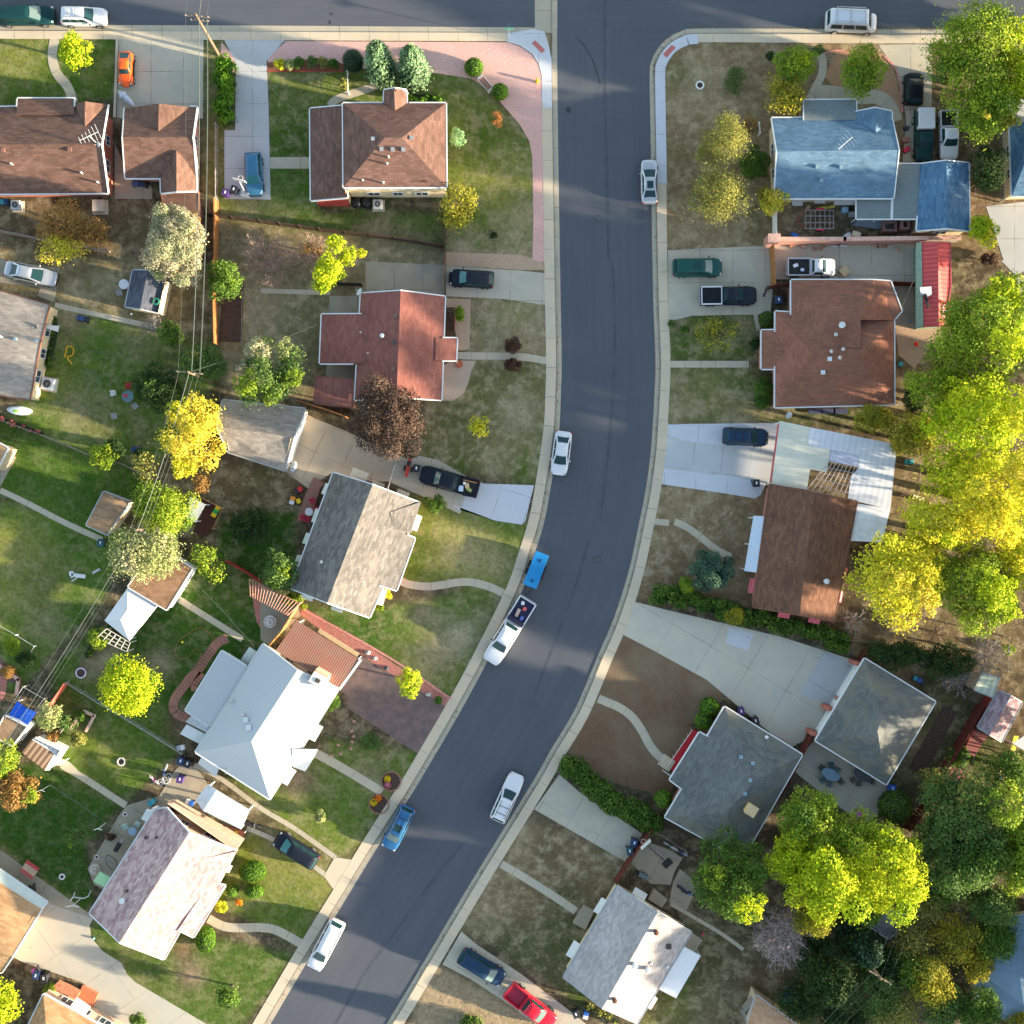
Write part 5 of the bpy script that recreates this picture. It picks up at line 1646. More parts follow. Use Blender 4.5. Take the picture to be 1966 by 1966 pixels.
def sedan(s_,Wd,mat,label,z=.02,grp=GRP_STREET,sunroof=False,name='parked_car',glass=CARGLASS,wsg=None,mir=None):
 t,L = place(name,s_,Wd,label,'car',grp)
 zset(t,z)
 loft_body(L,Wd,[(0,.62,.45,.72),(.012,.80,.34,.88),(.04,.90,.26,.95),(.10,.96,.22,.98),(.22,1,.2,.96),(.40,1,.2,.94),(.60,1,.2,.93),(.72,.99,.2,.91),(.82,.97,.2,.86),(.91,.92,.22,.80),(.96,.82,.26,.74),(.988,.68,.32,.66),(1,.5,.4,.58)],t,mat)
 cabin(L,Wd,((.11,.28,.55,.75),(.92,1.40),(.88,.66)),t,mat,sunroof=sunroof,glass=glass,wsg=wsg)
 wheels(L,Wd,t,.81,.19,.32)
 bits(L,Wd,t,.92,.66,mir or mat)
 return t
def suv(s_,Wd,mat,label,z=.02,grp=GRP_STREET,sunroof=False,rails=1,name='parked_car',glass=CARGLASS,wsg=None,long=False,cat='car',mir=None,hood=.70,roofmat=None):
 t,L = place(name,s_,Wd,label,cat,grp)
 zset(t,z)
 loft_body(L,Wd,[(0,.78,.45,.95),(.01,.88,.36,1.04),(.03,.95,.28,1.08),(.10,.99,.26,1.08),(.30,1,.25,1.08),(.5,1,.25,1.07),(.68,1,.25,1.06),(.78,.99,.25,1.03),(.88,.96,.26,.98),(.95,.88,.28,.90),(.985,.74,.34,.80),(1,.58,.42,.68)],t,mat)
 cabin(L,Wd,((.015,.075,hood - .17,hood),(1.05,1.68),(.90,.70)),t,roofmat or mat,sunroof=sunroof,rails=rails,nside=3,glass=glass,wsg=wsg)
 wheels(L,Wd,t,.81,.19,.37)
 bits(L,Wd,t,1.05,hood - .06,mir or BLACKTRIM,.8)
 return t
def pickup(s_,Wd,mat,label,z=.02,grp=GRP_DRIVE,cab=(.40,.44,.62,.74),bedmat=None,railmat=None,cover=None,wsg=None,rearw=CARGLASS):
 t,L = place('pickup_truck',s_,Wd,label,'pickup truck',grp)
 zset(t,z)
 cb = cab[0]
 loft_body(L,Wd,[(cb - .02,.96,.4,1.12),(cb,.98,.35,1.14),(cb + .1,1,.32,1.14),(.62,1,.32,1.14),(.74,1,.32,1.14),(.84,.99,.32,1.10),(.93,.95,.34,1.03),(.975,.86,.36,.95),(1,.72,.42,.85)],t,mat)
 cabin(L,Wd,(cab,(1.12,1.82),(.90,.72)),t,mat,nside=2 if cab[2] - cab[1] > .22 else 1,wsg=wsg)
 wheels(L,Wd,t,.82,.18,.4)
 bits(L,Wd,t,1.15,cab[3] - .07,BLACKTRIM,.82)
 # open load bed
 x0,x1 = -L / 2,(cb - .025 - .5) * L
 hw = Wd / 2 * .97
 bl = x1 - x0
 m = MB()
 m.box(((x0 + x1) / 2,0,.62),(bl,hw * 2,.3))
 for sgn in (1,-1):
  m.box(((x0 + x1) / 2,sgn * (hw - .05),.95),(bl,.10,.42))
 m.box((x1 - .03,0,.95),(.06,hw * 2 - .2,.42))
 m.box((x0 + .04,0,.94),(.08,hw * 2 - .2,.40))
 m.build('load_bed',mat,t,local=True,bevel=.02)
 m = MB()
 m.box(((x0 + x1) / 2,0,.79),(bl - .16,hw * 2 - .22,.03))
 m.build('bed_liner',bedmat or BLACKTRIM,t,local=True)
 m = MB()
 m.box((x0 - .04,0,.5),(.12,hw * 1.8,.16))
 m.build('rear_bumper',RIM,t,local=True,bevel=.03)
 if railmat:
  m = MB()
  for sgn in (1,-1):
   m.box(((x0 + x1) / 2,sgn * (hw - .05),1.18),(bl,.13,.05))
  m.box((x1 - .05,0,1.18),(.10,hw * 2 - .2,.05))
  m.box((x0 + .05,0,1.18),(.10,hw * 2 - .2,.05))
  m.build('bed_rail',railmat,t,local=True)
 if cover:
  m = MB()
  m.box(((x0 + x1) / 2,0,1.13),(bl - .22,hw * 2 - .24,.04))
  m.build('tonneau_cover',cover,t,local=True,bevel=.015)
 return t,L,(x0,x1,hw)
def load(t,box,items,seed):
 """things carried in a truck bed: separate top level objects"""
 r = random.Random(seed)
 x0,x1,hw = box
 M = Matrix.Translation(t.location) @ Matrix.Rotation(t.rotation_euler.z,4,'Z')
 for nm,lab,cat,col_,(fx,fy),dims,rz in items:
  c = M @ Vector((x0 + (x1 - x0) * fx,hw * fy * .8,.84 + dims[2] / 2))
  m = MB()
  m.box(c,dims,t.rotation_euler.z + rz)
  o = m.build(nm,plain('load_' + nm + str(len(MATS)),col_,.7),None,bevel=min(dims) * .2)
  tag(o,lab,cat)
WHITE = paint('white_paint',(.56,.58,.62),0)
SILVER = paint('silver_paint',(.42,.44,.48),.5)
BLACK = paint('black_paint',(.010,.014,.024),.1)
NAVY = paint('navy_paint',(.012,.035,.075),.3)
TEAL = paint('dark_green_paint',(.010,.065,.060),.2)
BLUE = paint('blue_paint',(.018,.10,.24),.3)
STEEL = paint('steel_blue_paint',(.03,.13,.24),.4)
RED = paint('red_paint',(.55,.010,.030),.1)
ORANGE = paint('orange_paint',(.75,.10,.010),0)
DKTEAL = paint('deep_teal_paint',(.006,.035,.040),.2)
# ---- on the streets
suv('00 410,115 -25,120',2.0,DKTEAL,'long dark teal suburban vehicle at the left end of the top street',rails=0,wsg=CARGLASS_L,hood=.78)
suv('00 798,130 458,125',1.85,WHITE,'white wagon with roof rails on the top street above the lime tree',hood=.72)
sedan('02 950,1185 955,1515',1.80,SILVER,'silver sedan with open sunroof parked at the right kerb of the street',sunroof=True)
sedan('12 278,1593 320,1268',1.85,WHITE,'white sedan parked alone at the left kerb, left of the wide pale driveway',z=.02)
suv('31 1910,75 1755,420',1.85,WHITE,'white wagon with black roof bars parked at the right kerb near the dark hedge',rails=2,hood=.66)
suv('31 945,630 1100,315',1.85,BLUE,'blue suv with sunroof and roof rack parked at the left kerb below the flower rings',rails=2,sunroof=True,wsg=CARGLASS_L,hood=.78)
suv('31 392,1520 582,1160',1.85,WHITE,'plain white minivan without a roof rack at the left kerb near the bottom',rails=0,hood=.78)
# white work van with ladder racks
t,L = place('work_van','03 842,165 465,150',2.05,'','van',GRP_STREET,1.0)
t['label'] = 'white work van with ladder racks on its roof, parked on the top street'
zset(t,.02)
loft_body(L,2.05,[(0,.90,.45,1.15),(.01,.96,.36,1.2),(.3,1,.3,1.2),(.6,1,.3,1.2),(.78,1,.3,1.18),(.88,.97,.3,1.12),(.95,.9,.32,1.02),(.985,.8,.36,.9),(1,.66,.42,.78)],t,WHITE)
cabin(L,2.05,((.005,.03,.77,.87),(1.15,2.12),(.97,.80)),t,WHITE,nside=3)
wheels(L,2.05,t,.84,.2,.38)
bits(L,2.05,t,1.25,.80,WHITE,.85)
for sgn in (1,-1):
 m = MB()
 y = sgn * .72
 for dy in (-.14,.14):
  m.tube([(-L * .36,y + dy,2.27),(L * .20,y + dy,2.27)],.03,5)
 for k in range(9):
  x = -L * .34 + k * L * .065
  m.tube([(x,y - .14,2.27),(x,y + .14,2.27)],.02,4)
 m.build('ladder',metal_grey,t,local=True)
for x in (-.36,-.08,.20):
 m = MB()
 m.tube([(x * L,-.9,2.2),(x * L,.9,2.2)],.03,5)
 m.build('rack_bar',RIM,t,local=True)
# ---- driveways
suv('00 1895,1455 1880,1140',1.85,STEEL,'steel blue minivan on the pale driveway beside the basketball hoop',z=.135,grp=GRP_DRIVE,rails=0,hood=.74,wsg=glass_mat('teal_glass',(.02,.14,.15),.1))
sedan('10 425,145 45,60',1.80,SILVER,'silver sedan on the short left driveway above the cream walled house',z=.135,grp=GRP_DRIVE)
suv('11 1403,130 1732,150',1.80,BLACK,'black hatchback facing left on the driveway above the red ranch house',z=.135,grp=GRP_DRIVE,rails=0,glass=CARGLASS,wsg=glass_mat('teal_glass'),hood=.76)
suv('12 1490,55 1125,58',1.9,TEAL,'dark green suv on the double driveway, the upper of the two vehicles',z=.135,grp=GRP_DRIVE,rails=0,sunroof=True,wsg=CARGLASS_L,hood=.78)
suv('12 1832,1318 1495,1302',1.85,NAVY,'navy wagon on the white driveway beside the patchwork patio roof',z=.135,grp=GRP_DRIVE,rails=2,hood=.74)
suv('31 120,545 420,735',1.9,BLACK,'black suv nose inward on the narrow twin strip driveway',z=.135,grp=GRP_DRIVE,rails=0,wsg=glass_mat('teal_glass'),hood=.80)
suv('31 1800,1600 1485,1410',1.9,NAVY,'dark navy minivan on the driveway behind the red pickup',z=.135,grp=GRP_DRIVE,rails=0,wsg=CARGLASS_L,hood=.80)
suv('03 1110,545 1105,785',2.0,paint('jet_black',(.004,.006,.009),0),'black off road vehicle half under the big tree at top right',z=.135,grp=GRP_DRIVE,rails=0,hood=.75)
t,L,bx = pickup('12 1742,265 1330,270',1.95,BLACK,'black pickup with white bed rails on the double driveway',z=.135,railmat=WHITE,cover=paint('cover_black',(.006,.009,.012),0))
t,L,bx = pickup('11 1190,1580 1618,1700',1.98,BLACK,'black pickup with a loaded bed on the driveway by the plum tree',z=.135,wsg=glass_mat('teal_glass'),cab=(.36,.40,.64,.74))
load(t,bx,[('tool_box','white and blue crate in the bed of the black loaded pickup, nearest the cab','crate',(.45,.55,.7),(.85,.5),(.5,.6,.25),.2),
             ('cardboard_box','tan carton in the middle of the black pickup bed','box',(.5,.38,.2),(.6,-.1),(.45,.5,.3),.5),
             ('lumber','orange brown board lying along the black pickup bed','board',(.5,.22,.1),(.5,-.75),(1.5,.12,.06),.05),
             ('tarp_bundle','green yellow bundle in the black pickup bed near the tailgate','bundle',(.3,.33,.12),(.45,.35),(.6,.35,.22),-.3),
             ('bucket_lid','small white tub in the black pickup bed','tub',(.75,.75,.75),(.75,-.3),(.28,.28,.3),0)],1)
t,L,bx = pickup('03 522,1988 170,1988',1.9,WHITE,'white pickup with scraps in its dark bed, in the yard behind the orange fence',z=.135,cab=(.50,.53,.68,.78))
load(t,bx,[('rag_bundle','white rag bundle in the bed of the pickup in the paved yard','bundle',(.7,.7,.75),(.35,.2),(.5,.35,.2),.4),('plastic_bag','pale plastic bag beside the rag bundle in the yard pickup bed','bag',(.6,.65,.8),(.65,-.4),(.35,.3,.2),0)],2)
t,L,bx = pickup('03 1368,1190 1360,830',1.9,WHITE,'white pickup with a sunroof parked under the big tree beside the capped truck',z=.135,cab=(.36,.42,.62,.74))
t,L,bx = pickup('32 240,1925 31 1840,1660',1.95,RED,'red pickup at the bottom of the picture beside the pale gabled house',z=.135,bedmat=plain('red_liner',(.28,.02,.05),.5),railmat=RED,cab=(.38,.42,.64,.76),wsg=CARGLASS_L)
# capped pickup
t,L,bx = pickup('03 1178,1205 1178,828',1.9,DKTEAL,'dark green pickup with a white camper shell, left of the white pickup under the tree',z=.135,cab=(.44,.47,.66,.76))
m = MB()
m.box(((bx[0] + bx[1]) / 2,0,1.45),(bx[1] - bx[0] - .04,1.75,.72))
m.build('camper_shell',WHITE,t,local=True,bevel=.12)
m = MB()
m.box(((bx[0] + bx[1]) / 2,-.885,1.5),((bx[1] - bx[0]) * .7,.03,.4))
m.build('shell_window',CARGLASS,t,local=True)
# white street pickup with contractor load
t,L,bx = pickup('22 -230,1045 55,585',2.05,WHITE,'white contractor pickup with a loaded bed towing the blue trailer',z=.02,grp=GRP_STREET,cab=(.40,.45,.68,.79),railmat=WHITE,bedmat=plain('navy_liner',(.03,.035,.08),.7))
m = MB()
for f in (.30,.36):
 m.box(((f - .5) * L,0,1.5),(.06,1.7,.06))
m.box(((.335 - .5) * L,0,1.28),(.42,1.85,.35))
m.build('tool_chest',paint('chest_dark',(.03,.03,.06),0),t,local=True,bevel=.02)
load(t,bx,[('paint_bucket','red bucket in the bed of the white contractor pickup','bucket',(.55,.1,.1),(.35,.2),(.4,.4,.3),.2),
             ('board_stack','stack of pink boards in the white contractor pickup bed','boards',(.5,.35,.3),(.6,-.3),(.9,.35,.2),.1),
             ('work_bag','pale work bag near the tailgate of the white contractor pickup','bag',(.6,.6,.62),(.2,-.4),(.4,.35,.25),.4),
             ('blue_crate','blue crate in the white contractor pickup bed','crate',(.1,.15,.45),(.7,.55),(.5,.35,.25),0)],3)
# blue trailer
t,L = place('cargo_trailer','22 65,485 160,240',1.5,'flat topped bright blue trailer hitched behind the white contractor pickup','trailer',None,1.0)
zset(t,.02)
BT = plain('trailer_blue',(.008,.17,.42),.5,var=.06,scale=1)
m = MB()
m.box((0,0,.95),(L,1.42,.75))
m.build('cargo_box',BT,t,local=True,bevel=.04)
m = MB()
m.box((0,0,1.345),(L * 1.005,1.46,.04))
m.build('lid',BT,t,local=True,bevel=.015)
for f in (-.28,.32):
 m = MB()
 m.box((f * L,.05,1.40),(.35,.22,.05))
 m.build('latch',paint('dark_blue',(.01,.05,.12),0),t,local=True,bevel=.02)
for sgn in (1,-1):
 for f in (-.1,.12):
  m = MB()
  m.box((f * L,sgn * .86,.55),(.72,.24,.12))
  m.build('mudguard',BLACKTRIM,t,local=True,bevel=.05)
wheels(L,1.85,t,.62,.40,.32)
m = MB()
m.tube([(L / 2 - .1,.5,.5),(L / 2 + 1.1,0,.5)],.04,5)
m.tube([(L / 2 - .1,-.5,.5),(L / 2 + 1.1,0,.5)],.04,5)
m.build('drawbar',BLACKTRIM,t,local=True)
# orange beetle-shaped car
t,L = place('vintage_car','00 935,648 940,382',1.6,'rounded bright orange vintage car on the concrete pad at top left','car',GRP_DRIVE)
zset(t,.135)
loft_body(L,1.35,[(0,.35,.5,.60),(.02,.6,.4,.72),(.07,.82,.32,.88),(.15,.94,.28,1.0),(.3,1,.25,1.02),(.5,1.02,.25,.98),(.65,1,.25,.95),(.78,.88,.28,.92),(.88,.72,.32,.84),(.95,.55,.38,.72),(1,.35,.45,.58)],t,ORANGE)
cabin(L,1.35,((.06,.30,.56,.66),(.94,1.46),(.98,.78)),t,ORANGE)
for fx_,sx_ in ((.80,.5),(.19,.52)):
 for sgn in (1,-1):
  m = MB()
  m.ball(((fx_ - .5) * L,sgn * .60,.50),(sx_,.22,.34),14,8)
  m.build('fender',ORANGE,t,local=True,smooth=True)
for sgn in (1,-1):
 m = MB()
 m.ball((L * .42,sgn * .58,.68),.11,10,6)
 m.build('headlight',HEADL,t,local=True,smooth=True)
 m = MB()
 m.box((0,sgn * .72,.34),(L * .4,.16,.05))
 m.build('running_board',BLACKTRIM,t,local=True)
wheels(L,1.6,t,.81,.19,.32)
m = MB()
m.tube([(L / 2,-.55,.42),(L / 2 + .08,0,.42),(L / 2,.55,.42)],.05,6)
m.tube([(-L / 2,-.55,.42),(-L / 2 - .08,0,.42),(-L / 2,.55,.42)],.05,6)
m.build('bumper',RIM,t,local=True)
# ================================================================ TREES AND PLANTS
bark_mat = grainy('tree_bark',(.07,.05,.035),(.16,.12,.09),8.0)
pale_bark = grainy('pale_bark',(.26,.215,.19),(.42,.36,.33),5.0)
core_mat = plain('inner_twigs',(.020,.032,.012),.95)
LF = {
 'lime': leafmat('lime_leaves',(.23,.37,.012),(.54,.58,.02)),
 'ash': leafmat('ash_leaves',(.10,.20,.018),(.30,.38,.03)),
 'green': leafmat('green_leaves',(.035,.095,.016),(.13,.22,.03)),
 'dark': leafmat('dark_leaves',(.016,.040,.013),(.045,.085,.022)),
 'olive': leafmat('olive_leaves',(.13,.15,.035),(.33,.32,.08)),
 'yolive': leafmat('yellow_olive_leaves',(.12,.14,.02),(.40,.36,.03)),
 'gold': leafmat('golden_leaves',(.36,.42,.02),(.76,.57,.08)),
 'yellow': leafmat('yellow_green_leaves',(.33,.43,.012),(.76,.65,.05)),
 'sage': leafmat('sage_leaves',(.22,.27,.13),(.52,.44,.32)),
 'sageg': leafmat('sage_green_leaves',(.14,.22,.05),(.42,.42,.20)),
 'plum': leafmat('plum_leaves',(.030,.018,.018),(.13,.085,.060),.15),
 'spruce': leafmat('spruce_needles',(.018,.060,.042),(.07,.14,.09),.05),
 'juniper': leafmat('juniper_scales',(.07,.15,.075),(.17,.28,.14),.05),
 'juniperdk': leafmat('dark_juniper',(.02,.05,.03),(.04,.085,.045),.05),
 'box': leafmat('box_leaves',(.040,.12,.008),(.13,.26,.015),.1),
 'rust': leafmat('rust_leaves',(.17,.10,.045),(.42,.24,.06)),
 'orange': leafmat('orange_leaves',(.42,.16,.05),(.52,.28,.09)),
 'mint': leafmat('mint_leaves',(.18,.35,.14),(.36,.52,.28)),
 'brown': leafmat('brown_leaves',(.045,.022,.016),(.11,.055,.035),.1),
 'grey': leafmat('grey_green_leaves',(.050,.115,.028),(.13,.21,.05)),
 'twig': leafmat('dry_twig_tips',(.16,.10,.075),(.38,.27,.22),.1),
 'palewood': leafmat('pale_twig_tips',(.24,.19,.19),(.52,.44,.42),.1),
 'greytw': leafmat('grey_twig_tips',(.10,.09,.08),(.27,.25,.22),.1),
 'pink': leafmat('pink_petals',(.45,.10,.12),(.60,.25,.20)),
 'flower_y': leafmat('yellow_petals',(.85,.55,.01),(.90,.68,.02),.1),
 'flower_o': leafmat('orange_petals',(.85,.17,.01),(.88,.26,.02),.1),
 'flower_p': leafmat('rose_petals',(.60,.12,.22),(.75,.28,.35),.1),
}
def leaves(name,parent,P,Nn,size,tint,lum,mat,nr,aspect=1.4):
 """one mesh of small folded leaf clumps"""
 n = len(P)
 Nn = Nn / np.maximum(1e-6,np.linalg.norm(Nn,axis=1,keepdims=True))
 a = nr.normal(size=(n,3))
 U = np.cross(Nn,a)
 U /= np.maximum(1e-6,np.linalg.norm(U,axis=1,keepdims=True))
 Vv = np.cross(Nn,U)
 s = (size * nr.uniform(.55,1.35,n))[:,None]
 w = s / aspect
 q0 = P - U * s * .5
 q1 = P + Vv * w * .5 + Nn * s * .12 - U * s * nr.uniform(-.1,.2,(n,1))
 q2 = P + U * s * .5 - Nn * s * .12
 q3 = P - Vv * w * .5 + Nn * s * .12 + U * s * nr.uniform(-.1,.2,(n,1))
 V = np.stack([q0,q1,q2,q3],1).reshape(-1,3)
 me = bpy.data.meshes.new(name)
 me.vertices.add(4 * n)
 me.vertices.foreach_set('co',V.astype(np.float32).ravel())
 me.loops.add(4 * n)
 me.polygons.add(n)
 me.loops.foreach_set('vertex_index',np.arange(4 * n,dtype=np.int32))
 me.polygons.foreach_set('loop_start',np.arange(0,4 * n,4,dtype=np.int32))
 me.update(calc_edges=True)
 for nm,arr in (('tint',tint),('lum',lum)):
  at = me.attributes.new(nm,'FLOAT','POINT')
  at.data.foreach_set('value',np.repeat(arr,4).astype(np.float32))
 me.materials.append(mat)
 o = bpy.data.objects.new(name,me)
 C.objects.link(o)
 if parent is not None:
  o.parent = parent
 return o
def crown(parent,rx,ry,rz,zc,pal,nr,dens=1.0,leaf=.30,lobes=None,lobe_r=.42,name='crown',gap=0.0,tintsplit=.5,dx=0,dy=0,shell=.62,ragged=.18,aspect=1.4):
 """clumped crown in the parent's own frame; zc is the height of its middle"""
 R = (rx * ry * max(rz,.5 * min(rx,ry))) ** (1 / 3)
 if lobes is None:
  lobes = int(max(6,min(46,7 + 2.1 * max(rx,ry) ** 1.35)))
 # spread lobe centres over an ellipsoid by a golden spiral, jittered
 k = np.arange(lobes) + .5
 ph = np.arccos(1 - 1.65 * k / lobes)
 th = math.pi * (1 + 5 ** .5) * k + nr.uniform(0,6.28)
 rr = (1 - lobe_r * .78) * nr.uniform(.60,1.18,lobes)
 Cn = np.stack([np.cos(th) * np.sin(ph) * rx * rr,np.sin(th) * np.sin(ph) * ry * rr,np.cos(ph) * rz * rr],1)
 if gap:
  keep = nr.uniform(size=lobes) > gap
  Cn = Cn[keep]
 Cn = np.concatenate([Cn,nr.normal(size=(max(2,lobes // 6),3)) * np.array([rx,ry,rz]) * .25])
 L = len(Cn)
 lr = R * lobe_r * nr.uniform(.62,1.12,L) * (16 / max(10,lobes)) ** .22
 lt = nr.uniform(-.28,.28,L)
 area = np.sum(4 * math.pi * lr ** 2)
 leaf = leaf * .68
 n = int(area / (leaf * leaf) * 1.25 * dens)
 n = min(n,60000)
 pr = lr ** 2 / np.sum(lr ** 2)
 li = nr.choice(L,n,p=pr)
 d = nr.normal(size=(n,3))
 d /= np.linalg.norm(d,axis=1,keepdims=True)
 d[:,2] = np.where(d[:,2] < -.35,-d[:,2],d[:,2])
 ra = nr.uniform(shell,1.0,n) + np.maximum(0,nr.normal(size=n)) * ragged
 sq = np.array([1,1,.8])
 P = Cn[li] + d * (lr[li] * ra)[:,None] * sq
 Nn = d + nr.normal(size=(n,3)) * .55 + np.array([0,0,.35])
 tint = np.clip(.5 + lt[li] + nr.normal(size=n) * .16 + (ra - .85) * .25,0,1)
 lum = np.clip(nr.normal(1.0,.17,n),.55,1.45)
 P[:,0] += dx
 P[:,1] += dy
 P[:,2] += zc
 P[:,2] = np.maximum(P[:,2],.05)
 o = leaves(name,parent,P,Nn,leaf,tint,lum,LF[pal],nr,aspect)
 return o,Cn + np.array([dx,dy,zc]),lr
def trunk(parent,h,r,tips,mat=None,name='trunk',seed=0):
 rr = random.Random(seed)
 m = MB()
 wob = [Vector((rr.uniform(-.12,.12) * h * .3,rr.uniform(-.12,.12) * h * .3,0)) for _ in range(4)]
 path_ = [Vector((0,0,0)),wob[0] * .3 + Vector((0,0,h * .3)),wob[1] * .6 + Vector((0,0,h * .6)),wob[2] * .8 + Vector((0,0,h))]
 m.tube(path_,[r * 1.25,r,r * .8,r * .5],8)
 for t in tips:
  base = path_[rr.choice((1,2,2,3))]
  t = Vector(t)
  mid = base.lerp(t,.5) + Vector((rr.uniform(-.2,.2),rr.uniform(-.2,.2),.15 * (t - base).length))
  m.tube([base,mid,t],[r * .45,r * .28,r * .08],5)
 return m.build(name,mat or bark_mat,parent,local=True,smooth=True)
TREES = []
def tree(name,x,y,rx,ry,h,pal,label,cat='tree',grp=None,dens=1.0,leaf=.30,base=.22,seed=None,gap=0.0,lobe_r=.42,lobes=None,shell=.62,bark=None,extra=(),ragged=.18,t='P'):
 """x, y, rx, ry in photo pixels at crown height; h metres"""
 sd_ = seed if seed is not None else (int(x * 7 + y * 13) % 9973)
 nr = np.random.default_rng(sd_)
 x,y = px(t,x,y)
 f = 1.0176 if t == 'F' else (K if t != 'P' else 1.0)
 rx,ry = rx * f * 1.07,ry * f * 1.07
 zc = h * (1 + base) / 2
 k = (H - zc) / H * S
 c = W(x,y,zc)
 R = (rx * k,ry * k)
 o = thing(name,(c.x,c.y,G0),label,cat,grp)
 rz = h * (1 - base) / 2
 cr,lob,lr = crown(o,R[0],R[1],rz,zc - G0,pal,nr,dens,leaf,lobes,lobe_r,gap=gap,shell=shell,ragged=ragged)
 for (ex,ey,er,ez,ep) in extra:
  er *= f
  crown(o,er * k,er * k,er * k * .6,h * ez,ep,nr,dens * .8,leaf,None,lobe_r,name='foliage_patch',dx=ex * f * k,dy=-ey * f * k,shell=shell)
 tips = lob[nr.permutation(len(lob))[:min(9,len(lob))]]
 if h > 1.6:
  trunk(o,zc * .8,max(.06,min(.38,max(R) * .07)),tips,bark,seed=sd_)
 TREES.append(o)
 return o
def shrub(x,y,rx,ry,h,pal,label,name='shrub',cat='shrub',grp=None,dens=1.3,leaf=.2,t='P',ang=0,gap=0, **kw):
 sd_ = int(x * 11 + y * 5) % 9973
 nr = np.random.default_rng(sd_)
 x,y = px(t,x,y)
 f = 1.0176 if t == 'F' else (K if t != 'P' else 1.0)
 k = (H - h * .6) / H * S * f
 c = W(x,y,h * .6)
 o = thing(name,(c.x,c.y,G0),label,cat,grp,rz=rad(ang))
 crown(o,rx * k,ry * k,h * .5,h * .5,pal,nr,dens,leaf,gap=gap,lobe_r=kw.get('lobe_r',.5),name='foliage',shell=.7,ragged=kw.get('ragged',.08),lobes=kw.get('lobes'))
 m = MB()
 m.tube([(0,0,0),(0,0,h * .6)],[.05,.03],5)
 m.build('stem',bark_mat,o,local=True)
 return o
def hedge(s_,w,h,pal,label,name='hedge',leaf=.22,lum2=None,cat='hedge',dens=1.0):
 q = smooth_line(PT(s_),3)
 c0 = W(*q[0],0)
 nr = np.random.default_rng(int(q[0][0]) % 997)
 o = thing(name,(c0.x,c0.y,G0),label,cat)
 P,Nn,T,Lu = [],[],[],[]
 k = (H - h * .8) / H * S
 for i in range(len(q) - 1):
  a,b = W(*q[i],h * .7),W(*q[i + 1],h * .7)
  L = (b - a).length
  d = (b - a).normalized()
  n_ = Vector((-d.y,d.x,0))
  for j in range(max(2,int(L * w * k / .28))):
   c = a.lerp(b,nr.uniform()) + n_ * nr.uniform(-.5,.5) * w * k * .72
   rr = min(.75,w * k * .30) * nr.uniform(.7,1.15)
   n = int(rr * rr * 12.6 / (leaf * leaf) * 1.3 * dens)
   dd = nr.normal(size=(n,3))
   dd /= np.linalg.norm(dd,axis=1,keepdims=True)
   dd[:,2] = np.abs(dd[:,2])
   hz = h * nr.uniform(.62,.9)
   P.append(np.array([c.x - c0.x,c.y - c0.y,hz - rr * .4]) + dd * rr * nr.uniform(.75,1.1,(n,1)))
   Nn.append(dd + nr.normal(size=(n,3)) * .5)
   T.append(np.clip(nr.uniform(.15,.85) + nr.normal(size=n) * .15,0,1))
   Lu.append(np.clip(nr.normal(1,.16,n),.6,1.4))
   # sides down to the ground
   n2 = n // 3
   dd = nr.normal(size=(n2,3))
   dd[:,2] = 0
   dd /= np.maximum(1e-6,np.linalg.norm(dd,axis=1,keepdims=True))
   P.append(np.stack([c.x - c0.x + dd[:,0] * rr,c.y - c0.y + dd[:,1] * rr,nr.uniform(.05,hz,n2)],1))
   Nn.append(dd + nr.normal(size=(n2,3)) * .3)
   T.append(np.clip(nr.normal(.35,.15,n2),0,1))
   Lu.append(np.ones(n2))
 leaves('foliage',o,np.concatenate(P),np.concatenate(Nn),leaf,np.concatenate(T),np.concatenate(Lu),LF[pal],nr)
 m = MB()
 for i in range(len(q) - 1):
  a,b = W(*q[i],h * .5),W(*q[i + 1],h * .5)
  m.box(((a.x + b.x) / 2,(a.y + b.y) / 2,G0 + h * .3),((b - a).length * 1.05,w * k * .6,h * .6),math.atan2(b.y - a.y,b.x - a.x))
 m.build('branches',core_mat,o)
 return o
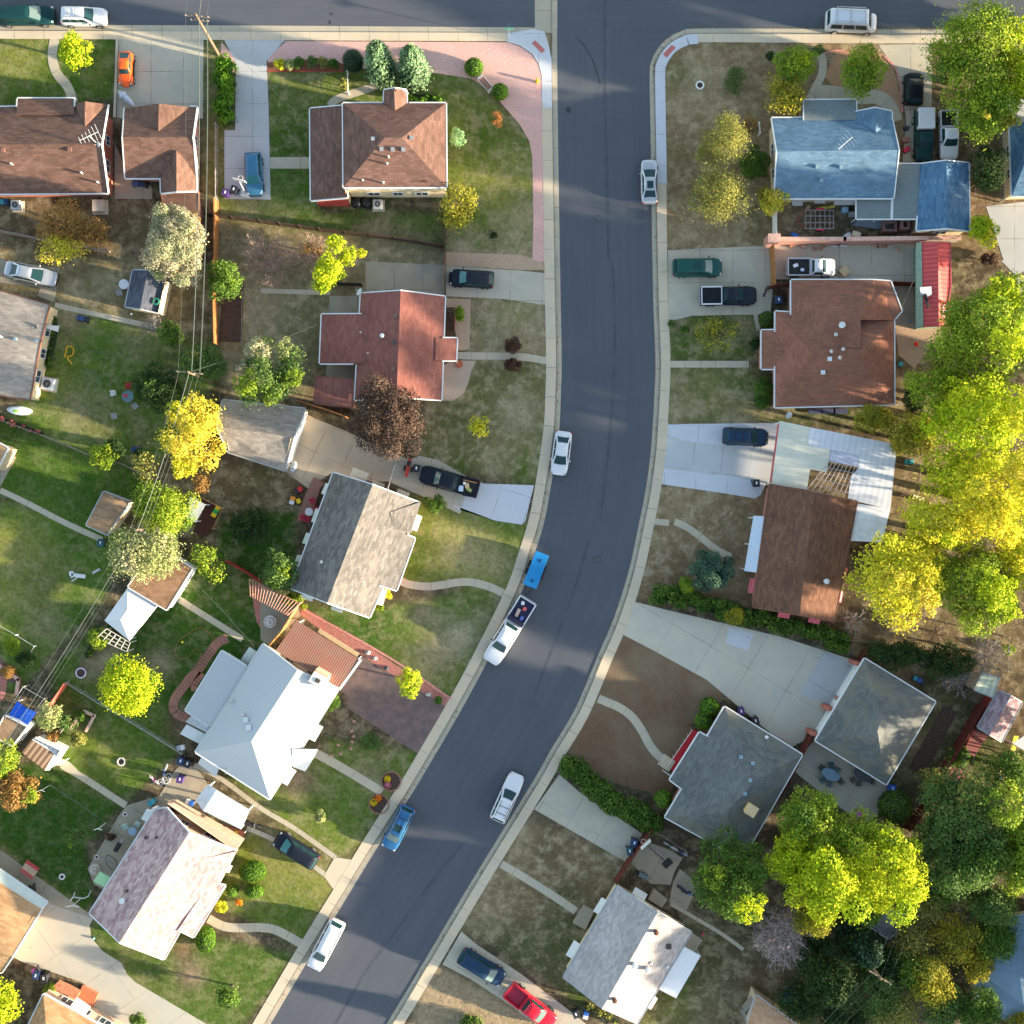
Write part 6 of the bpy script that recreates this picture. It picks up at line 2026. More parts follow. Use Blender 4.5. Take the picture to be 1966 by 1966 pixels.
def bare(x,y,R,h,label,mat,name='dead_tree',cat='tree',t='P',n=16,seed=1,depth=3,thick=.10,grp=None,fuzz=None,fd=.5):
 """leafless branching crown"""
 rr = random.Random(seed)
 x,y = px(t,x,y)
 f = 1.0176 if t == 'F' else (K if t != 'P' else 1.0)
 Rm = R * f * (H - h * .7) / H * S
 c = W(x,y,h * .6)
 o = thing(name,(c.x,c.y,G0),label,cat,grp)
 m = MB()
 m.tube([(0,0,0),(.05,.03,h * .35)],[thick * 1.5,thick],7)
 tw = MB()
 def grow(p,d,L,r,lev):
  q = p + d * L * .5 + Vector((rr.uniform(-.1,.1),rr.uniform(-.1,.1),rr.uniform(-.02,.12))) * L
  e = q + (d + Vector((rr.uniform(-.3,.3),rr.uniform(-.3,.3),rr.uniform(-.15,.2)))).normalized() * L * .5
  (m if lev < 1 else tw).tube([p,q,e],[r,r * .75,r * .45],4 if lev < 2 else 3,cap=False)
  if lev < depth:
   for _ in range(rr.choice((3,4,4)) if lev < depth - 1 else 5):
    s = p.lerp(e,rr.uniform(.35,1.0))
    nd = (d + Vector((rr.uniform(-.9,.9),rr.uniform(-.9,.9),rr.uniform(-.45,.5)))).normalized()
    grow(s,nd,L * rr.uniform(.45,.68),r * .5,lev + 1)
 for k in range(n):
  a = 2 * math.pi * k / n + rr.uniform(-.3,.3)
  el_ = rr.uniform(.15,1.1)
  d = Vector((math.cos(a) * math.cos(el_),math.sin(a) * math.cos(el_),math.sin(el_) * .8))
  grow(Vector((0,0,h * .3)),d,Rm * .62 * (1.0 if el_ < .7 else .7),thick * .6,0)
 m.build('trunk',mat,o,local=True)
 tw.build('twigs',mat,o,local=True)
 if fuzz:
  crown(o,Rm * .95,Rm * .85,h * .38,h * .5,fuzz,np.random.default_rng(seed),fd,.42,None,.34,name='twig_tips',gap=.1,ragged=.5,aspect=6.0,shell=.3)
 return o
def cone_tree(x,y,rx,h,pal,label,name='conifer',t='P',leaf=.24,cat='conifer',power=.55,dens=1.0,grp=None):
 """dense tapering evergreen with its foot at x,y"""
 nr = np.random.default_rng(int(x + y) % 997)
 x,y = px(t,x,y)
 f = 1.0176 if t == 'F' else (K if t != 'P' else 1.0)
 c = W(x,y,0)
 r0 = rx * f * S
 o = thing(name,(c.x,c.y,G0),label,cat,grp)
 n = int(2 * math.pi * r0 * h / (leaf * leaf) * 2.4 * dens)
 z = nr.uniform(0.02,1,n) ** .9
 prof = np.clip(1 - z,0,1) ** power * np.clip(z * 6 + .55,0,1)
 a = nr.uniform(0,6.283,n)
 # tufts: angular / vertical bumps
 b = 1 + .16 * np.sin(a * 7 + z * 19) * np.sin(z * 33 + a * 3) + .09 * np.sin(a * 15 - z * 41)
 rr = r0 * prof * b * nr.uniform(.82,1.06,n)
 P = np.stack([rr * np.cos(a),rr * np.sin(a),z * h],1)
 Nn = np.stack([np.cos(a),np.sin(a),np.full(n,.35)],1) + nr.normal(size=(n,3)) * .45
 tint = np.clip(.5 + (b - 1) * 2.2 + nr.normal(size=n) * .12,0,1)
 leaves('foliage',o,P,Nn,leaf,tint,np.clip(nr.normal(1,.14,n) * (1 + (b - 1) * 2.0),.45,1.5),LF[pal],nr,1.7)
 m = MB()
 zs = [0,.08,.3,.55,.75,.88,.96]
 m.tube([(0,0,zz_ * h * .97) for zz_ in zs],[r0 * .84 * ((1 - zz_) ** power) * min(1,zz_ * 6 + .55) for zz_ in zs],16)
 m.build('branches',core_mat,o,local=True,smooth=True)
 m = MB()
 m.tube([(0,0,0),(0,0,h * .8)],[r0 * .12,.03],6)
 m.build('trunk',bark_mat,o,local=True)
 return o
def ball_shrub(x,y,r,pal,label,t='P',h=None,name='clipped_shrub',grp=None,leaf=.14,ry=None,ang=0):
 nr = np.random.default_rng(int(x * 3 + y) % 997)
 x,y = px(t,x,y)
 f = 1.0176 if t == 'F' else (K if t != 'P' else 1.0)
 R = r * f * S
 Ry = (ry or r) * f * S
 h = h or R * 1.6
 c = W(x,y,h * .5)
 o = thing(name,(c.x,c.y,G0),label,'shrub',grp,rz=rad(ang))
 n = int(4 * math.pi * R * Ry / (leaf * leaf) * 2.2)
 d = nr.normal(size=(n,3))
 d /= np.linalg.norm(d,axis=1,keepdims=True)
 ra = nr.uniform(.93,1.03,(n,1))
 P = d * ra * np.array([R,Ry,h / 2]) + np.array([0,0,h / 2])
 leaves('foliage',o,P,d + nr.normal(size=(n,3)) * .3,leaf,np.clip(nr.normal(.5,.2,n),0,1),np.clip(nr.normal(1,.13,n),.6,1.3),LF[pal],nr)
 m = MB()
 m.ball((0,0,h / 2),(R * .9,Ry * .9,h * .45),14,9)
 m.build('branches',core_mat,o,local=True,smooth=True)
 m = MB()
 m.tube([(0,0,0),(0,0,h * .5)],.05,5)
 m.build('stem',bark_mat,o,local=True)
 return o
# ---- top left block
tree('round_tree',143,98,35,37,4.6,'lime','round bright lime tree on the top left lawn below the white wagon')
hedge('00 1665,440 1665,700 1665,900',36,2.4,'box','tall yellow green hedge beside the pale driveway at top left',leaf=.22)
tree('silver_tree',338,470,58,92,8.5,'sage','tall silvery cream leaved tree beside the navy roofed shed',leaf=.26,extra=((-28,40,30,.6,'sageg'),(25,-50,26,.5,'rust')),ragged=.12,dens=1.5,lobe_r=.34)
tree('rust_tree',120,430,46,40,4.5,'rust','sparse rust brown tree behind the long brick house',gap=.1,dens=.8,leaf=.24,ragged=.5)
tree('rust_tree',115,478,50,26,4.0,'gold','sparse orange leaved tree below the rust brown one, above the silver sedan drive',gap=.2,dens=.7,leaf=.24,ragged=.5)
tree('rust_tree',185,448,30,36,3.6,'rust','small thin rust tree just left of the silvery tree',gap=.15,dens=.7,leaf=.24,ragged=.4)
tree('green_tree',432,540,34,42,5.5,'green','rounded bright green tree right of the power lines, above the fenced soil bed',extra=((5,5,22,.7,'ash'),))
tree('spiky_tree',630,520,32,28,5.5,'lime','lime tree with long separate branches above the red ranch house',extra=((40,-30,22,.6,'lime'),(12,-48,22,.7,'lime'),(-12,26,20,.5,'lime'),(62,-36,12,.55,'yellow')),gap=.2,lobe_r=.5)
bare(520,500,62,2.6,'bare pinkish twiggy shrub in the dry yard left of the lime tree',plain('dry_twig',(.34,.23,.185),.9),name='bare_shrub',cat='shrub',n=22,seed=4,thick=.09,depth=3,fuzz='twig',fd=.9)
bare(602,490,44,2.4,'bare pale twiggy shrub between the lime tree and the wooden fence',MATS['dry_twig'],name='bare_shrub',cat='shrub',n=20,seed=9,thick=.09,fuzz='twig',fd=.9)
tree('thin_tree',600,480,26,20,2.6,'rust','low bronze leaved bush mixed with bare twigs above the red ranch house',gap=.3,dens=.4,ragged=.5)
# left middle block
tree('willow',518,718,68,64,8.0,'grey','two toned pale and bright green tree above the grey shingled garage',extra=((-18,-42,32,.72,'sage'),(30,-46,24,.7,'sageg'),(48,10,26,.72,'ash'),(-34,26,30,.80,'ash'),(8,40,26,.75,'ash'),(-40,-8,24,.7,'sage')),ragged=.45,gap=.18,lobe_r=.36)
tree('green_tree',392,700,44,36,6.0,'grey','dull green tree wrapped round the middle power pole on the left',extra=((-15,-10,16,.8,'olive'),))
tree('green_tree',305,748,42,44,5.0,'dark','dark green tree right of the garden table on the picnic lawn',extra=((-10,0,20,.8,'grey'),))
tree('green_tree',328,640,26,28,3.5,'green','small dark green tree in front of the navy roofed shed',dens=.9)
bare(292,625,30,2.8,'bare grey twigs at the end of the garden path below the navy shed',plain('grey_twig',(.28,.25,.23),.9),name='bare_shrub',cat='shrub',n=14,seed=3,thick=.06,fuzz='greytw',fd=.6)
tree('golden_tree',372,838,66,74,8.5,'gold','glowing golden orange tree crossed by power lines, left of the grey garage',extra=((-20,-45,26,.75,'yellow'),(-15,55,28,.7,'yellow')),ragged=.3,lobe_r=.36,gap=.12)
tree('green_tree',315,978,66,50,7.5,'ash','bright green backyard tree directly below the golden tree',ragged=.25)
tree('small_tree',388,928,15,24,3.5,'rust','small orange tipped tree between the golden tree and the play deck',dens=.6)
tree('sage_tree',282,1060,74,50,8.0,'sageg','wide sage green feathery tree above the white canopy tent',extra=((-20,15,24,.8,'sage'),(30,-25,22,.8,'sage')),ragged=.4)
tree('thin_tree',405,1078,38,42,5.5,'ash','thin light green tree with open branches beside the long brown shed',gap=.3,dens=.55,lobe_r=.36,ragged=.4)
tree('green_tree',200,878,25,26,4.0,'ash','small bright green tree on the fence line above the clipped lawn')
tree('green_tree',218,866,26,20,3.0,'dark','dark green bush just behind the small bright tree on the fence line',cat='bush')
tree('thin_tree',275,900,26,30,4.0,'olive','thin brown green tree at the bottom corner of the picnic lawn',gap=.4,dens=.35,ragged=.5)
shrub(270,870,14,12,1.6,'dark','low dark green bush near the blue barrow at the picnic lawn corner')
tree('maple',247,1317,56,64,7.0,'lime','rounded lime maple standing alone in the lower left back yard',ragged=.22)
tree('bush_tree',540,1095,36,44,5.0,'grey','deep green bushy tree at the left wall of the grey and tan gabled house',extra=((5,0,18,.8,'ash'),(-10,20,18,.7,'green')))
shrub(560,1150,22,14,2.0,'ash','light green shrub above the striped pergola',t='P')
tree('dark_tree',480,1010,60,40,3.0,'dark','very dark low thicket in the yard left of the grey and tan gabled house',cat='thicket',dens=.8)
tree('small_tree',190,1225,20,22,2.6,'ash','low lime bush beside the pergola of the white canopy',cat='bush')
hedge('20 860,740 700,920 640,1010',15,1.2,'green','narrow strip of green plants under the power lines by the white canopy',name='planting',cat='plants')
tree('small_tree',96,1378,26,28,3.5,'sageg','pale feathery small tree right of the blue tarp',ragged=.4)
tree('thin_tree',128,1385,20,18,2.6,'grey','thin grey green bush between the feathery tree and the raised beds',dens=.5)
shrub(150,1420,18,16,1.4,'olive','flowering olive bush beside the raised bed right of the striped shed')
shrub(105,1412,16,12,1.4,'rust','small coppery bush above the striped shed')
shrub(155,1372,14,12,1.0,'green','low green bush inside the raised garden beds')
tree('fruit_tree',30,1520,42,38,4.5,'rust','orange and green fruit tree at the left edge above the lower lawn',extra=((30,5,22,.7,'ash'),(-20,-25,20,.6,'green')))
tree('green_tree',5,1460,28,36,5.0,'ash','light green tree cut by the left edge, above the orange fruit tree')
shrub(22,1240,20,18,1.6,'ash','leafy green bush in the walled bed on the left edge')
shrub(50,1265,22,16,1.3,'dark','dark green bush right of the walled bed on the left edge')
shrub(15,1290,18,14,1.0,'rust','reddish ground bush on the left edge near the rock bed')
tree('small_tree',145,1610,22,24,3.2,'grey','small dark leaved sapling on the lower lawn left of the patio',extra=((-6,12,10,.6,'ash'),),gap=.3,dens=.6)
tree('lime_tree',-8,1925,46,46,5.5,'lime','bright lime tree cut by the left edge at the very bottom')
shrub(98,1900,16,12,1.2,'ash','green bush beside the purple bin and the peach house')
shrub(265,1960,20,14,1.4,'green','green bush at the bottom edge by the cream driveway')
tree('small_tree',437,1908,22,28,3.4,'green','small bright green tree on the front lawn at the bottom left',gap=.1)
for i,(x,y,r,ry_,lab) in enumerate(((485,1672,26,21,'largest smooth sculpted shrub of the four by the rose roofed house'),(488,1710,19,13,'flat oval clipped shrub below the largest sculpted one'),
                              (447,1709,12,11,'small round clipped shrub touching the rose roof edge'),(395,1802,19,26,'tall clipped shrub below the curved front walk of the rose roofed house'))):
 ball_shrub(x,y,r,'box',lab,ry=ry_,h=1.5,grp='clipped shrubs of the rose roofed house')
shrub(425,1740,14,16,.8,'yellow','yellow and red flower clump at the wall of the rose roofed house',name='flower_clump',cat='flowers')
shrub(460,1732,8,6,.5,'flower_o','tiny orange flower clump between the clipped shrubs',name='flower_clump',cat='flowers')
shrub(615,1568,12,14,1.2,'sageg','pale spiky plant alone on the lawn below the white metal roof',name='yucca',cat='plant',gap=.3)
shrub(710,1425,24,18,1.2,'grey','dark green bush on the lawn below the stamped driveway')
shrub(638,1345,14,22,1.4,'green','green bush against the white roofed house beside the stamped drive')
tree('round_tree',785,1311,28,30,3.2,'lime','small dense lime green tree on the pink rock border of the stamped driveway',ragged=.1)
ball_shrub(842,1344,7.5,'box','tiny ball shrub at the street end of the pink rock border')
shrub(740,1140,12,12,.9,'yellow','yellow flower clump beside the white awning of the gabled house',name='flower_clump',cat='flowers')
shrub(728,1166,12,9,.8,'ash','light green flower clump at the lower corner of the gabled house',name='flower_clump',cat='flowers')
shrub(583,1165,9,7,.6,'ash','small green weed tuft at the upper end of the pink rock border')
shrub(835,965,26,20,1.6,'green','green bush at the driveway side of the grey and tan gabled house',gap=.15)
shrub(530,1510,9,8,.6,'ash','small light green plant at the bottom tip of the white metal roof')
# plum and centre
tree('plum_tree',742,803,82,84,8.0,'plum','big dark purple leaved plum tree over the red ranch house',leaf=.28,lobe_r=.36,ragged=.22)
tree('small_tree',920,820,22,25,2.6,'yellow','small yellow green tree alone on the dry lawn right of the plum tree',gap=.15,dens=.7)
shrub(985,664,22,16,1.2,'brown','dark maroon shrub above the front walk of the red ranch house',grp=None)
shrub(985,701,22,15,1.2,'brown','dark maroon shrub below the front walk of the red ranch house')
shrub(882,602,11,17,1.4,'ash','bright green shrub beside the slatted porch of the red ranch house')
# corner lot
cone_tree(737,146,31,7.6,'juniper','left one of the twin tall rounded junipers at the top street',cat='juniper',name='juniper',grp='twin junipers',power=.36)
cone_tree(798,152,31,7.4,'juniper','right one of the twin tall rounded junipers at the top street',cat='juniper',name='juniper',grp='twin junipers',power=.36)
ball_shrub(678,118,20,'juniperdk','squat dark green clipped shrub left of the twin junipers',h=2.6)
for i,(x,y,s_,lab) in enumerate(((537,122,'yellow','yellow flowering clump at the left end of the bark bed'),(575,120,'green','green perennial clump in the middle of the bark bed'),(600,118,'grey','grey green perennial clump in the bark bed'),(640,122,'green','leafy clump at the right end of the bark bed'),(555,124,'sageg','pale perennial clump between the yellow and green ones'),(620,120,'olive','olive perennial clump in the bark bed'))):
 shrub(x,y,14,11,.9,s_,lab,name='perennial',cat='plant',grp='plants in the bark bed')
shrub(659,161,9,14,1.4,'olive','olive bush beside the short white fence left of the junipers')
hedge('01 1100,725 1210,725 1330,728',17,1.1,'box','low clipped green hedge along the north wall of the hip roofed house')
ball_shrub(910,130,18,'box','round clipped shrub above the bench in the pink rock',grp='round shrubs by the rock bed bench',h=1.5)
ball_shrub(960,177,16,'box','round clipped shrub below the bench in the pink rock',grp='round shrubs by the rock bed bench',h=1.5)
tree('sapling',955,229,10,15,2.2,'orange','tiny orange autumn sapling on the corner lawn',leaf=.16,gap=.2)
tree('sapling',879,266,14,18,3.6,'mint','small pale mint green sapling right of the hip roofed house',leaf=.18)
tree('shade_tree',884,394,32,52,5.0,'yolive','bronze olive tree at the lower right corner of the hip roofed house',dens=.6,gap=.2,ragged=.4)
shrub(948,452,9,7,.3,'dark','small dark weed tuft on the dry lawn above the tan gravel')
# right top block
tree('olive_tree',1385,268,46,58,6.0,'olive','upper of two merged pale olive trees right of the silver sedan',leaf=.22,dens=.75,gap=.15,ragged=.45,extra=((-35,30,20,.6,'olive'),))
tree('olive_tree',1378,372,52,56,6.5,'olive','lower of two merged pale olive trees right of the silver sedan',leaf=.22,dens=.85,ragged=.45)
shrub(1412,158,28,34,.6,'grey','loose grey green ground bush in the bare front yard at top right',gap=.4,dens=.5)
shrub(1478,108,9,13,.9,'dark','small dark green bush above the lime trees at top right')
shrub(1572,97,11,13,1.2,'grey','grey green bush beside the curved walk at top right')
tree('lime_tree',1525,127,46,36,5.0,'ash','yellow green tree left of the curved walk at top right',extra=((10,-5,20,.8,'lime'),))
tree('lime_tree',1507,186,44,38,4.5,'yolive','yellow olive tree directly below the yellow green one at top right',dens=.7,gap=.2,ragged=.4)
tree('green_tree',1655,137,46,48,5.5,'ash','rounded green tree in the curved tan bark bed above the blue roof',extra=((10,20,20,.6,'green'),))
tree('big_tree',1868,106,88,94,11.0,'ash','large green tree over the top street at top right, upper part of the dense group',leaf=.32,ragged=.5,gap=.18,lobe_r=.34,extra=((60,-20,40,.8,'lime'),(-40,20,40,.6,'green')))
tree('big_tree',1890,212,54,62,9.5,'ash','green tree with orange tips hanging over the white pickup',leaf=.34,extra=((30,30,24,.8,'yolive'),(-18,26,10,.85,'gold')),ragged=.3)
tree('big_tree',1950,150,44,60,10.0,'lime','lime green tree cut by the right edge at top right',leaf=.34)
tree('dark_tree',1895,325,34,56,5.0,'dark','dark shaded thicket between the blue garage and the right edge house',cat='thicket',dens=.8)
shrub(1448,312,34,38,2.2,'green','dark green shrub against the left wall of the blue roofed house',cat='shrub')
shrub(1440,240,20,18,.8,'rust','dry brown ground bush left of the blue roofed house',gap=.4,dens=.5)
tree('yellow_tree',1484,384,30,30,4.0,'gold','small yellow orange tree at the lower left corner of the blue roofed house',extra=((-18,-12,16,.6,'yolive'),))
tree('lime_tree',1883,440,34,32,4.0,'lime','small lime tree right of the blue gabled garage',extra=((0,0,16,.6,'ash'),),gap=.1)
shrub(1900,500,26,16,1.0,'brown','reddish brown brush pile of twigs beside the pale slab on the right',gap=.3)
# right middle giants
tree('big_tree',1880,650,92,92,13.0,'ash','huge yellow green tree right of the red roofed outbuilding, topmost of the row',leaf=.40,extra=((30,-70,45,.75,'lime'),(20,20,50,.95,'lime')),lobe_r=.34)
tree('big_tree',1875,800,104,82,13.5,'lime','huge lime tree right of the patchwork patio roof, second of the row',leaf=.40,extra=((55,0,50,.95,'yellow'),),lobe_r=.34)
tree('big_tree',1905,950,92,92,14.0,'yellow','huge sunlit yellow tree on the right edge, third of the row',leaf=.40,extra=((30,-40,50,.95,'gold'),),lobe_r=.34)
tree('big_tree',1728,1105,86,88,12.0,'yellow','big yellow tree right of the dark brown gabled house',leaf=.36,extra=((20,40,34,.9,'gold'),(-30,10,34,.9,'gold')),lobe_r=.34,ragged=.3)
tree('big_tree',1806,1015,70,60,12.0,'yellow','yellow green tree between the big yellow tree and the right edge trees',leaf=.38,lobe_r=.36)
tree('big_tree',1870,1128,70,86,11.0,'ash','big green tree with lime tips right of the big yellow tree',leaf=.36,extra=((10,0,44,.95,'lime'),(40,40,30,.85,'lime')),lobe_r=.36)
tree('big_tree',1940,590,56,60,11.0,'ash','green tree on the right edge beside the topmost of the huge row',leaf=.36,lobe_r=.36)
tree('big_tree',1800,745,52,50,10.0,'ash','smaller green tree tucked left of the second huge tree of the row',leaf=.34,lobe_r=.38,extra=((10,10,30,.9,'lime'),))
tree('big_tree',1822,905,46,50,9.0,'lime','lime tree below the second huge tree, right of the toy swing frame',leaf=.34,dens=.8,gap=.15)
tree('big_tree',1950,1070,46,60,11.0,'yellow','yellow tree on the right edge below the third huge tree',leaf=.36,lobe_r=.36)
tree('green_tree',1682,806,44,26,5.0,'yolive','low olive yellow tree touching the clay brown roof',extra=((0,0,20,.6,'ash'),))
tree('lime_tree',1752,838,50,38,6.5,'yolive','mustard lime tree at the upper right corner of the patio roof',extra=((10,-10,24,.8,'lime'),))
tree('dark_tree',1755,765,20,40,4.0,'dark','dark green tree at the right wall of the clay roofed house')
bare(1835,900,60,8,'bare forked branches poking out among the big yellow trees',bark_mat,name='dead_branches',cat='tree',n=7,seed=12,thick=.14)
bare(1640,1195,34,2.8,'bare grey twigs at the lower right corner of the dark brown house',MATS['grey_twig'],name='bare_shrub',cat='shrub',n=10,seed=5,thick=.05)
tree('bush_tree',1378,640,42,34,2.8,'yolive','loose yellow green bush on the lawn below the black pickup',gap=.3,dens=.45,ragged=.5,cat='bush')
ball_shrub(1472,614,16,'green','dark green round shrub at the upper left corner of the clay roofed house',h=1.6)
shrub(1315,632,12,9,.6,'green','small dark green clump on the lawn left of the yellow green bush')
shrub(1288,622,8,7,.5,'grey','small grey green tuft at the pavement edge below the double driveway')
shrub(1466,745,20,24,1.4,'green','upper dark green shrub against the porch of the clay roofed house')
shrub(1462,772,18,16,1.3,'green','lower dark green shrub against the porch of the clay roofed house')
shrub(1450,660,10,16,1.0,'dark','thin dark shrub beside the front step of the clay roofed house')
tree('spreading_juniper',1366,1097,46,42,3.6,'spruce','wide blue green juniper on the bare front yard below the curved walk',cat='juniper',base=.05,leaf=.24,dens=1.5,lobe_r=.36,ragged=.1)
hedge('22 985,540 1150,560 1350,620 1600,690 1850,740 2100,800 2300,870 2430,930',36,1.7,'green','long deep green hedge along the wide driveway',leaf=.26)
shrub(1318,1128,14,18,2.6,'ash','light green bush between the juniper and the long hedge')
shrub(1412,1185,20,16,2.8,'yolive','yellow flowering patch in the middle of the long hedge')
hedge('22 330,1810 470,1880 32 500,160 640,250 800,330 930,430 1000,490',44,1.5,'green','thick dark hedge between the bare yard and the lower cracked driveway',leaf=.26)
ball_shrub(1362,1357,19,'box','upper of two round shrubs at the corner of the sage roofed house',h=1.7,grp='paired round shrubs')
ball_shrub(1350,1384,17,'box','lower of two round shrubs at the corner of the sage roofed house',h=1.6,grp='paired round shrubs')
ball_shrub(1273,1533,17,'box','single round shrub between the dark hedge and the sage roofed house',h=2.2)
shrub(1475,1150,14,12,1.0,'dark','dark shrub under the red awning of the dark brown house')
# right lower
tree('dark_tree',1720,1255,70,26,4.0,'dark','dark green thicket above the pyramid roofed garage',cat='thicket',extra=((20,5,24,.6,'green'),))
tree('dark_tree',1820,1270,60,36,4.5,'dark','dark green thicket right of the garage, under the bare grey trees',cat='thicket')
bare(1900,1262,48,5.0,'bare grey tree above the pale green shed on the right',MATS['grey_twig'],n=24,seed=21,thick=.10,fuzz='greytw',fd=.35)
bare(1840,1300,40,4.0,'bare grey tree left of the pale green shed',MATS['grey_twig'],n=20,seed=22,thick=.09,fuzz='greytw',fd=.35)
bare(1800,1215,30,2.5,'brown tangle of twigs between the yellow trees and the dark thicket',plain('brown_twig',(.14,.095,.07),.9),name='bare_shrub',cat='shrub',n=14,seed=27,thick=.05,fuzz='twig',fd=.4)
tree('big_tree',1400,1690,76,92,9.5,'green','deep green tree right of the two parked bicycles, lower right',leaf=.34,extra=((25,30,34,.95,'lime'),(-35,-20,30,.8,'ash')),lobe_r=.36)
tree('big_tree',1555,1590,62,66,9.5,'ash','green tree overlapping the brown fence and the patio, upper left of the big lime tree',leaf=.34,extra=((-20,-35,28,.8,'green'),),lobe_r=.38)
tree('big_tree',1580,1690,92,78,12.0,'lime','big glowing lime tree in the lower right, left half of its group',leaf=.36,lobe_r=.34)
tree('big_tree',1702,1670,78,88,11.0,'lime','big glowing lime tree in the lower right, right half of its group',leaf=.36,lobe_r=.34,extra=((0,-60,34,.7,'ash'),))
tree('big_tree',1520,1640,50,56,9.0,'lime','lime tree at the left side of the big lime group, over the patio edge',leaf=.34,lobe_r=.38)
tree('big_tree',1640,1600,48,44,9.5,'ash','green tree at the top middle of the big lime group',leaf=.34,lobe_r=.38)
tree('dark_tree',1620,1960,60,40,5.0,'dark','dark thicket at the bottom edge below the power pole',cat='thicket')
tree('dark_tree',1700,1850,44,40,5.0,'dark','dark thicket right of the power pole',cat='thicket',dens=.9)
tree('dark_tree',1780,1730,40,40,5.5,'olive','olive thicket between the lime group and the dull green trees',cat='thicket',dens=.7)
for (x_,y_,r_,h_,p_,lab_) in ((1560,1830,40,4.5,'dark','dark green tree just below the pinkish dead tree'),(1535,1925,44,5,'dark','dark green tree left of the bottom power lines'),
                             (1660,1740,40,6,'green','deep green tree under the lower edge of the lime group'),(1755,1860,40,5.5,'green','mid green tree right of the long cross arm'),
                             (1815,1930,44,5.5,'grey','dull green tree at the bottom edge right of the mustard one'),(1800,1610,44,8,'grey','dull green tree left of the two largest dull green ones'),
                             (1790,1700,36,6,'green','mid green tree right of the lime group'),(1910,1800,40,6,'green','green tree leaning over the middle of the blue roofed cottage'),
                             (1935,1480,44,6,'green','green tree at the right edge beside the play set'),(1660,1830,34,5,'green','small deep green tree around the lower power pole')):
 tree('dark_tree',x_,y_,r_,r_,h_,p_,lab_,leaf=.32,ragged=.3)
tree('lime_tree',1560,1765,36,24,8.0,'yolive','yellow fringe tree hanging below the big lime trees')
bare(1505,1800,72,5.5,'dead tree with pinkish grey branches at the lower right',plain('pink_grey_wood',(.42,.34,.33),.9),n=34,seed=31,thick=.13,depth=3,fuzz='palewood',fd=.8)
ball_shrub(1718,1548,32,'green','large round dark green bush at the corner of the garage patio',h=3.0,leaf=.2)
cone_tree(1640,1795,52,7.5,'juniperdk','dark blue green spruce below the big lime trees',name='spruce',power=.8,leaf=.3,cat='spruce')
tree('dark_tree',1590,1880,56,66,7.0,'dark','very dark green tree at the bottom, left of the power pole',leaf=.34,dens=.8)
tree('dark_tree',1680,1900,50,60,6.0,'grey','olive green tree at the bottom edge under the power lines',leaf=.3,dens=.8)
tree('big_tree',1855,1560,76,88,10.0,'grey','large dull green tree near the right edge below the play set',leaf=.36,extra=((50,-30,50,.9,'ash'),(-10,-50,30,.8,'olive')),lobe_r=.36)
tree('big_tree',1835,1660,78,56,9.0,'grey','large dull green tree directly below the other dull green one, right side',leaf=.36,dens=.8,lobe_r=.38)
tree('big_tree',1955,1640,40,90,9.5,'ash','green tree cut by the right edge above the blue roofed cottage',leaf=.36)
tree('thin_tree',1835,1800,44,50,7.0,'yolive','yellow olive tree left of the blue roofed cottage',dens=.6,gap=.15,ragged=.4)
tree('green_tree',1905,1735,50,40,7.5,'grey','green tree over the upper edge of the blue roofed cottage',leaf=.32)
tree('green_tree',1870,1640,60,50,9.5,'green','deeper green tree between the two dull green ones at the right',leaf=.34)
tree('green_tree',1880,1850,26,34,5.0,'yolive','yellow olive tree at the left wall of the blue roofed cottage',leaf=.3)
tree('thin_tree',1850,1720,40,24,6.0,'olive','thin pale olive tree above the yellow olive one',dens=.45,gap=.3,ragged=.5)
bare(1850,1740,44,6.5,'bare pale branches over the top of the blue roofed cottage',plain('pale_wood',(.36,.31,.25),.9),n=10,seed=41,thick=.06)
tree('thin_tree',1780,1880,44,50,6.5,'yolive','mustard green tree at the bottom between the lines and the cottage',dens=.7,ragged=.35)
tree('thin_tree',1720,1945,52,34,6.0,'olive','pale olive tree at the bottom edge right of the power lines',dens=.6,gap=.1,ragged=.5)
tree('dark_tree',1880,1938,50,36,6.5,'green','dark green tree at the bottom edge near the right corner',leaf=.32)
tree('lime_tree',1960,1955,22,20,5.0,'yolive','small yellow green tree in the bottom right corner')
tree('dark_tree',1745,1800,40,60,5.0,'olive','brown olive thicket between the dark slate shed and the yellow olive tree',cat='thicket',dens=.45,gap=.25,ragged=.5)
shrub(1842,1452,26,20,1.5,'green','green patch of plants under the yellow slide at the right')
tree('small_tree',1790,1500,26,30,3.5,'olive','small olive yellow tree at the end of the dark red fence',dens=.8)
shrub(1935,1247,18,10,.8,'ash','yellow green ground plants at the right edge behind the yellow trees')
cone_tree(905,1968,26,3.2,'green','green juniper on the dry lawn at the bottom edge',name='juniper',cat='juniper',power=.4)
hedge('32 490,1800 600,1850 720,1920',16,.9,'olive','scruffy vine row along the lower left wall of the pale gabled house',name='vine_row',cat='vines',dens=.6)
hedge('10 -20,1165 100,1210 310,1285',12,1.0,'pink','row of pink leaved shrubs along the fence at the left edge',name='pink_shrub_row',cat='shrubs')
hedge('10 395,420 400,560 360,720 360,790',12,1.0,'green','strip of green plants along the wall of the cream walled house',name='planting',cat='plants')
# flower rings beside the pavement
for (x,y,pal,r,lab) in ((744,1495,'flower_y',6.5,'yellow flower mound in the upper stone ring'),(744,1507,'flower_p',6.5,'pink flower mound in the upper stone ring'),
       (727,1533,'flower_o',7,'orange flower mound in the lower stone ring'),(718,1540,'flower_y',7,'yellow flower mound in the lower stone ring')):
 ball_shrub(x,y,r,pal,lab,h=.4,name='flower_mound',leaf=.09,grp='flower mounds in the two stone rings')
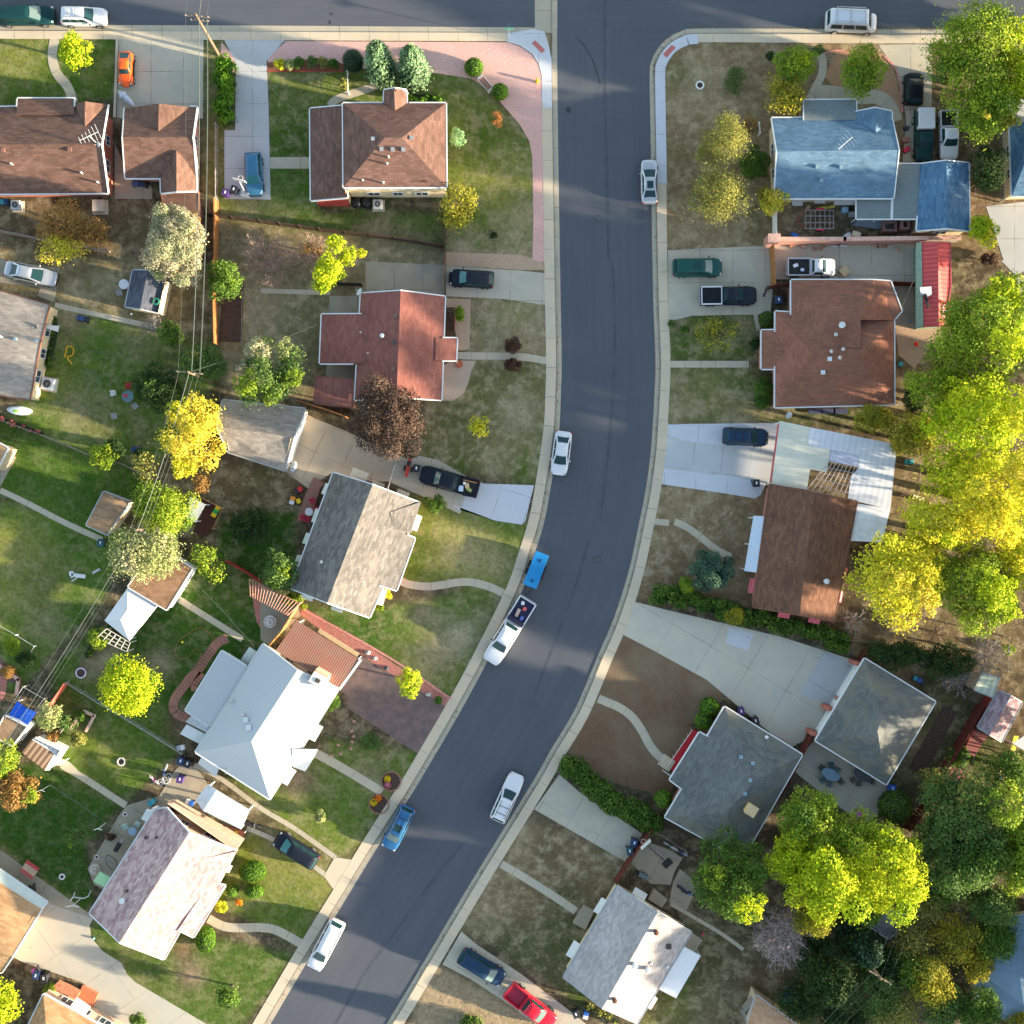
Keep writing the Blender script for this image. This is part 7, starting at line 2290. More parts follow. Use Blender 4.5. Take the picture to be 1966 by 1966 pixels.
# ---- trees just outside the right edge: they stand there and shade the block
nr = np.random.default_rng(77)
PP,NN,TT,LL = [],[],[],[]
for (x,y,r,h) in ((2080,20,95,11),(2110,230,90,12),(2100,470,85,11),(2120,1180,80,10),(2110,1400,95,12),(2120,1640,95,12),(2110,1860,95,11),(2090,2080,90,12),(2230,760,90,13)):
 c = W(x,y,h * .6)
 for k in range(14):
  d0 = nr.normal(size=3)
  d0 /= np.linalg.norm(d0)
  cc = np.array([c.x,c.y,h * .6]) + d0 * np.array([r * S * .6,r * S * .6,h * .28])
  n = 420
  d = nr.normal(size=(n,3))
  d /= np.linalg.norm(d,axis=1,keepdims=True)
  PP.append(cc + d * nr.uniform(1.3,2.2,(n,1)))
  NN.append(d + nr.normal(size=(n,3)) * .5)
  TT.append(np.clip(nr.normal(.5,.2,n),0,1))
  LL.append(np.ones(n))
belt = leaves('tree_belt',None,np.concatenate(PP),np.concatenate(NN),.6,np.concatenate(TT),np.concatenate(LL),LF['ash'],nr)
belt['kind'] = 'stuff'
# ================================================================ FENCES, POLES, YARD THINGS
wood_org = plain('orange_cedar',(.30,.13,.045),.85,var=.3,scale=5)
wood_brn = plain('brown_boards',(.075,.048,.032),.9,var=.3,scale=5)
wood_red = plain('dark_red_boards2',(.10,.022,.014),.9,var=.3,scale=4)
wood_gry = plain('weathered_boards',(.24,.20,.17),.9,var=.3,scale=5)
chain = plain('fence_wire',(.34,.36,.36),.5,metal=.5)
white_p = plain('white_rail',(.70,.70,.70),.6)
def fence(s_,h,mat,label,style='board',name='fence',gap=.0,w=.05):
 q = PT(s_)
 c0 = W(*q[0],0)
 o = thing(name,(c0.x,c0.y,G0),label,'fence')
 m,pm = MB(),MB()
 for i in range(len(q) - 1):
  a,b = W(*q[i],h / 2),W(*q[i + 1],h / 2)
  a.z = b.z = 0
  d = b - a
  L = d.length
  ang = math.atan2(d.y,d.x)
  if style == 'board':
   n = max(1,int(L / .30))
   for k in range(n):
    c = a + d * ((k + .5) / n)
    m.box((c.x,c.y,G0 + h / 2 + .02 * (k % 2)),(L / n * .93,w,h),ang)
   for z in (.35,h - .25):
    c = a + d * .5
    nn = Vector((-d.y,d.x,0)).normalized() * (w * .9)
    m.box((c.x + nn.x,c.y + nn.y,G0 + z),(L,.05,.09),ang)
  else:
   for z in ((.5,h) if style == 'rail' else (.25,.6,.9,h)):
    m.tube([a + Vector((0,0,z + G0)),b + Vector((0,0,z + G0))],.03 if z == h else .012,4)
   if style == 'wire':
    n = int(L / .35)
    for k in range(n):
     c,c2 = a + d * (k / n),a + d * ((k + 1) / n)
     m.tube([c + Vector((0,0,.15)),c2 + Vector((0,0,h + G0))],.008,3,cap=False)
     m.tube([c2 + Vector((0,0,.15)),c + Vector((0,0,h + G0))],.008,3,cap=False)
  n = max(1,round(L / 2.4))
  for k in range(n + (1 if i == len(q) - 2 else 0)):
   c = a + d * (k / n)
   p = MB()
   p.box((c.x,c.y,G0 + h / 2 + .05),(.11,.11,h + .1),ang)
   p.build('fence_post',mat,o)
 m.build('boards' if style == 'board' else 'wires',mat,o)
 return o
fence('01 -415,1590 0,1645 440,1705 1000,1770 1372,1832',1.5,wood_brn,'long dark board fence across the back lawn of the hip roofed house')
fence('01 1368,1560 1370,1932 11 1370,258',1.6,wood_brn,'board fence running down to the black hatchback driveway')
fence('00 1605,1490 1605,1932 10 1598,330 1605,620',1.8,wood_org,'orange cedar fence along the power lines, left of the soil bed')
fence('12 1858,-100 1868,40 1872,185',1.9,wood_org,'orange wooden fence between the double driveway and the paved yard')
fence('13 30,205 195,178',1.9,wood_red,'short red brown gate fence at the clay roofed house')
fence('32 965,478 880,600 790,730 700,870',1.8,wood_red,'dark red fence at the end of the cracked driveway')
fence('32 965,478 1080,545 1225,645',1.4,wood_gry,'low grey fence behind the two parked bicycles',style='rail')
fence('23 1600,1370 1480,1600 1290,1900 33 1330,150 1180,330 1060,480',1.9,wood_red,'long dark red fence right of the garden bed by the pyramid roofed garage',w=.08)
fence('23 770,915 700,1050',1.7,wood_red,'short dark red fence above the pyramid roofed garage')
fence('23 340,1590 290,1690 170,1932 33 60,310',1.9,wood_red,'red brown fence between the sage roofed house and the patio',w=.08)
fence('11 280,1045 470,1100 640,1165',2.2,wood_org,'orange topped fence between the patio roof and the grey garage')
fence('11 520,175 750,182',1.5,plain('black_boards',(.03,.025,.02),.9),'short black fence at the upper left of the red ranch house')
fence('10 0,1180 330,1300 650,1435 900,1505 1130,1612',1.2,wood_gry,'grey fence along the top of the clipped lawn on the left',style='wire')
fence('20 505,1195 740,1342 950,1465 1180,1605 1360,1720',1.1,chain,'chain link fence between the maple lawn and the round fire ring lawn',style='wire')
fence('23 455,840 620,880 790,895',1.2,wood_gry,'grey rail fence with stacked branches above the garage',style='rail')
fence('20 -10,765 130,845 265,928 235,978',.5,white_p,'low white edging fence round the planting on the left edge',style='rail')
fence('00 1610,930 1610,1480',1.2,chain,'thin wire fence beside the low lawn strip at top left',style='wire')
fence('20 1690,298 1800,360 1940,450',1.3,plain('bright_red_boards',(.38,.04,.035),.8),'bright red fence between the thin green tree and the pergola')
fence('10 1430,1725 1660,1838 1590,1990',1.1,plain('tan_rail_boards',(.42,.26,.12),.8),'tan rail around the brown play deck',style='rail')
fence('21 290,615 180,790 70,920',1.8,plain('amber_boards',(.55,.30,.12),.85),'amber wooden fence between the hot tub and the carport')
fence('00 0,1720 150,1745 400,1800 800,1860',1.5,wood_gry,'grey board fence behind the rust brown trees')
fence('11 1010,1500 950,1690',1.2,chain,'wire gate fence across the tan driveway behind the loaded pickup',style='wire')
fence('03 -40,925 -35,1000',1.0,white_p,'short white rail at the left wall of the blue roofed house',style='rail')
fence('03 80,1440 80,1745',1.8,white_p,'white topped fence section left of the cluttered yard at top right')
fence('13 950,172 1130,180',1.9,wood_red,'dark fence between the paved yard and the red roofed outbuilding')
fence('10 1805,110 1795,610',.4,wood_gry,'low timber edging on the right of the soil bed',style='rail')
fence('01 650,545 655,690',1.0,white_p,'short white fence beside the olive bush left of the junipers',style='rail')
fence('03 1540,1230 1555,1700',1.4,wood_gry,'weathered fence along the right wall of the blue garage',style='rail')
fence('03 1755,700 1760,1150 1768,1490',1.2,chain,'wire fence left of the right edge house',style='wire')
fence('23 1790,300 1785,440 1680,430',1.6,plain('pale_pole',(.50,.42,.34),.8),'pale pole frame under the big green tree',style='rail')
fence('23 1795,860 1785,1110',1.6,MATS['pale_pole'],'pale post and rail right of the bare grey tree',style='rail')
fence('13 970,1068 1065,1070',1.4,chain,'short wire fence at the lower right corner of the clay roofed house',style='wire')
# block wall
def wall_run(s_,w,h,mat,label,name='block_wall',cat='wall'):
 q = PT(s_)
 c0 = W(*q[0],0)
 o = thing(name,(c0.x,c0.y,G0),label,cat)
 m = MB()
 for i in range(len(q) - 1):
  a,b = W(*q[i],h),W(*q[i + 1],h)
  d = b - a
  m.box(((a.x + b.x) / 2,(a.y + b.y) / 2,G0 + h / 2),(d.length + w * .9,w,h),math.atan2(d.y,d.x))
 m.build('wall',mat,o)
 m = MB()
 for i in range(len(q) - 1):
  a,b = W(*q[i],h),W(*q[i + 1],h)
  d = b - a
  m.box(((a.x + b.x) / 2,(a.y + b.y) / 2,G0 + h + .03),(d.length + w,w + .1,.06),math.atan2(d.y,d.x))
 m.build('coping',plain('pink_coping',(.56,.34,.27),.9,var=.2),o)
 return o
wall_run('03 85,1775 600,1775 1210,1768',.32,1.9,plain('pink_block',(.48,.25,.20),.9,var=.25,scale=5),'long pink block wall below the cluttered yard at top right')
wall_run('03 1215,1768 1450,1765',.3,1.4,wood_gry,'lower brown end of the block wall behind the blue garage')
wall_run('03 60,1768 95,1768',.8,2.2,MATS['pink_block'],'square pink pillar at the left end of the block wall')
# ---- power poles and lines
pole_wood = plain('pole_wood',(.18,.13,.09),.9,var=.2)
wire_m = plain('power_cable',(.08,.10,.095),.5,metal=.3)
def power_pole(bx,by,h,ang,label,arm=2.3,rake=None,arms=1):
 c = W(bx,by,0)
 o = thing('utility_pole',(c.x,c.y,G0),label,'utility pole')
 top = Vector(rake) if rake else Vector((0,0,0))
 m = MB()
 m.tube([(c.x,c.y,0),(c.x + top.x,c.y + top.y,h)],[.17,.11],8)
 m.build('pole',pole_wood,o)
 d = Vector((math.cos(rad(ang)),math.sin(rad(ang)),0))
 for k in range(arms):
  z = h - .5 - k * .9
  p = Vector((c.x + top.x,c.y + top.y,z))
  m = MB()
  m.box(p,(arm * (1 if k == 0 else .75),.11,.11),rad(ang))
  am = m.build('cross_arm',pole_wood,o)
  for f in (-.45,-.2,.2,.45):
   m = MB()
   m.disc(p + d * arm * f * (1 if k == 0 else .75) + Vector((0,0,.05)),.05,.16,8)
   m.build('insulator',metal_grey,am)
 return o,Vector((c.x + top.x,c.y + top.y,h - .35)),d
PA = power_pole(420,106,9.3,-5,'leaning timber power pole at the top street beside the tall hedge',2.4,rake=(0.25,.1,0),arms=2)
PB = power_pole(407,734,8.5,-6,'timber power pole in the dull green tree left of the garage',2.6)
PC = power_pole(315,1015,8.5,-20,'timber power pole between the sage tree and the bright green tree',1.6)
PD = power_pole(0 + 1640,1814,8.5,-32,'timber power pole with one long cross arm at the lower right',2.6)
PE_ = power_pole(30,1462,8.0,-30,'timber power pole at the left edge beside the striped shed',1.8)
def cable(a,b,sag,r,label,name='power_cable',grp='overhead cables'):
 a,b = Vector(a),Vector(b)
 pts = [a.lerp(b,t / 12) - Vector((0,0,4 * sag * (t / 12) * (1 - t / 12))) for t in range(13)]
 m = MB()
 m.tube(pts,r,4)
 o = m.build(name,wire_m,None)
 tag(o,label,'cable',grp)
def armp(P,f,arm=2.4):
 return P[1] + P[2] * (arm * f)
NPOLE = W(396,-240,8.6)
for i,(f,r,lab) in enumerate(((-.45,.010,'left'),(0.1,.035,'thick middle'),(.42,.011,'right'))):
 cable(armp(PA,f),NPOLE + Vector((f * 2.2,0,0)),.6,r,lab + ' power cable running off the top edge from the leaning pole')
 cable(armp(PA,f),armp(PB,f),1.0,r,lab + ' power cable between the leaning pole and the pole in the dull green tree')
cable(armp(PA,.3) - Vector((0,0,1.2)),armp(PB,.3) - Vector((0,0,1.2)),1.0,.025,'lowest cable between the leaning pole and the pole in the dull green tree')
for i,(f,r,lab) in enumerate(((-.42,.009,'left'),(0.0,.028,'thick middle'),(.2,.010,'right middle'),(.42,.009,'right'))):
 cable(armp(PB,f),armp(PC,f * .7),.8,r,lab + ' power cable crossing the golden tree')
 cable(armp(PC,f * .7),armp(PE_,f * .8),1.1,r,lab + ' power cable passing the white canopy tent')
 if i < 3:
  cable(armp(PE_,f * .8),W(-130,1700,8.2) + Vector((f,0,0)),.5,r,lab + ' power cable leaving by the left edge')
for i,(f,r,lab) in enumerate(((-.35,.018,'left'),(.0,.010,'middle'),(.4,.010,'right'))):
 cable(armp(PD,f),W(2040,1110,8.5) + Vector((f * 2,0,0)),1.2,r,lab + ' power cable up over the dark red fence at the right')
 cable(armp(PD,f),W(1480,2100,8.2) + Vector((f * 2,0,0)),.6,r,lab + ' power cable running off the bottom edge')
# service drops
cable(PB[1],W(*px('11',450,462),3.0),.8,.015,'thin service wire to the red ranch house','service_wire')
cable(armp(PC,.3),W(*px('20',1885,930),3.2),.8,.015,'thin service wire to the white metal roofed house','service_wire')
cable(PA[1],W(*px('01',610,1150),4.6),.9,.015,'thin service wire to the hip roofed house','service_wire')
cable(W(*px('13',1145,80),2.6),W(*px('13',1020,360),2.8),.1,.02,'thin wire from the outbuilding to the clay roof corner','service_wire')
cable(W(*px('30',370,160),2.2),W(*px('30',785,440),2.2),.15,.03,'green washing line across the lower left lawn','washing_line')
cable(W(*px('10',560,650),2.4),W(*px('10',1330,790),3.5),.4,.02,'faint wire across the picnic lawn','washing_line')
# street name sign
c = W(*px('01',1843,300),0)
t = thing('street_sign',(c.x,c.y,.14),'small green street name sign on a thin post at the corner of the top street','street sign')
m = MB()
m.tube([(c.x,c.y,.14),(c.x,c.y,2.9)],.035,8)
m.build('post',metal_grey,t)
SG = plain('sign_green',(.02,.30,.20),.4,var=.03)
m = MB()
m.box((c.x,c.y,2.75),(.95,.03,.2))
m.build('sign_plate',SG,t)
m = MB()
m.box((c.x,c.y,3.0),(.03,.95,.2))
m.build('sign_plate',SG,t)
# ---- small yard things
def rot(c,a):
 return Matrix.Translation(c) @ Matrix.Rotation(a,4,'Z')
def at(t,x,y,z=G0):
 q = px(t,x,y)
 return W(q[0],q[1],z)
def bin_(t,x,y,col,label,ang=0,z=G0,grp='wheeled bins'):
 c = at(t,x,y,.6)
 o = thing('wheelie_bin',(c.x,c.y,z),label,'bin',grp,rad(ang))
 m = MB()
 V = [(-.27,-.3,.08),(.27,-.3,.08),(.27,.27,.08),(-.27,.27,.08),(-.31,-.36,.98),(.31,-.36,.98),(.31,.33,.98),(-.31,.33,.98)]
 m.mesh(V,[(3,2,1,0),(4,5,6,7),(0,1,5,4),(1,2,6,5),(2,3,7,6),(3,0,4,7)])
 mt = plain('bin_' + col,{'navy': (.02,.04,.11),'black': (.02,.022,.03),'purple': (.06,.03,.14),'teal': (.02,.07,.10),'blue': (.02,.10,.42)}[col],.5)
 m.build('tub',mt,o,local=True,bevel=.04)
 m = MB()
 m.box((0,0,1.02),(.68,.76,.07))
 l = m.build('lid',mt,o,local=True,bevel=.03)
 m = MB()
 m.box((0,.05,1.065),(.14,.3,.02))
 m.build('sticker',white_p,l,local=True)
 m = MB()
 m.tube([(-.28,.40,.95),(.28,.40,.95)],.025,6)
 m.build('handle',mt,o,local=True)
 for s_ in (-1,1):
  m = MB()
  m.tube([(s_ * .26,.3,.12),(s_ * .33,.3,.12)],.12,12)
  m.build('wheel',TYRE,o,local=True)
 return o
for a in (('00',1680,1440,'purple','purple lidded bin left of its black neighbour, below the basketball hoop'),('00',1742,1415,'black','black bin right of the purple one, below the basketball hoop'),
          ('12',1905,300,'navy','navy bin at the upper left corner of the clay roof'),('12',1740,1655,'black','black bin at the corner of the white driveway'),
          ('22',1628,1408,'purple','dark purple bin against the sage roof, upper of two'),('22',1735,1478,'black','black bin against the sage roof, lower of two'),
          ('32',838,580,'navy','navy bin with white label before the dark red fence'),('32',805,640,'teal','teal bin below the navy one before the dark red fence'),
          ('11',1160,1545,'black','black bin between the red splitter and the loaded black pickup'),('30',280,1560,'navy','navy bin left of its black neighbour by the cream driveway'),
          ('30',340,1580,'black','black bin nearest the gate by the cream driveway'),('30',1345,110,'purple','purple bin at the patio wall of the rose roofed house'),
          ('20',1350,1775,'navy','navy bin at the lower left corner of the white metal roofed house'),('20',1400,1795,'black','black bin beside the navy one at the white metal roofed house'),
          ('32',408,1845,'black','black bin behind the red pickup driveway'),('30',235,930,'black','black bin on the side path above the orange tan roof'),
          ('33',945,180,'blue','bright blue bin at the bottom corner of the pyramid roofed garage'),('20',760,165,'teal','dark teal bin at the end of the long lawn path')):
 bin_(a[0],a[1],a[2],a[3],a[4],ang=(int(a[1]) * 37) % 50 - 25)
def chair(t,x,y,ang,label,seatc='white',grp='garden chairs',z=G0):
 c = at(t,x,y,.5)
 mt = plain('chair_' + seatc,{'white': (.62,.64,.66),'red': (.35,.02,.03),'grey': (.33,.34,.36),'teal': (.04,.11,.14),'brown': (.09,.07,.06),'crimson': (.45,.02,.06),'mint': (.35,.50,.48)}[seatc],.5)
 o = thing('garden_chair',(c.x,c.y,z),label,'chair',grp,rad(ang))
 m = MB()
 for k in range(4):
  m.box((0,-.21 + k * .14,.42),(.5,.11,.035))
 m.build('seat',mt,o,local=True)
 m = MB()
 tl = Matrix.Rotation(rad(14),3,'X')
 for k in range(4):
  m.box((-.19 + k * .127,.29,.70),(.10,.03,.52),0,tl)
 m.build('backrest',mt,o,local=True)
 for sx in (-1,1):
  for sy in (-1,1):
   m = MB()
   m.tube([(sx * .24,sy * .24,0),(sx * .22,sy * .22,.42)],.022,5)
   m.build('leg',mt,o,local=True)
  m = MB()
  m.box((sx * .27,0,.62),(.05,.5,.03))
  m.build('armrest',mt,o,local=True)
 return o
def table(t,x,y,r,label,col=(.10,.17,.19),h=.74,name='garden_table',hole=True):
 c = at(t,x,y,h)
 mt = plain('table_%d' % int(col[0] * 999 + col[2] * 77),col,.35)
 o = thing(name,(c.x,c.y,G0),label,'table')
 m = MB()
 m.disc((0,0,h - .04),r,.04,28)
 m.build('tabletop',mt,o,local=True,bevel=.01)
 for k in range(4):
  a = k * math.pi / 2 + .4
  m = MB()
  m.tube([(math.cos(a) * r * .75,math.sin(a) * r * .75,0),(math.cos(a) * r * .5,math.sin(a) * r * .5,h - .04)],.025,5)
  m.build('leg',mt,o,local=True)
 return o
table('10',950,1010,.62,'round grey green glass garden table on the picnic lawn')
m = MB()
c = at('10',925,1000,1.0)
m.mesh([(c.x + dx,c.y + dy,z) for dx,dy,z in ((-.35,.1,.80),(.25,.15,.78),(.35,-.15,.78),(-.2,-.2,.80),(0,0,1.15))],[(0,3,4),(3,2,4),(2,1,4),(1,0,4),(0,1,2,3)])
tag(m.build('folded_parasol',plain('crimson_cloth',(.55,.04,.07),.8),None),'folded crimson parasol lying on the glass garden table','parasol')
chair('10',955,925,170,'garden chair with red seat above the glass table','red')
chair('10',838,985,-80,'white armchair left of the glass table','white')
chair('10',1005,1080,40,'slatted grey chair right below the glass table','grey')
chair('10',850,1155,10,'slatted grey chair standing apart on the lower picnic lawn','grey')
chair('10',888,240,10,'grey chair below the round white table at the navy shed','grey')
table('10',920,178,.52,'round white table beside the navy roofed shed',(.62,.63,.66))
chair('30',935,468,20,'beige chair left on the patio of the rose roofed house','mint')
chair('30',1020,450,-30,'beige chair right on the patio of the rose roofed house','mint')
table('30',985,500,.45,'small round cluttered table on the patio of the rose roofed house',(.25,.35,.45))
# oval patio sets
def oval_table(t,x,y,ang,label,col,sx=1.9,sy=1.05):
 c = at(t,x,y,.74)
 o = thing('patio_table',(c.x,c.y,G0),label,'table',None,rad(ang))
 mt = plain('patio_top_%d' % int(x),col,.3)
 m = MB()
 P = [(sx / 2 * (1 if abs(math.cos(a)) > .7 else .72) * math.cos(a) * 1.08,sy / 2 * math.sin(a) * 1.1) for a in [2 * math.pi * k / 16 for k in range(16)]]
 m.prism(P,.70,.74)
 m.build('tabletop',mt,o,local=True)
 for sx_ in (-1,1):
  for sy_ in (-1,1):
   m = MB()
   m.tube([(sx_ * sx * .3,sy_ * sy * .3,0),(sx_ * sx * .3,sy_ * sy * .3,.7)],.03,5)
   m.build('leg',mt,o,local=True)
oval_table('33',495,80,-28,'blue grey glass patio table at the foot of the pyramid roofed garage',(.13,.22,.30))
oval_table('33',730,85,-35,'dark covered patio table under the edge of the pyramid roof',(.045,.05,.055))
for x,y,a,col,lab in ((435,30,60,'brown','brown patio chair at the upper left of the glass patio table'),(500,15,10,'teal','teal patio chair at the top of the glass patio table'),(440,115,120,'teal','teal patio chair at the lower left of the glass patio table'),
                          (570,130,220,'brown','brown patio chair at the lower right of the glass patio table'),(490,150,170,'teal','teal patio chair below the glass patio table'),(540,50,-30,'teal','teal patio chair at the right of the glass patio table'),
                          (665,115,120,'brown','brown wicker chair left of the dark covered table'),(800,130,230,'brown','brown wicker chair right of the dark covered table'),(705,145,180,'brown','brown wicker chair below the dark covered table')):
 chair('33',x,y,a,lab,col,grp='patio chairs by the pyramid roofed garage')
for x,y,a,lab in ((388,1785,30,'red deck chair highest on the brown deck strip of the gabled house'),(420,1845,60,'red deck chair by the white awning of the gabled house'),(315,1912,0,'red deck chair at the bottom left of the brown deck strip'),(350,1925,-20,'red deck chair at the bottom right of the brown deck strip')):
 chair('11',x,y,a,lab,'crimson',grp='red deck chairs')
table('11',362,1865,.42,'round white table on the brown deck strip of the gabled house',(.60,.58,.60))
t = thing('deck',at('11',400,1800),'narrow brown deck strip along the left wall of the grey and tan gabled house','deck')
slab('deck_floor',plain('brown_deck_boards',(.25,.13,.10),.85,var=.2,scale=5),'11 395,1605,.35 475,1650,.35 440,1700,.35 370,1932,.35 270,1932,.35 330,1740,.35',t,.2)
t = thing('play_deck',at('10',1560,1880),'dark brown play deck inside the tan rail','deck')
slab('deck_floor',plain('dark_deck',(.07,.022,.015),.85),'10 1440,1740,.3 1645,1840,.3 1570,2000,.3 1500,2060,.3 1440,2010,.3 1530,1830,.3',t,.15)
t = thing('canopy_roof',at('10',1450,1850),'small pale blue awning roof at the edge of the brown play deck','canopy')
slab('roof',awn_white,'10 1410,1755,2.3 1525,1810,2.3 1450,1945,2.2 1380,1905,2.2',t)
posts(t,'10 1420,1765 1515,1812 1450,1935',2.2)
def wagon(t,x,y,ang,cols,label,name='toy_car',cat='toy',z=G0):
 c = at(t,x,y,.3)
 o = thing(name,(c.x,c.y,z),label,cat,None,rad(ang))
 for k,cl in enumerate(cols):
  m = MB()
  m.box(((k - (len(cols) - 1) / 2) * .42,0,.28 + .05 * (k % 2)),(.44,.52,.34 + .1 * (k % 2)))
  m.build('body' if k == 0 else 'panel',plain('toy_%s' % cl,{'y': (.75,.48,.02),'g': (.03,.30,.07),'r': (.55,.03,.03),'b': (.02,.10,.40),'n': (.03,.06,.15),'w': (.65,.66,.68),'o': (.70,.25,.03),'p': (.50,.10,.45),'k': (.03,.03,.04),'t': (.05,.30,.38),'s': (.35,.37,.40)}[cl],.4),o,local=True,bevel=.06)
 for sx in (-1,1):
  for sy in (-1,1):
   m = MB()
   m.tube([(sx * .3 * len(cols) * .55,sy * .27,.12),(sx * .3 * len(cols) * .55,sy * .33,.12)],.12,12)
   m.build('wheel',TYRE,o,local=True)
 return o
wagon('10',1608,1862,60,'ygy','yellow and green toy car on the brown play deck',z=G0 + .2)
wagon('10',620,435,-12,'nnk','dark blue mower on the lawn right of the cream walled house',name='lawn_mower',cat='mower')
wagon('10',1010,1402,0,'nn','dark blue barrow at the bottom corner of the picnic lawn',name='garden_cart',cat='cart')
wagon('00',1040,1368,-5,'nnnk','dark blue covered mower on the small slab behind the brick garage',name='covered_mower',cat='mower')
wagon('23',1150,1180,-25,'tbk','blue wheelbarrow on the dirt above the pyramid roofed garage',name='wheelbarrow',cat='wheelbarrow')
wagon('11',285,1705,30,'kr','black and red toy digger on the dirt left of the brown deck strip')
wagon('11',240,1780,70,'wo','orange and white ride on toy on the dirt left of the brown deck strip')
wagon('11',285,1785,20,'y','small yellow toy truck on the dirt left of the brown deck strip')
wagon('33',698,372,60,'pp','purple toy scooter on the patio above the lime tree')
wagon('32',480,1860,80,'wb','white and blue toy car by the lower wall of the pale gabled house')
wagon('00',40,1500,0,'tn','dark teal covered box at the foot of the long brick house',name='covered_box',cat='box')
wagon('13',1075,1495,0,'tt','round blue tub on the dirt right of the patio roof',name='plastic_tub',cat='tub')
wagon('13',1012,770,0,'t','small teal pot right of the clay roofed house',name='plant_pot',cat='pot')
wagon('33',185,1700,60,'bb','bright blue crumpled bag on the dark ground at the bottom',name='tarp_bundle',cat='tarp')
wagon('33',175,1760,0,'tbt','light blue crumpled sheet below the bright blue bag',name='tarp_bundle',cat='tarp')
wagon('30',1410,285,-25,'wb','white and blue cooler box on the patio by the arched carport',name='cooler_box',cat='box')
wagon('20',1345,1680,10,'sw','grey cabinet by the lower left of the white metal roofed house',name='cabinet',cat='cabinet')
wagon('30',1130,285,40,'tt','teal storage tub at the top corner of the rose roofed house',name='storage_tub',cat='tub')
wagon('30',270,1530,30,'pk','purple recycling crate beside the navy bin',name='crate',cat='crate')
# AC units, tubs, boxes
def ac(t,x,y,ang,label,s=.95,z=G0,fan=True,col=(.45,.46,.46),h=.8,name='air_conditioner',cat='air conditioner'):
 c = at(t,x,y,h)
 o = thing(name,(c.x,c.y,z),label,cat,None,rad(ang))
 m = MB()
 m.box((0,0,h / 2),(s,s,h))
 m.build('casing',plain('casing_%d' % int(x + y),col,.5),o,local=True,bevel=.04)
 m = MB()
 m.box((0,0,.02),(s * 1.35,s * 1.25,.06))
 m.build('pad',conc_walk,o,local=True)
 if fan:
  m = MB()
  m.disc((0,0,h),s * .36,.02,20)
  f = m.build('fan_grille',BLACKTRIM,o,local=True)
  m = MB()
  for k in range(4):
   m.box((0,0,h + .04),(s * .72,.03,.02),k * math.pi / 4)
  m.ring((0,0,h + .03),s * .36,.025)
  m.build('grille_bars',metal_grey,f,local=True)
 return o
ac('01',870,1515,0,'square grey air conditioner behind the hip roofed house')
ac('10',352,915,-10,'white spa with teal lid at the wall of the cream walled house',1.2,col=(.62,.64,.68),name='air_conditioner')
ac('00',115,1520,0,'grey air conditioner below the long brick house')
ac('00',728,1525,0,'low beige cellar box at the lower right of the long brick house',1.2,fan=False,col=(.45,.38,.32),name='cellar_box',cat='box')
ac('13',600,80,40,'light wooden crate lying in the paved yard',.9,fan=False,col=(.50,.36,.22),h=.5,name='wooden_crate',cat='crate')
for x,lab in ((715,'left black rubbish sack behind the hip roofed house'),(790,'right black rubbish sack behind the hip roofed house')):
 c = at('01',x,1505,.4)
 m = MB()
 m.ball(c + Vector((0,0,0)),(.55,.6,.45),14,9,.12,random.Random(int(x)))
 o = m.build('rubbish_sack',plain('black_plastic_bag',(.018,.02,.024),.3),None,smooth=True)
 tag(o,lab,'bag','rubbish sacks')
# basketball hoop
def hoop(t,x,y,tx,ty,label,col=white_p,base=True):
 b = at(t,x,y,0)
 top = W(*px(t,tx,ty),3.0)
 o = thing('basketball_hoop',(b.x,b.y,G0),label,'basketball hoop')
 m = MB()
 m.tube([(b.x,b.y,.2),(top.x,top.y,3.0)],.05,8)
 m.build('pole',col,o)
 d = Vector((b.x - top.x,b.y - top.y,0)).normalized()
 m = MB()
 m.box((top.x - d.x * .1,top.y - d.y * .1,3.2),(.06,1.3,.85),math.atan2(d.y,d.x))
 m.build('backboard',metal_white,o)
 m = MB()
 m.ring((top.x - d.x * .42,top.y - d.y * .42,3.0),.24,.02)
 m.build('rim',plain('hoop_rim',(.6,.5,.45),.5),o)
 m = MB()
 m.box((b.x,b.y,.2),(.7,1.0,.2),math.atan2(d.y,d.x))
 m.build('base',BLACKTRIM if col is not white_p else white_p,o,bevel=.05)
hoop('00',1825,1440,1778,1350,'white basketball hoop left of the steel blue minivan')
hoop('32',1085,735,930,600,'black basketball hoop lying over the back patio near the bicycles',col=BLACKTRIM)
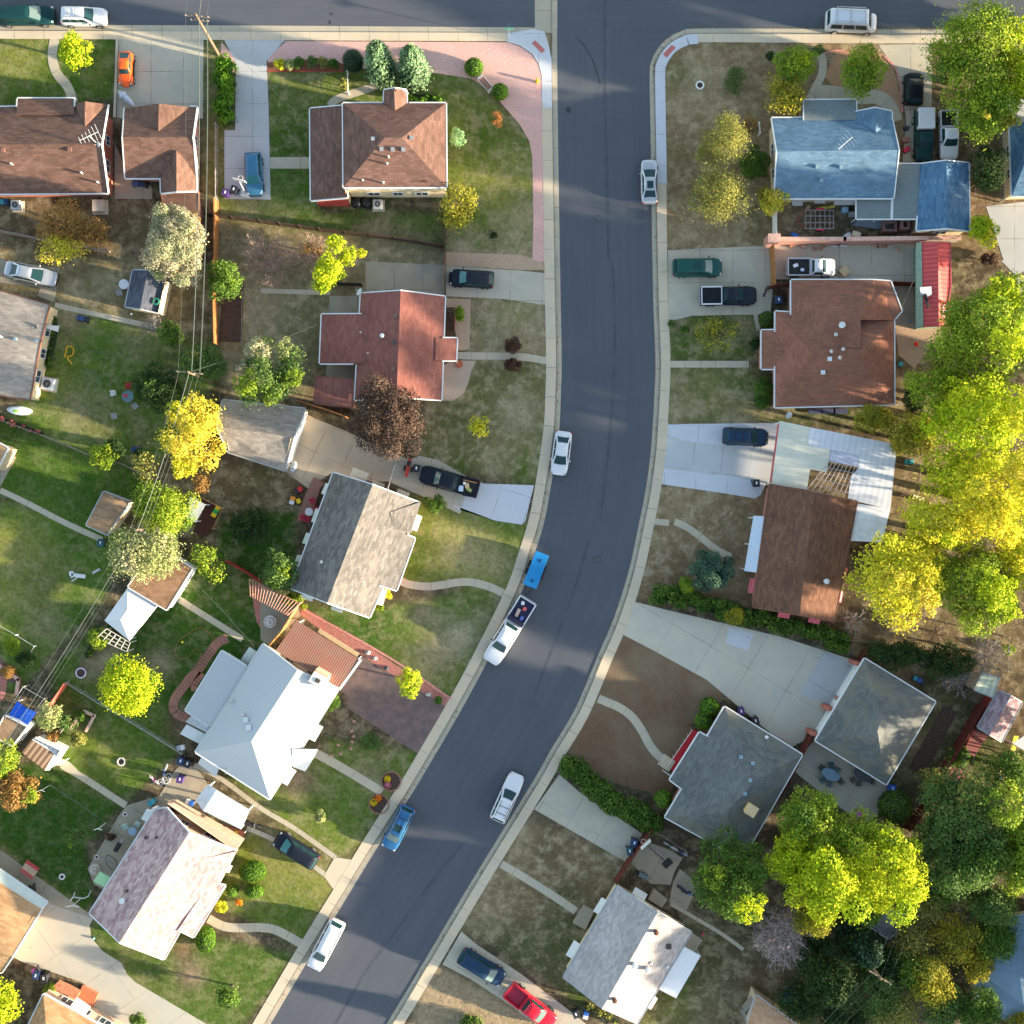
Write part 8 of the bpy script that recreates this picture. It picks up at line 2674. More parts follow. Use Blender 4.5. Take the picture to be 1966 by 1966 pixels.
# covered motorcycle
c = at('00',940,735,.6)
o = thing('covered_motorcycle',(c.x,c.y,.135),'motorcycle under a silver cover between the orange car and the brick garage','motorcycle',None,rad(-45))
m = MB()
m.ball((0,0,.55),(1.15,.34,.55),16,10,.06,random.Random(3))
cv = m.build('cover',plain('silver_cover',(.42,.46,.56),.45,var=.15),o,local=True,smooth=True)
m = MB()
m.ball((-.35,0,.95),(.22,.48,.22),12,8)
m.build('handlebar_hump',MATS['silver_cover'],o,local=True,smooth=True)
def bike(t,x,y,ang,col,label,z=G0,lying=False,name='bicycle',cat='bicycle',s=1.0,fat=.03,grp=None):
 c = at(t,x,y,.4)
 o = thing(name,(c.x,c.y,z),label,cat,grp,rad(ang))
 tl = Matrix.Rotation(math.pi / 2,3,'X')
 if lying:
  o.rotation_euler = (rad(82),0,rad(ang))
  o.location.z = z + .12
 for sx in (-1,1):
  m = MB()
  m.ring((sx * .52 * s,0,.34 * s),.31 * s,fat,20,6,tl)
  w = m.build('wheel',TYRE if fat > .04 else metal_white,o,local=True)
  m = MB()
  for k in range(4):
   a = k * math.pi / 4
   m.tube([(sx * .52 * s - math.cos(a) * .3 * s,0,.34 * s - math.sin(a) * .3 * s),(sx * .52 * s + math.cos(a) * .3 * s,0,.34 * s + math.sin(a) * .3 * s)],.008,3)
  m.build('spokes',metal_grey,w,local=True)
 m = MB()
 A,B,D,E_ = (-.52 * s,0,.34 * s),(-.12 * s,0,.32 * s),(.35 * s,0,.82 * s),(-.22 * s,0,.80 * s)
 for p,q in ((A,B),(B,D),(D,E_),(E_,B),(A,E_),(D,(.52 * s,0,.34 * s))):
  m.tube([p,q],.03 if fat < .04 else .07,6)
 m.build('frame',plain('bike_%s' % col,{'white': (.65,.67,.7),'blue': (.03,.10,.35),'purple': (.30,.10,.30),'black': (.03,.03,.035)}[col],.35),o,local=True)
 m = MB()
 m.tube([(.30 * s,-.28 * s,1.0 * s),(.36 * s,0,.95 * s),(.30 * s,.28 * s,1.0 * s)],.022,5)
 m.build('handlebar',metal_grey,o,local=True)
 m = MB()
 m.box((-.25 * s,0,.9 * s),(.28 * s,.14 * s,.06) if fat < .04 else (.75,.3,.12))
 m.build('saddle',BLACKTRIM,o,local=True,bevel=.02)
 return o
bike('32',1110,610,-28,'white','white bicycle left of its twin behind the low grey fence',grp='bicycles by the low grey fence')
bike('32',1185,655,-28,'blue','dark blue bicycle right of the white one behind the low grey fence',grp='bicycles by the low grey fence')
bike('32',1225,940,-28,'blue','blue and white dirt bike on the back patio above the stepping stones',name='motorcycle',cat='motorcycle',s=1.25,fat=.07)
bike('30',1870,440,-20,'black','black motorcycle at the end of the arched carport',name='motorcycle',cat='motorcycle',s=1.3,fat=.08)
bike('30',1225,60,75,'blue','blue bicycle standing in the tangle of bicycles at the lawn corner',grp='children bicycles on the lawn corner')
bike('30',1205,100,35,'white','white bicycle in the tangle of bicycles at the lawn corner',lying=True,grp='children bicycles on the lawn corner')
bike('30',1145,120,-40,'purple','small purple bicycle apart from the tangle on the lawn corner',s=.8,grp='children bicycles on the lawn corner')
bike('03',560,1830,0,'white','pale bicycle leaning at the foot of the pink block wall',grp='bicycles at the pink block wall')
# red log splitter by loaded pickup
t = thing('engine_cart',at('11',1100,1540),'long red machine on wheels across the tan driveway, left of the loaded pickup','machine',None,rad(76))
m = MB()
m.box((0,0,.6),(1.9,.35,.35))
m.build('frame',plain('machine_red',(.42,.05,.03),.5),t,local=True,bevel=.04)
m = MB()
m.box((.45,0,.9),(.5,.45,.35))
m.build('engine',BLACKTRIM,t,local=True,bevel=.04)
for sy in (-1,1):
 m = MB()
 m.tube([(-.1,sy * .32,.3),(-.1,sy * .45,.3)],.3,16)
 m.build('wheel',TYRE,t,local=True)
# white canopy tent
t = thing('canopy_tent',at('20',950,690),'square white canopy tent between the brown shed and the vine pergola','tent')
m = MB()
P = [W(*p,2.2) for p in PT('20 945,500 1165,630 960,890 775,740')]
r0,r1 = W(*px('20',945,660),3.1),W(*px('20',895,735),3.1)
m.face([P[0],P[1],r0])
m.face([P[1],P[2],r1,r0])
m.face([P[2],P[3],r1])
m.face([P[3],P[0],r0,r1])
for i in range(4):
 a,b = P[i],P[(i + 1) % 4]
 m.face([a,b,b - Vector((0,0,.3)),a - Vector((0,0,.3))])
m.build('canopy',CANVAS,t)
posts(t,'20 945,505 1155,632 960,880 785,740',2.1,.03)
# vine pergola
t = thing('pergola',at('20',860,880),'grey timber pergola with open squares below the white canopy tent','pergola')
a,b,c_,d_ = [W(*p,2.2) for p in PT('20 790,800 965,905 940,972 715,870')]
m = MB()
for k in range(6):
 m.tube([a.lerp(b,k / 5),d_.lerp(c_,k / 5)],.05,4)
for k in range(4):
 m.tube([a.lerp(d_,k / 3),b.lerp(c_,k / 3)],.05,4)
m.build('rafters',plain('pale_timber',(.45,.42,.38),.8),t)
posts(t,'20 795,805 960,905 940,968 720,868',2.15,.05,MATS['pale_timber'])
# red pergola with slats
t = thing('pergola',at('21',130,600),'reddish slatted pergola above the round stone fountain, left of the carport','pergola')
a,b,c_,d_ = [W(*p,2.4) for p in PT('21 10,480 290,615 200,700 0,600')]
a2,d2 = W(*px('21',-80,430),2.4),W(*px('21',-75,560),2.4)
redw = plain('pergola_wood',(.38,.20,.14),.8,var=.2)
for k in range(17):
 m = MB()
 p,q = a2.lerp(b,k / 16),d2.lerp(c_,k / 16)
 m.tube([p,q],.065,4)
 m.build('slat',redw,t)
m = MB()
m.tube([a2 - Vector((0,0,.1)),b - Vector((0,0,.1))],.06,4)
m.tube([d2 - Vector((0,0,.1)),c_ - Vector((0,0,.1))],.06,4)
m.build('beam',redw,t)
posts(t,'21 -75,440 280,615 200,690 -70,550',2.3,.07,redw)
# fountain / fire rings
def tiers(t,x,y,R,label,name,cat,col=(.45,.42,.42)):
 c = at(t,x,y,.5)
 o = thing(name,(c.x,c.y,G0),label,cat)
 mt = plain('stone_%d' % int(x),col,.7,var=.2)
 m = MB()
 m.disc((0,0,0),R * 1.15,.3,24,R)
 m.build('basin',mt,o,local=True)
 m = MB()
 m.disc((0,0,.30),R * .72,.3,24,R * .6)
 m.ring((0,0,.32),R * .95,.07,24)
 m.build('middle_tier',plain('pale_stone_%d' % int(x),tuple(min(.8,q * 1.35) for q in col),.6),o,local=True)
 m = MB()
 m.disc((0,0,.6),R * .35,.3,16,R * .2)
 m.build('top_tier',mt,o,local=True)
tiers('21',70,748,.62,'round tiered stone fountain under the slatted pergola','fountain','fountain')
tiers('30',700,790,.5,'round tiered stone fountain on the rose house patio edge','fountain','fountain',(.42,.36,.32))
def stone_ring(t,x,y,R,label,col=(.6,.6,.58),r=.09,cat='stone ring',name='stone_ring',n=12):
 c = at(t,x,y,.1)
 o = thing(name,(c.x,c.y,G0),label,cat)
 mt = plain('ringstone_%d' % int(x),col,.85,var=.2,scale=6)
 m = MB()
 for k in range(n):
  a = 2 * math.pi * k / n
  m.ball((math.cos(a) * R,math.sin(a) * R,.06),(r * 1.3,r * 1.3,r),7,5)
 m.build('stones',mt,o,local=True)
 m = MB()
 m.disc((0,0,0),R,.02,16)
 m.build('soil_fill',soil,o,local=True)
stone_ring('02',1328,634,.38,'small white stone ring on the bare front yard at top right',(.62,.62,.6))
stone_ring('20',900,1785,.38,'pale fire ring in the middle of the back lawn by the chain link fence',(.55,.5,.45))
stone_ring('30',462,838,.26,'white stone planter ring on the lower left lawn',(.65,.65,.62),.07)
stone_ring('30',930,375,.2,'white ring pot at the patio edge near the bicycles',(.6,.6,.6),.05)
stone_ring('30',720,692,.2,'white ring pot at the patio edge above the tiered fountain',(.6,.6,.6),.05)
stone_ring('31',970,130,1.0,'upper stone ring bed with yellow and pink flowers at the front walk',(.30,.16,.11),.09,'flower bed','flower_ring',24)
stone_ring('31',880,300,1.0,'lower stone ring bed with orange and yellow flowers at the front walk',(.30,.16,.11),.09,'flower bed','flower_ring',24)
stone_ring('20',602,1128,.5,'pink round paddling tub by the bare soil under the power lines',(.62,.50,.66),.06,'tub','paddling_tub',30)
# bench in rock
t = thing('garden_bench',at('01',1670,630),'white framed bench between the two round shrubs in the pink rock','bench',None,rad(-50))
m = MB()
for k in range(3):
 m.box((0,-.2 + k * .2,.42),(1.55,.14,.05))
m.build('seat',plain('bench_brown',(.20,.11,.09),.8),t,local=True)
for s_ in (-1,1):
 m = MB()
 m.box((s_ * .85,0,.3),(.10,.62,.6))
 m.build('bench_end',white_p,t,local=True)
m = MB()
m.box((0,.3,.62),(1.8,.05,.10))
m.box((0,-.3,.30),(1.8,.05,.08))
m.build('backrest',white_p,t,local=True)
# hydrant
t = thing('fire_hydrant',at('02',120,608),'yellow fire hydrant in the pink rock by the street corner','hydrant')
m = MB()
m.disc((0,0,0),.16,.55,12,.14)
m.ball((0,0,.58),.15,12,8)
m.build('barrel',plain('hydrant_yellow',(.75,.38,.02),.5),t,local=True)
for s_ in (-1,1):
 m = MB()
 m.tube([(0,0,.38),(s_ * .24,0,.38)],.065,8)
 m.build('outlet',MATS['hydrant_yellow'],t,local=True)
# tarp
t = thing('blue_tarp',at('20',165,1440),'bright blue tarp stretched over a frame on the left edge','tarp')
TB = plain('tarp_blue',(.005,.10,.62),.35,var=.15,scale=1.5)
slab('sheet',TB,'20 128,1338,1.9 195,1388,1.4 115,1500,1.4 58,1455,1.8',t,.03)
slab('sheet',plain('tarp_blue_light',(.01,.16,.72),.3,var=.2,scale=2),'20 195,1388,1.4 272,1422,1.9 190,1540,1.8 115,1500,1.4',t,.03)
posts(t,'20 128,1342 268,1424 190,1535 62,1455',1.4,.03)
fence('20 70,1430 200,1222 355,1310 262,1425',1.6,chain,'wire pen around the bare soil above the blue tarp',style='rail')
fence('20 495,1205 385,1360',1.5,plain('pinkish_red_boards',(.52,.13,.09),.8),'short bright red fence panel above the striped shed')
# tablet: rabbit hutch, slide, swing etc
t = thing('garden_swing',at('30',235,775),'red and tan striped garden bench on the lower left lawn','bench',None,rad(-35))
for k,cl in enumerate(((.45,.06,.06),(.52,.36,.26),(.52,.36,.26),(.45,.10,.09))):
 m = MB()
 m.box((0,.55 - k * .36,.45 + .1 * (k in (0,3))),(1.55,.34,.08))
 m.build('plank',plain('plank_%d' % k,cl,.7),t,local=True)
for sx in (-1,1):
 for sy in (-1,1):
  m = MB()
  m.tube([(sx * .7,sy * .5,0),(sx * .7,sy * .5,.45)],.04,5)
  m.build('leg',pole_wood,t,local=True)
t = thing('inflatable_raft',at('10',150,1115),'white and green patterned inflatable raft below the cream walled house','raft',None,rad(-5))
m = MB()
m.ball((0,0,.12),(1.35,.48,.14),18,8,.05,random.Random(1))
m.build('hull',plain('raft_white',(.60,.66,.72),.4),t,local=True,smooth=True)
m = MB()
m.ball((-.35,-.1,.22),(.4,.16,.06),12,6)
m.build('green_patch',plain('raft_green',(.25,.62,.08),.4),t,local=True,smooth=True)
t = thing('oval_tub',at('11',248,1528),'white oval fibreglass tub at the lower corner of the grey garage','tub',None,rad(75))
m = MB()
m.ball((0,0,.2),(.62,.36,.25),18,8)
m.build('shell',metal_white,t,local=True,smooth=True)
m = MB()
m.ball((0,0,.38),(.42,.2,.09),14,6)
m.build('inner',plain('tub_inner',(.25,.33,.42),.4),t,local=True,smooth=True)
# satellite style white glider on lawn
t = thing('lawn_lounger',at('20',590,405),'white fallen lawn lounger on the big yellow green lawn','lounger',None,rad(-8))
for nm,cx,cy,sx,sy,a in (('seat',0,0,1.5,.4,0),('headrest',-.75,.1,.45,.5,.2),('leg',-.3,-.42,.8,.09,.7),('leg',-.55,-.2,.5,.09,.5)):
 m = MB()
 m.box((cx,cy,.3),(sx,sy,.12),a)
 m.build(nm,metal_white,t,local=True,bevel=.03)
m = MB()
c = at('20',715,372,.2)
m.box(c,(.9,.25,.15),.5)
tag(m.build('cushion',plain('pale_cushion',(.45,.45,.48),.8),None,bevel=.05),'loose pale cushion just right of the fallen lawn lounger','cushion')
# washing line posts
for (tt,x,y,lab) in (('30',370,160,'washing line post at the upper left of the lower lawn'),('30',785,440,'washing line post at the patio of the rose roofed house'),('30',600,1000,'white cross shaped line post by the cream driveway'),('20',515,1760,'white post at the curve of the back path')):
 c = at(tt,x,y,0)
 t = thing('line_post',(c.x,c.y,G0),lab,'post')
 m = MB()
 m.tube([(0,0,0),(0,0,2.1)],.04,6)
 m.build('upright',white_p,t,local=True)
 m = MB()
 m.tube([(-.7 if x == 600 else -.4,-.1,2.1),(0,.05,2.1),(.7 if x == 600 else .4,-.1,2.1)],.04,6)
 m.build('cross_bar',white_p,t,local=True)
m = MB()
q = [at('30',x,y,1.0) for x,y in ((520,1020),(545,985),(555,955))]
q2 = [at('30',x,y,1.0) for x,y in ((545,990),(620,1000),(655,985),(675,940))]
m.tube(q,.05,5)
m.tube(q2,.05,5)
tag(m.build('clothes_frame',metal_white,None),'bent white clothes airer by the cream driveway edge','clothes airer')
# hoses
def hose(pts,label,colr,r=.025,z=G0 + .03,name='garden_hose'):
 q = smooth_line(PT(pts),5)
 m = MB()
 m.tube([W(a,b,z) for a,b in q],r,5)
 tag(m.build(name,plain(name + '_%d' % len(MATS),colr,.5),None),label,'hose')
hose('20 1600,900 1540,820 1470,795 1380,850 1320,900 1300,970 1330,1020 1390,1015 1440,960 1480,960 1490,1010 1470,1060','thin orange hose looping over the lawn left of the white metal roof',(.35,.14,.05),.022)
hose('10 665,905 630,860 630,825 670,820 700,840 725,870 735,940','green hose looped on the picnic lawn',(.04,.18,.10),.03)
hose('30 780,700 800,680 840,700 870,740 850,790 810,770 780,720','dark hose coiled on the rose house patio',(.05,.10,.08),.03)
hose('10 480,720 500,640 540,650 540,700 500,720 535,770','yellow plastic toy slide parts on the picnic lawn',(.60,.33,.02),.07,name='climbing_toy')
c = at('10',1158,305,2.45)
m = MB()
m.ring(c,.34,.03,24)
m.ring(c + Vector((.03,.02,.04)),.27,.03,24)
tag(m.build('coiled_hose',plain('hose_green',(.03,.25,.15),.5),None),'coiled green hose lying on the navy shed roof','hose')
m = MB()
c = at('20',1353,900,.2)
m.ball(c,.13,12,8)
tag(m.build('yellow_ball',plain('ball_yellow',(.72,.66,.04),.5),None,smooth=True),'yellow ball inside the orange hose loop','ball')
m = MB()
c = at('13',1133,620,.35)
m.ball(c,.22,12,8)
tag(m.build('red_ball',plain('ball_red',(.75,.02,.01),.5),None,smooth=True),'bright red ball below the red roofed outbuilding','ball')
for tt,x,y,col_,lab in (('32',1350,1265,(.6,.03,.15),'pink ball on the step of the pale gabled house'),('10',975,398,(.6,.6,.6),'white ball at the foot of the navy shed'),('30',695,1297,(.15,.45,.55),'small teal ball beside the cream driveway'),('13',1088,453,(.05,.25,.5),'small blue ball on the slab by the red roofed outbuilding')):
 m = MB()
 m.ball(at(tt,x,y,.25),.13,10,7)
 tag(m.build('ball',plain('ball_%d' % int(x),col_,.5),None,smooth=True),lab,'ball')
# small boulders on pink rock strip
for i,(x,y,r,lab) in enumerate(((795,978,.3,'pale boulder highest on the pink rock strip'),(848,1020,.28,'pale boulder in the middle of the pink rock strip'),(935,1092,.3,'dark boulder on the pink rock strip left of the lime tree'),(1245,1288,.3,'grey boulder on the pink rock strip right of the lime tree'))):
 m = MB()
 m.ball(at('21',x,y,.2),(r,r * .8,r * .6),9,6,.15,random.Random(i))
 tag(m.build('boulder',plain('boulder_%d' % i,(.40,.38,.37) if i != 2 else (.06,.07,.09),.85,var=.25),None,smooth=True),lab,'boulder','boulders on the pink rock strip')
# scrap trailer frame and clutter in the top right yard
t = thing('utility_trailer',at('03',400,1640),'skeletal red and grey trailer frame in the cluttered yard at top right','trailer',None,0)
m = MB()
for dx in (-1.4,-.9,-.4,.1,.6,1.1,1.5):
 m.box((dx,0,.6),(.06,1.8,.06))
for dy in (-.95,-.35,.35,.95):
 m.box((0,dy,.66),(3.1,.07,.07))
m.build('frame',plain('frame_grey',(.30,.27,.28),.6,metal=.3),t,local=True)
m = MB()
m.tube([(-1.5,.9,.55),(-2.4,0,.5)],.04,5)
m.tube([(-1.5,-.9,.55),(-2.4,0,.5)],.04,5)
m.build('drawbar',plain('frame_red',(.40,.03,.05),.5),t,local=True)
for sy in (-1,1):
 m = MB()
 m.tube([(.1,sy * 1.0,.3),(.1,sy * 1.15,.3)],.3,16)
 m.build('wheel',TYRE,t,local=True)
 m = MB()
 m.box((.1,sy * 1.08,.66),(.85,.2,.06))
 m.build('mudguard',plain('frame_red',(.40,.03,.05)),t,local=True)
for x0,y0,w,h_,lab in ((935,1680,1.5,1.0,'low brown brick fireplace with dark opening in the top right yard'),(1050,1665,.9,1.4,'taller brown brick chimney block beside the low fireplace')):
 c = at('03',x0,y0,h_)
 t = thing('brick_fireplace',(c.x,c.y,G0),lab,'fireplace')
 m = MB()
 bw = w
 for dx,dy,sx,sy in ((0,.42,bw,.2),(0,-.42,bw,.2),(bw / 2 - .12,0,.24,.66),(-bw / 2 + .12,0,.24,.66)):
  m.box((dx,dy,h_ / 2),(sx,sy,h_))
 m.build('masonry',plain('brown_masonry',(.20,.11,.10),.9,var=.25),t,local=True)
 m = MB()
 m.box((0,0,h_ * .35),(bw - .4,.6,h_ * .6))
 m.build('firebox',dark_vent,t,local=True)
rs = random.Random(11)
clut = [('03',600,1560,'blue white'),('03',655,1590,'grey'),('03',470,1535,'yellow'),('03',230,1745,'bright blue'),('03',625,1750,'white'),('03',685,1742,'cream'),('03',330,1540,'tan'),('03',1060,950,'dark'),('03',1050,1040,'rusty'),('03',1062,1110,'red')]
CC = {'blue white': (.25,.4,.55),'grey': (.3,.3,.32),'yellow': (.55,.45,.08),'bright blue': (.03,.15,.5),'white': (.6,.6,.6),'cream': (.6,.5,.36),'tan': (.35,.26,.17),'dark': (.03,.04,.06),'rusty': (.25,.12,.09),'red': (.5,.03,.06)}
where = {0: 'heap beside the grey wheel',1: 'drum by the flat grey roof',2: 'plank on the ground above the trailer frame',3: 'tub at the left of the pink block wall',4: 'bucket on the ground above the block wall',5: 'box right of the white bucket',6: 'crate at the upper left of the trailer frame',7: 'cabinet right of the blue roof',8: 'scrap heap right of the blue roof',9: 'toolbox left of the capped truck'}
for i,(tt,x,y,cl) in enumerate(clut):
 m = MB()
 c = at(tt,x,y,.4)
 d = (rs.uniform(.4,.9),rs.uniform(.35,.7),rs.uniform(.3,.7)) if i != 2 else (1.8,.3,.1)
 m.box((c.x,c.y,G0 + d[2] / 2),d,rs.uniform(-.5,.5))
 tag(m.build('storage_box' if i in (5,6,7,9) else 'scrap_piece',plain('scrap_%d' % i,CC[cl],.6,var=.3),None,bevel=.05),cl + ' ' + where[i],'box' if i in (5,6,7,9) else 'scrap')
for i,(x,y) in enumerate(((215,1815),(290,1830),(380,1845),(440,1835),(830,1825),(860,1820),(900,1830),(990,1850))):
 m = MB()
 c = at('03',x,y,.2)
 m.box((c.x,c.y,G0 + .12),(rs.uniform(.4,.8),rs.uniform(.2,.4),.24),rs.uniform(-.8,.8))
 o = m.build('firewood_log' if i > 3 else 'brick_pile',plain('log_%d' % (i % 3),((.35,.17,.10),(.42,.28,.2),(.28,.16,.12))[i % 3],.9,var=.3),None,bevel=.04)
 tag(o,('piece of the scattered firewood and brick litter along the foot of the pink block wall'),'litter','litter along the pink block wall')
# utility trailer at the white patio: leaning ladders, mast etc
c = at('13',1215,240,2.4)
m = MB()
m.mesh([(c.x - .9,c.y + .5,2.7),(c.x + .3,c.y + .6,2.72),(c.x + .35,c.y - .2,2.74),(c.x - .1,c.y - .5,2.72),(c.x - .8,c.y - .2,2.7)],[(0,4,3,2,1)])
tag(m.build('white_sheet',CANVAS,None),'crumpled white sheet lying on the red metal roof','sheet')
m = MB()
m.box((at('13',1210,300,2.8)),(.3,1.5,.12),.25)
tag(m.build('black_tube',BLACKTRIM,None,bevel=.05),'black tube lying over the white sheet on the red roof','tube')
t = thing('ladder',at('13',1345,370,2.6),'white step ladder lying on the right slope of the red roof','ladder')
c = at('13',1345,370,2.62)
m = MB()
m.tube([(c.x - .2,c.y + .75,c.z),(c.x - .2,c.y - .75,c.z)],.04,4)
m.tube([(c.x + .25,c.y + .75,c.z - .1),(c.x + .25,c.y - .75,c.z - .1)],.04,4)
m.build('rail',metal_white,t)
m = MB()
for k in range(5):
 m.tube([(c.x - .2,c.y - .6 + k * .3,c.z),(c.x + .25,c.y - .6 + k * .3,c.z - .1)],.03,4)
m.build('rungs',metal_white,t)
# play set right edge
t = thing('play_set',at('23',1840,1760),'wooden play tower with brown roof and yellow slide near the right edge','play set')
slab('roof',plain('play_brown',(.24,.10,.05),.8),'23 1740,1720,2.2 1850,1700,2.6 1845,1780,2.6 1750,1790,2.2',t)
slab('roof',plain('play_tan',(.42,.26,.15),.8),'23 1850,1700,2.6 1932,1740,2.2 1925,1825,2.2 1845,1780,2.6',t)
posts(t,'23 1750,1730 1920,1745 1915,1815 1760,1785',2.2,.06,pole_wood)
m = MB()
m.box(at('23',1862,1650,1.2),(.5,1.8,.08),-.05,Matrix.Rotation(.35,3,'X'))
m.build('slide',plain('slide_yellow',(.62,.60,.10),.4),t)
m = MB()
m.tube([at('23',1830,1810,2.3),at('33',1770,130,2.3)],.07,6)
m.build('swing_beam',MATS['play_tan'],t)
for s_ in ('23 1775,1808','23 1755,1850'):
 m = MB()
 m.box(at('23',float(s_.split()[1].split(',')[0]),float(s_.split()[1].split(',')[1]),.6),(.2,.6,.05),.2)
 m.build('swing_seat',MATS['slide_yellow'],t)
m = MB()
m.box(at('33',1740,95,.8),(1.0,.18,.08),-.5)
m.build('glider',plain('glider_teal',(.02,.2,.25),.5),t)
t = thing('canopy_tent',at('23',1920,1660),'white canopy corner at the right edge beside the play tower','canopy')
slab('canopy',CANVAS,'23 1848,1652,2.2 1990,1560,2.6 2060,1700,2.2 1960,1720,2.1',t)
posts(t,'23 1860,1655 1990,1700',2.1)
# trampoline-ish swing frame and slide near patio roof
t = thing('swing_frame',at('13',1110,1640),'thin brown swing frame with small seats right of the patio roof','swing')
a,b = at('13',1085,1530,1.9),at('13',1165,1540,1.9)
c_ = at('13',1150,1730,1.9)
m = MB()
m.tube([a,b,c_,at('13',1020,1745,1.9)],.035,5)
m.build('frame',plain('brown_tube',(.12,.07,.05),.6),t)
for (x,y) in ((1125,1578),(1120,1615),(1138,1655),(1105,1705)):
 m = MB()
 m.box(at('13',x,y,.6),(.45,.18,.05))
 m.build('swing_seat',plain('seat_olive',(.30,.28,.10),.6),t)
posts(t,'13 1085,1530 1165,1540 1150,1730 1020,1745',1.9,.025,MATS['brown_tube'])
t = thing('plastic_slide',at('13',1140,1765),'cream plastic slide lying right of the patio roof','slide',None,rad(-15))
m = MB()
m.box((0,0,.3),(1.3,.4,.1),0,Matrix.Rotation(.2,3,'Y'))
m.build('chute',plain('cream_plastic',(.62,.56,.42),.5),t,local=True,bevel=.03)
m = MB()
m.box((0,.2,.36),(1.3,.05,.2),0,Matrix.Rotation(.2,3,'Y'))
m.box((0,-.2,.36),(1.3,.05,.2),0,Matrix.Rotation(.2,3,'Y'))
m.build('side_rail',MATS['cream_plastic'],t,local=True)
# glass basement canopies of the clay house
for x,lab in ((385,'left glass light well cover under the clay roof'),(480,'middle glass light well cover under the clay roof'),(570,'right dark glass light well cover under the clay roof')):
 m = MB()
 m.box(at('13',x,1118,.3),(1.5,.55,.12))
 tag(m.build('light_well_cover',glass_mat('well_glass',(.06,.07,.12),.1),None,bevel=.02),lab,'window well','light well covers')
dish_t = thing('satellite_dish',at('13',190,1150),'teal grey satellite dish on a post between the clay roof and the patio roof','satellite dish')
dish(dish_t,'13 190,1150',1.6,150,.4)
# slatted ramp beside the ranch porch
t = thing('slatted_bridge',at('11',1410,450),'brown slatted wooden porch walk beside the red ranch house','porch')
for k in range(14):
 m = MB()
 m.box(at('11',1408,355 + k * 15,.4),(1.0,.17,.06))
 m.build('board',wood_brn,t)
m = MB()
m.box(at('11',1445,430,.7),(.08,2.6,.6))
m.build('rail',plain('ranch_rail',(.35,.14,.09),.7),t)
# round red mat + white tank
m = MB()
m.disc(at('11',1475,770,.15),.38,.25,20)
tag(m.build('round_planter',plain('terracotta',(.36,.10,.05),.8),None),'round terracotta planter beside the porch of the red ranch house','planter')
# grate on back patio, wood frames lower right
m = MB()
m.box(at('32',905,830,.5),(1.0,.5,.5),-.45)
tag(m.build('storage_chest',plain('chest_teal',(.10,.14,.15),.6),None,bevel=.04),'grey teal storage chest on the dirt by the dark red fence','chest')
m = MB()
m.box(at('12',1815,230,.2),(.15,1.2,.15),-.4)
tag(m.build('black_pipe',BLACKTRIM,None,bevel=.05),'black bent pipe lying right of the black pickup','pipe')
# step stones by the lower path
for i,(x,y) in enumerate(((695,1488),(680,1560),(690,1600),(682,1640),(672,1690),(578,1665),(595,1730),(528,1745))):
 m = MB()
 m.box(at('21',x,y,.13),(.34,.26,.05),rs.uniform(-.6,.6))
 tag(m.build('paver_stone',plain('pink_paver',(.42,.22,.17),.9,var=.2),None,bevel=.02),'loose pink paver stone in the trail below the stamped driveway','paver','loose pink pavers')
# barbecue on patio
t = thing('barbecue',at('30',890,605),'black barbecue cart with lid on the rose house patio','barbecue',None,rad(60))
m = MB()
m.box((0,0,.75),(1.0,.5,.4))
m.build('hood',BLACKTRIM,t,local=True,bevel=.12)
m = MB()
m.box((.75,0,.7),(.5,.12,.05))
m.build('side_shelf',metal_grey,t,local=True)
for sx in (-1,1):
 for sy in (-1,1):
  m = MB()
  m.tube([(sx * .4,sy * .2,0),(sx * .4,sy * .2,.6)],.025,5)
  m.build('leg',metal_grey,t,local=True)
shrub(214,1606,9,9,.9,'brown','dark red potted shrub on the rose house patio',name='potted_shrub',cat='plant')
for (x,y,pal,lab) in ((1650,490,'lime','yellow green potted plant on the red deck, left'),(1745,530,'flower_y','yellow potted flowers on the red deck, right')):
 shrub(x,y,28,28,1.0,pal,lab,name='potted_plant',cat='plant',t='30')
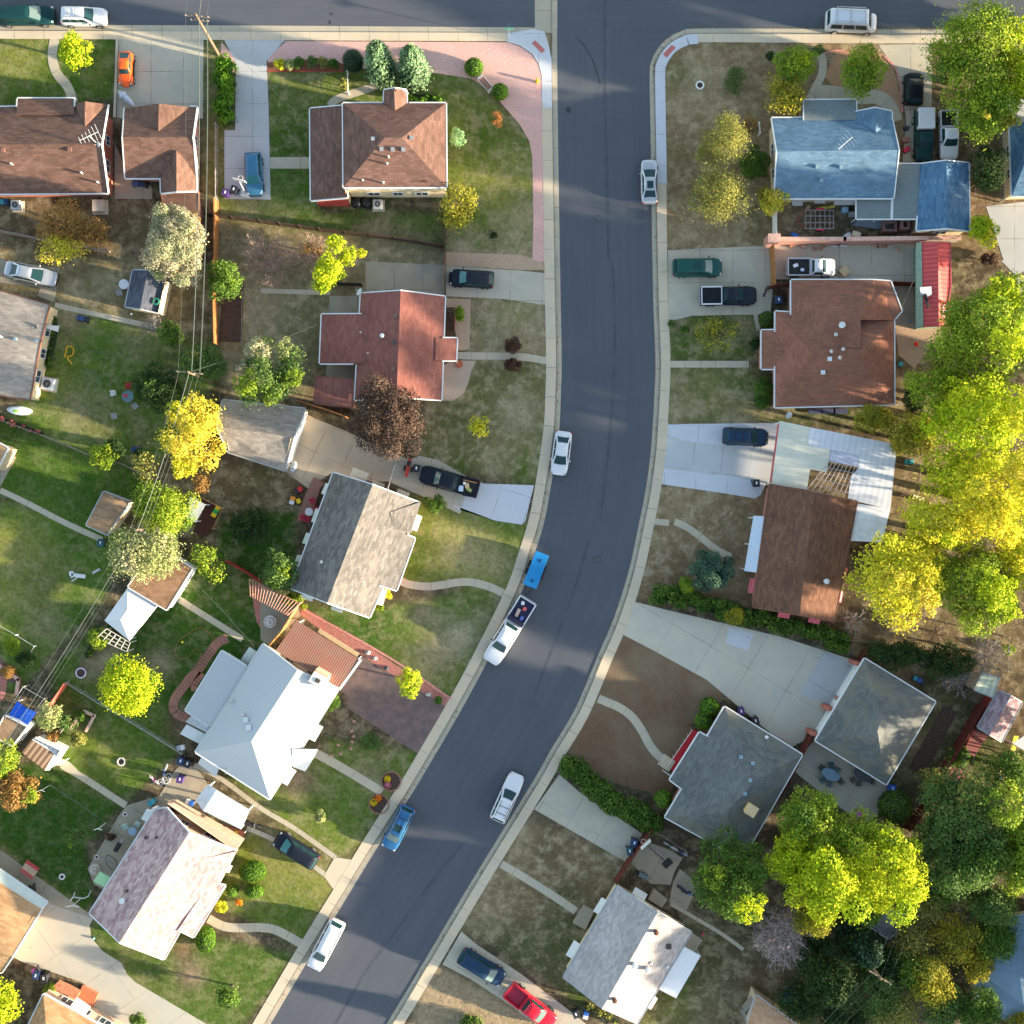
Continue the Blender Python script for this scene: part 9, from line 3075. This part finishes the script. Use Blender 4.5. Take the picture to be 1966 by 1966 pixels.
# white boxes of solar garden lamps along chain fence omitted as too small; raised beds
for tt,s_,lab in (('20','20 620,1410 700,1445 640,1560','white L shaped raised bed edge beside the maple lawn'),('20','20 575,1470 525,1545','white raised bed board in the overgrown plot'),('20','20 460,1545 400,1630','curved white bench board in the overgrown plot')):
 wall_run(s_,.15,.35,white_p,lab,name='raised_bed_edge',cat='garden edging')
wall_run('20 0,1075 70,1125 140,1175 125,1280',.25,.5,plain('brown_kerb',(.30,.15,.11),.9),'brown low garden wall on the left edge',name='garden_wall')
# ---- street details
iron = plain('cast_iron',(.045,.045,.05),.6)
for i,(x,y,lab) in enumerate(((1146,1074,'round iron manhole cover in the road right of the blue trailer'),(1150,420,'round iron manhole cover in the road beside the silver sedan'))):
 c = W(x,y,.02)
 t = thing('manhole_cover',(c.x,c.y,.012),lab,'manhole cover','manhole covers in the street')
 m = MB()
 m.disc((0,0,0),.33,.012,24)
 m.build('lid',plain('lid_iron',(.075,.08,.095),.7),t,local=True)
 m = MB()
 m.ring((0,0,.006),.36,.02,24,4)
 m.build('rim',iron,t,local=True)
# fallen leaves along the gutters and under the trees
nr = np.random.default_rng(99)
PP = []
def litter(cx,cy,sx,sy,n,z):
 for _ in range(n):
  a,b = cx + nr.normal() * sx,cy + nr.normal() * sy
  q = W(a,b,z)
  PP.append((q.x,q.y,z))
for L_,sgn in ((RWm,1),(REm,-1)):
 for q in offset(L_,sgn * 8):
  if 60 < q[1] < 1980 and 500 < q[0] < 1900:
   litter(q[0],q[1],2.2,9,int(nr.uniform(0,7) ** 1.25),.05)
for T_ in TREES:
 if nr.uniform() < .8:
  for _ in range(26):
   PP.append((T_.location.x + nr.normal() * 2.2,T_.location.y + nr.normal() * 2.2,G0 + .03))
P_ = np.array(PP)
lt = leaves('fallen_leaves',None,P_,np.array([0,0,1.0]) + nr.normal(size=P_.shape) * .25,.13,nr.uniform(0,1,len(P_)),nr.uniform(.6,1.1,len(P_)),LF['rust'],nr)
lt['kind'] = 'stuff'
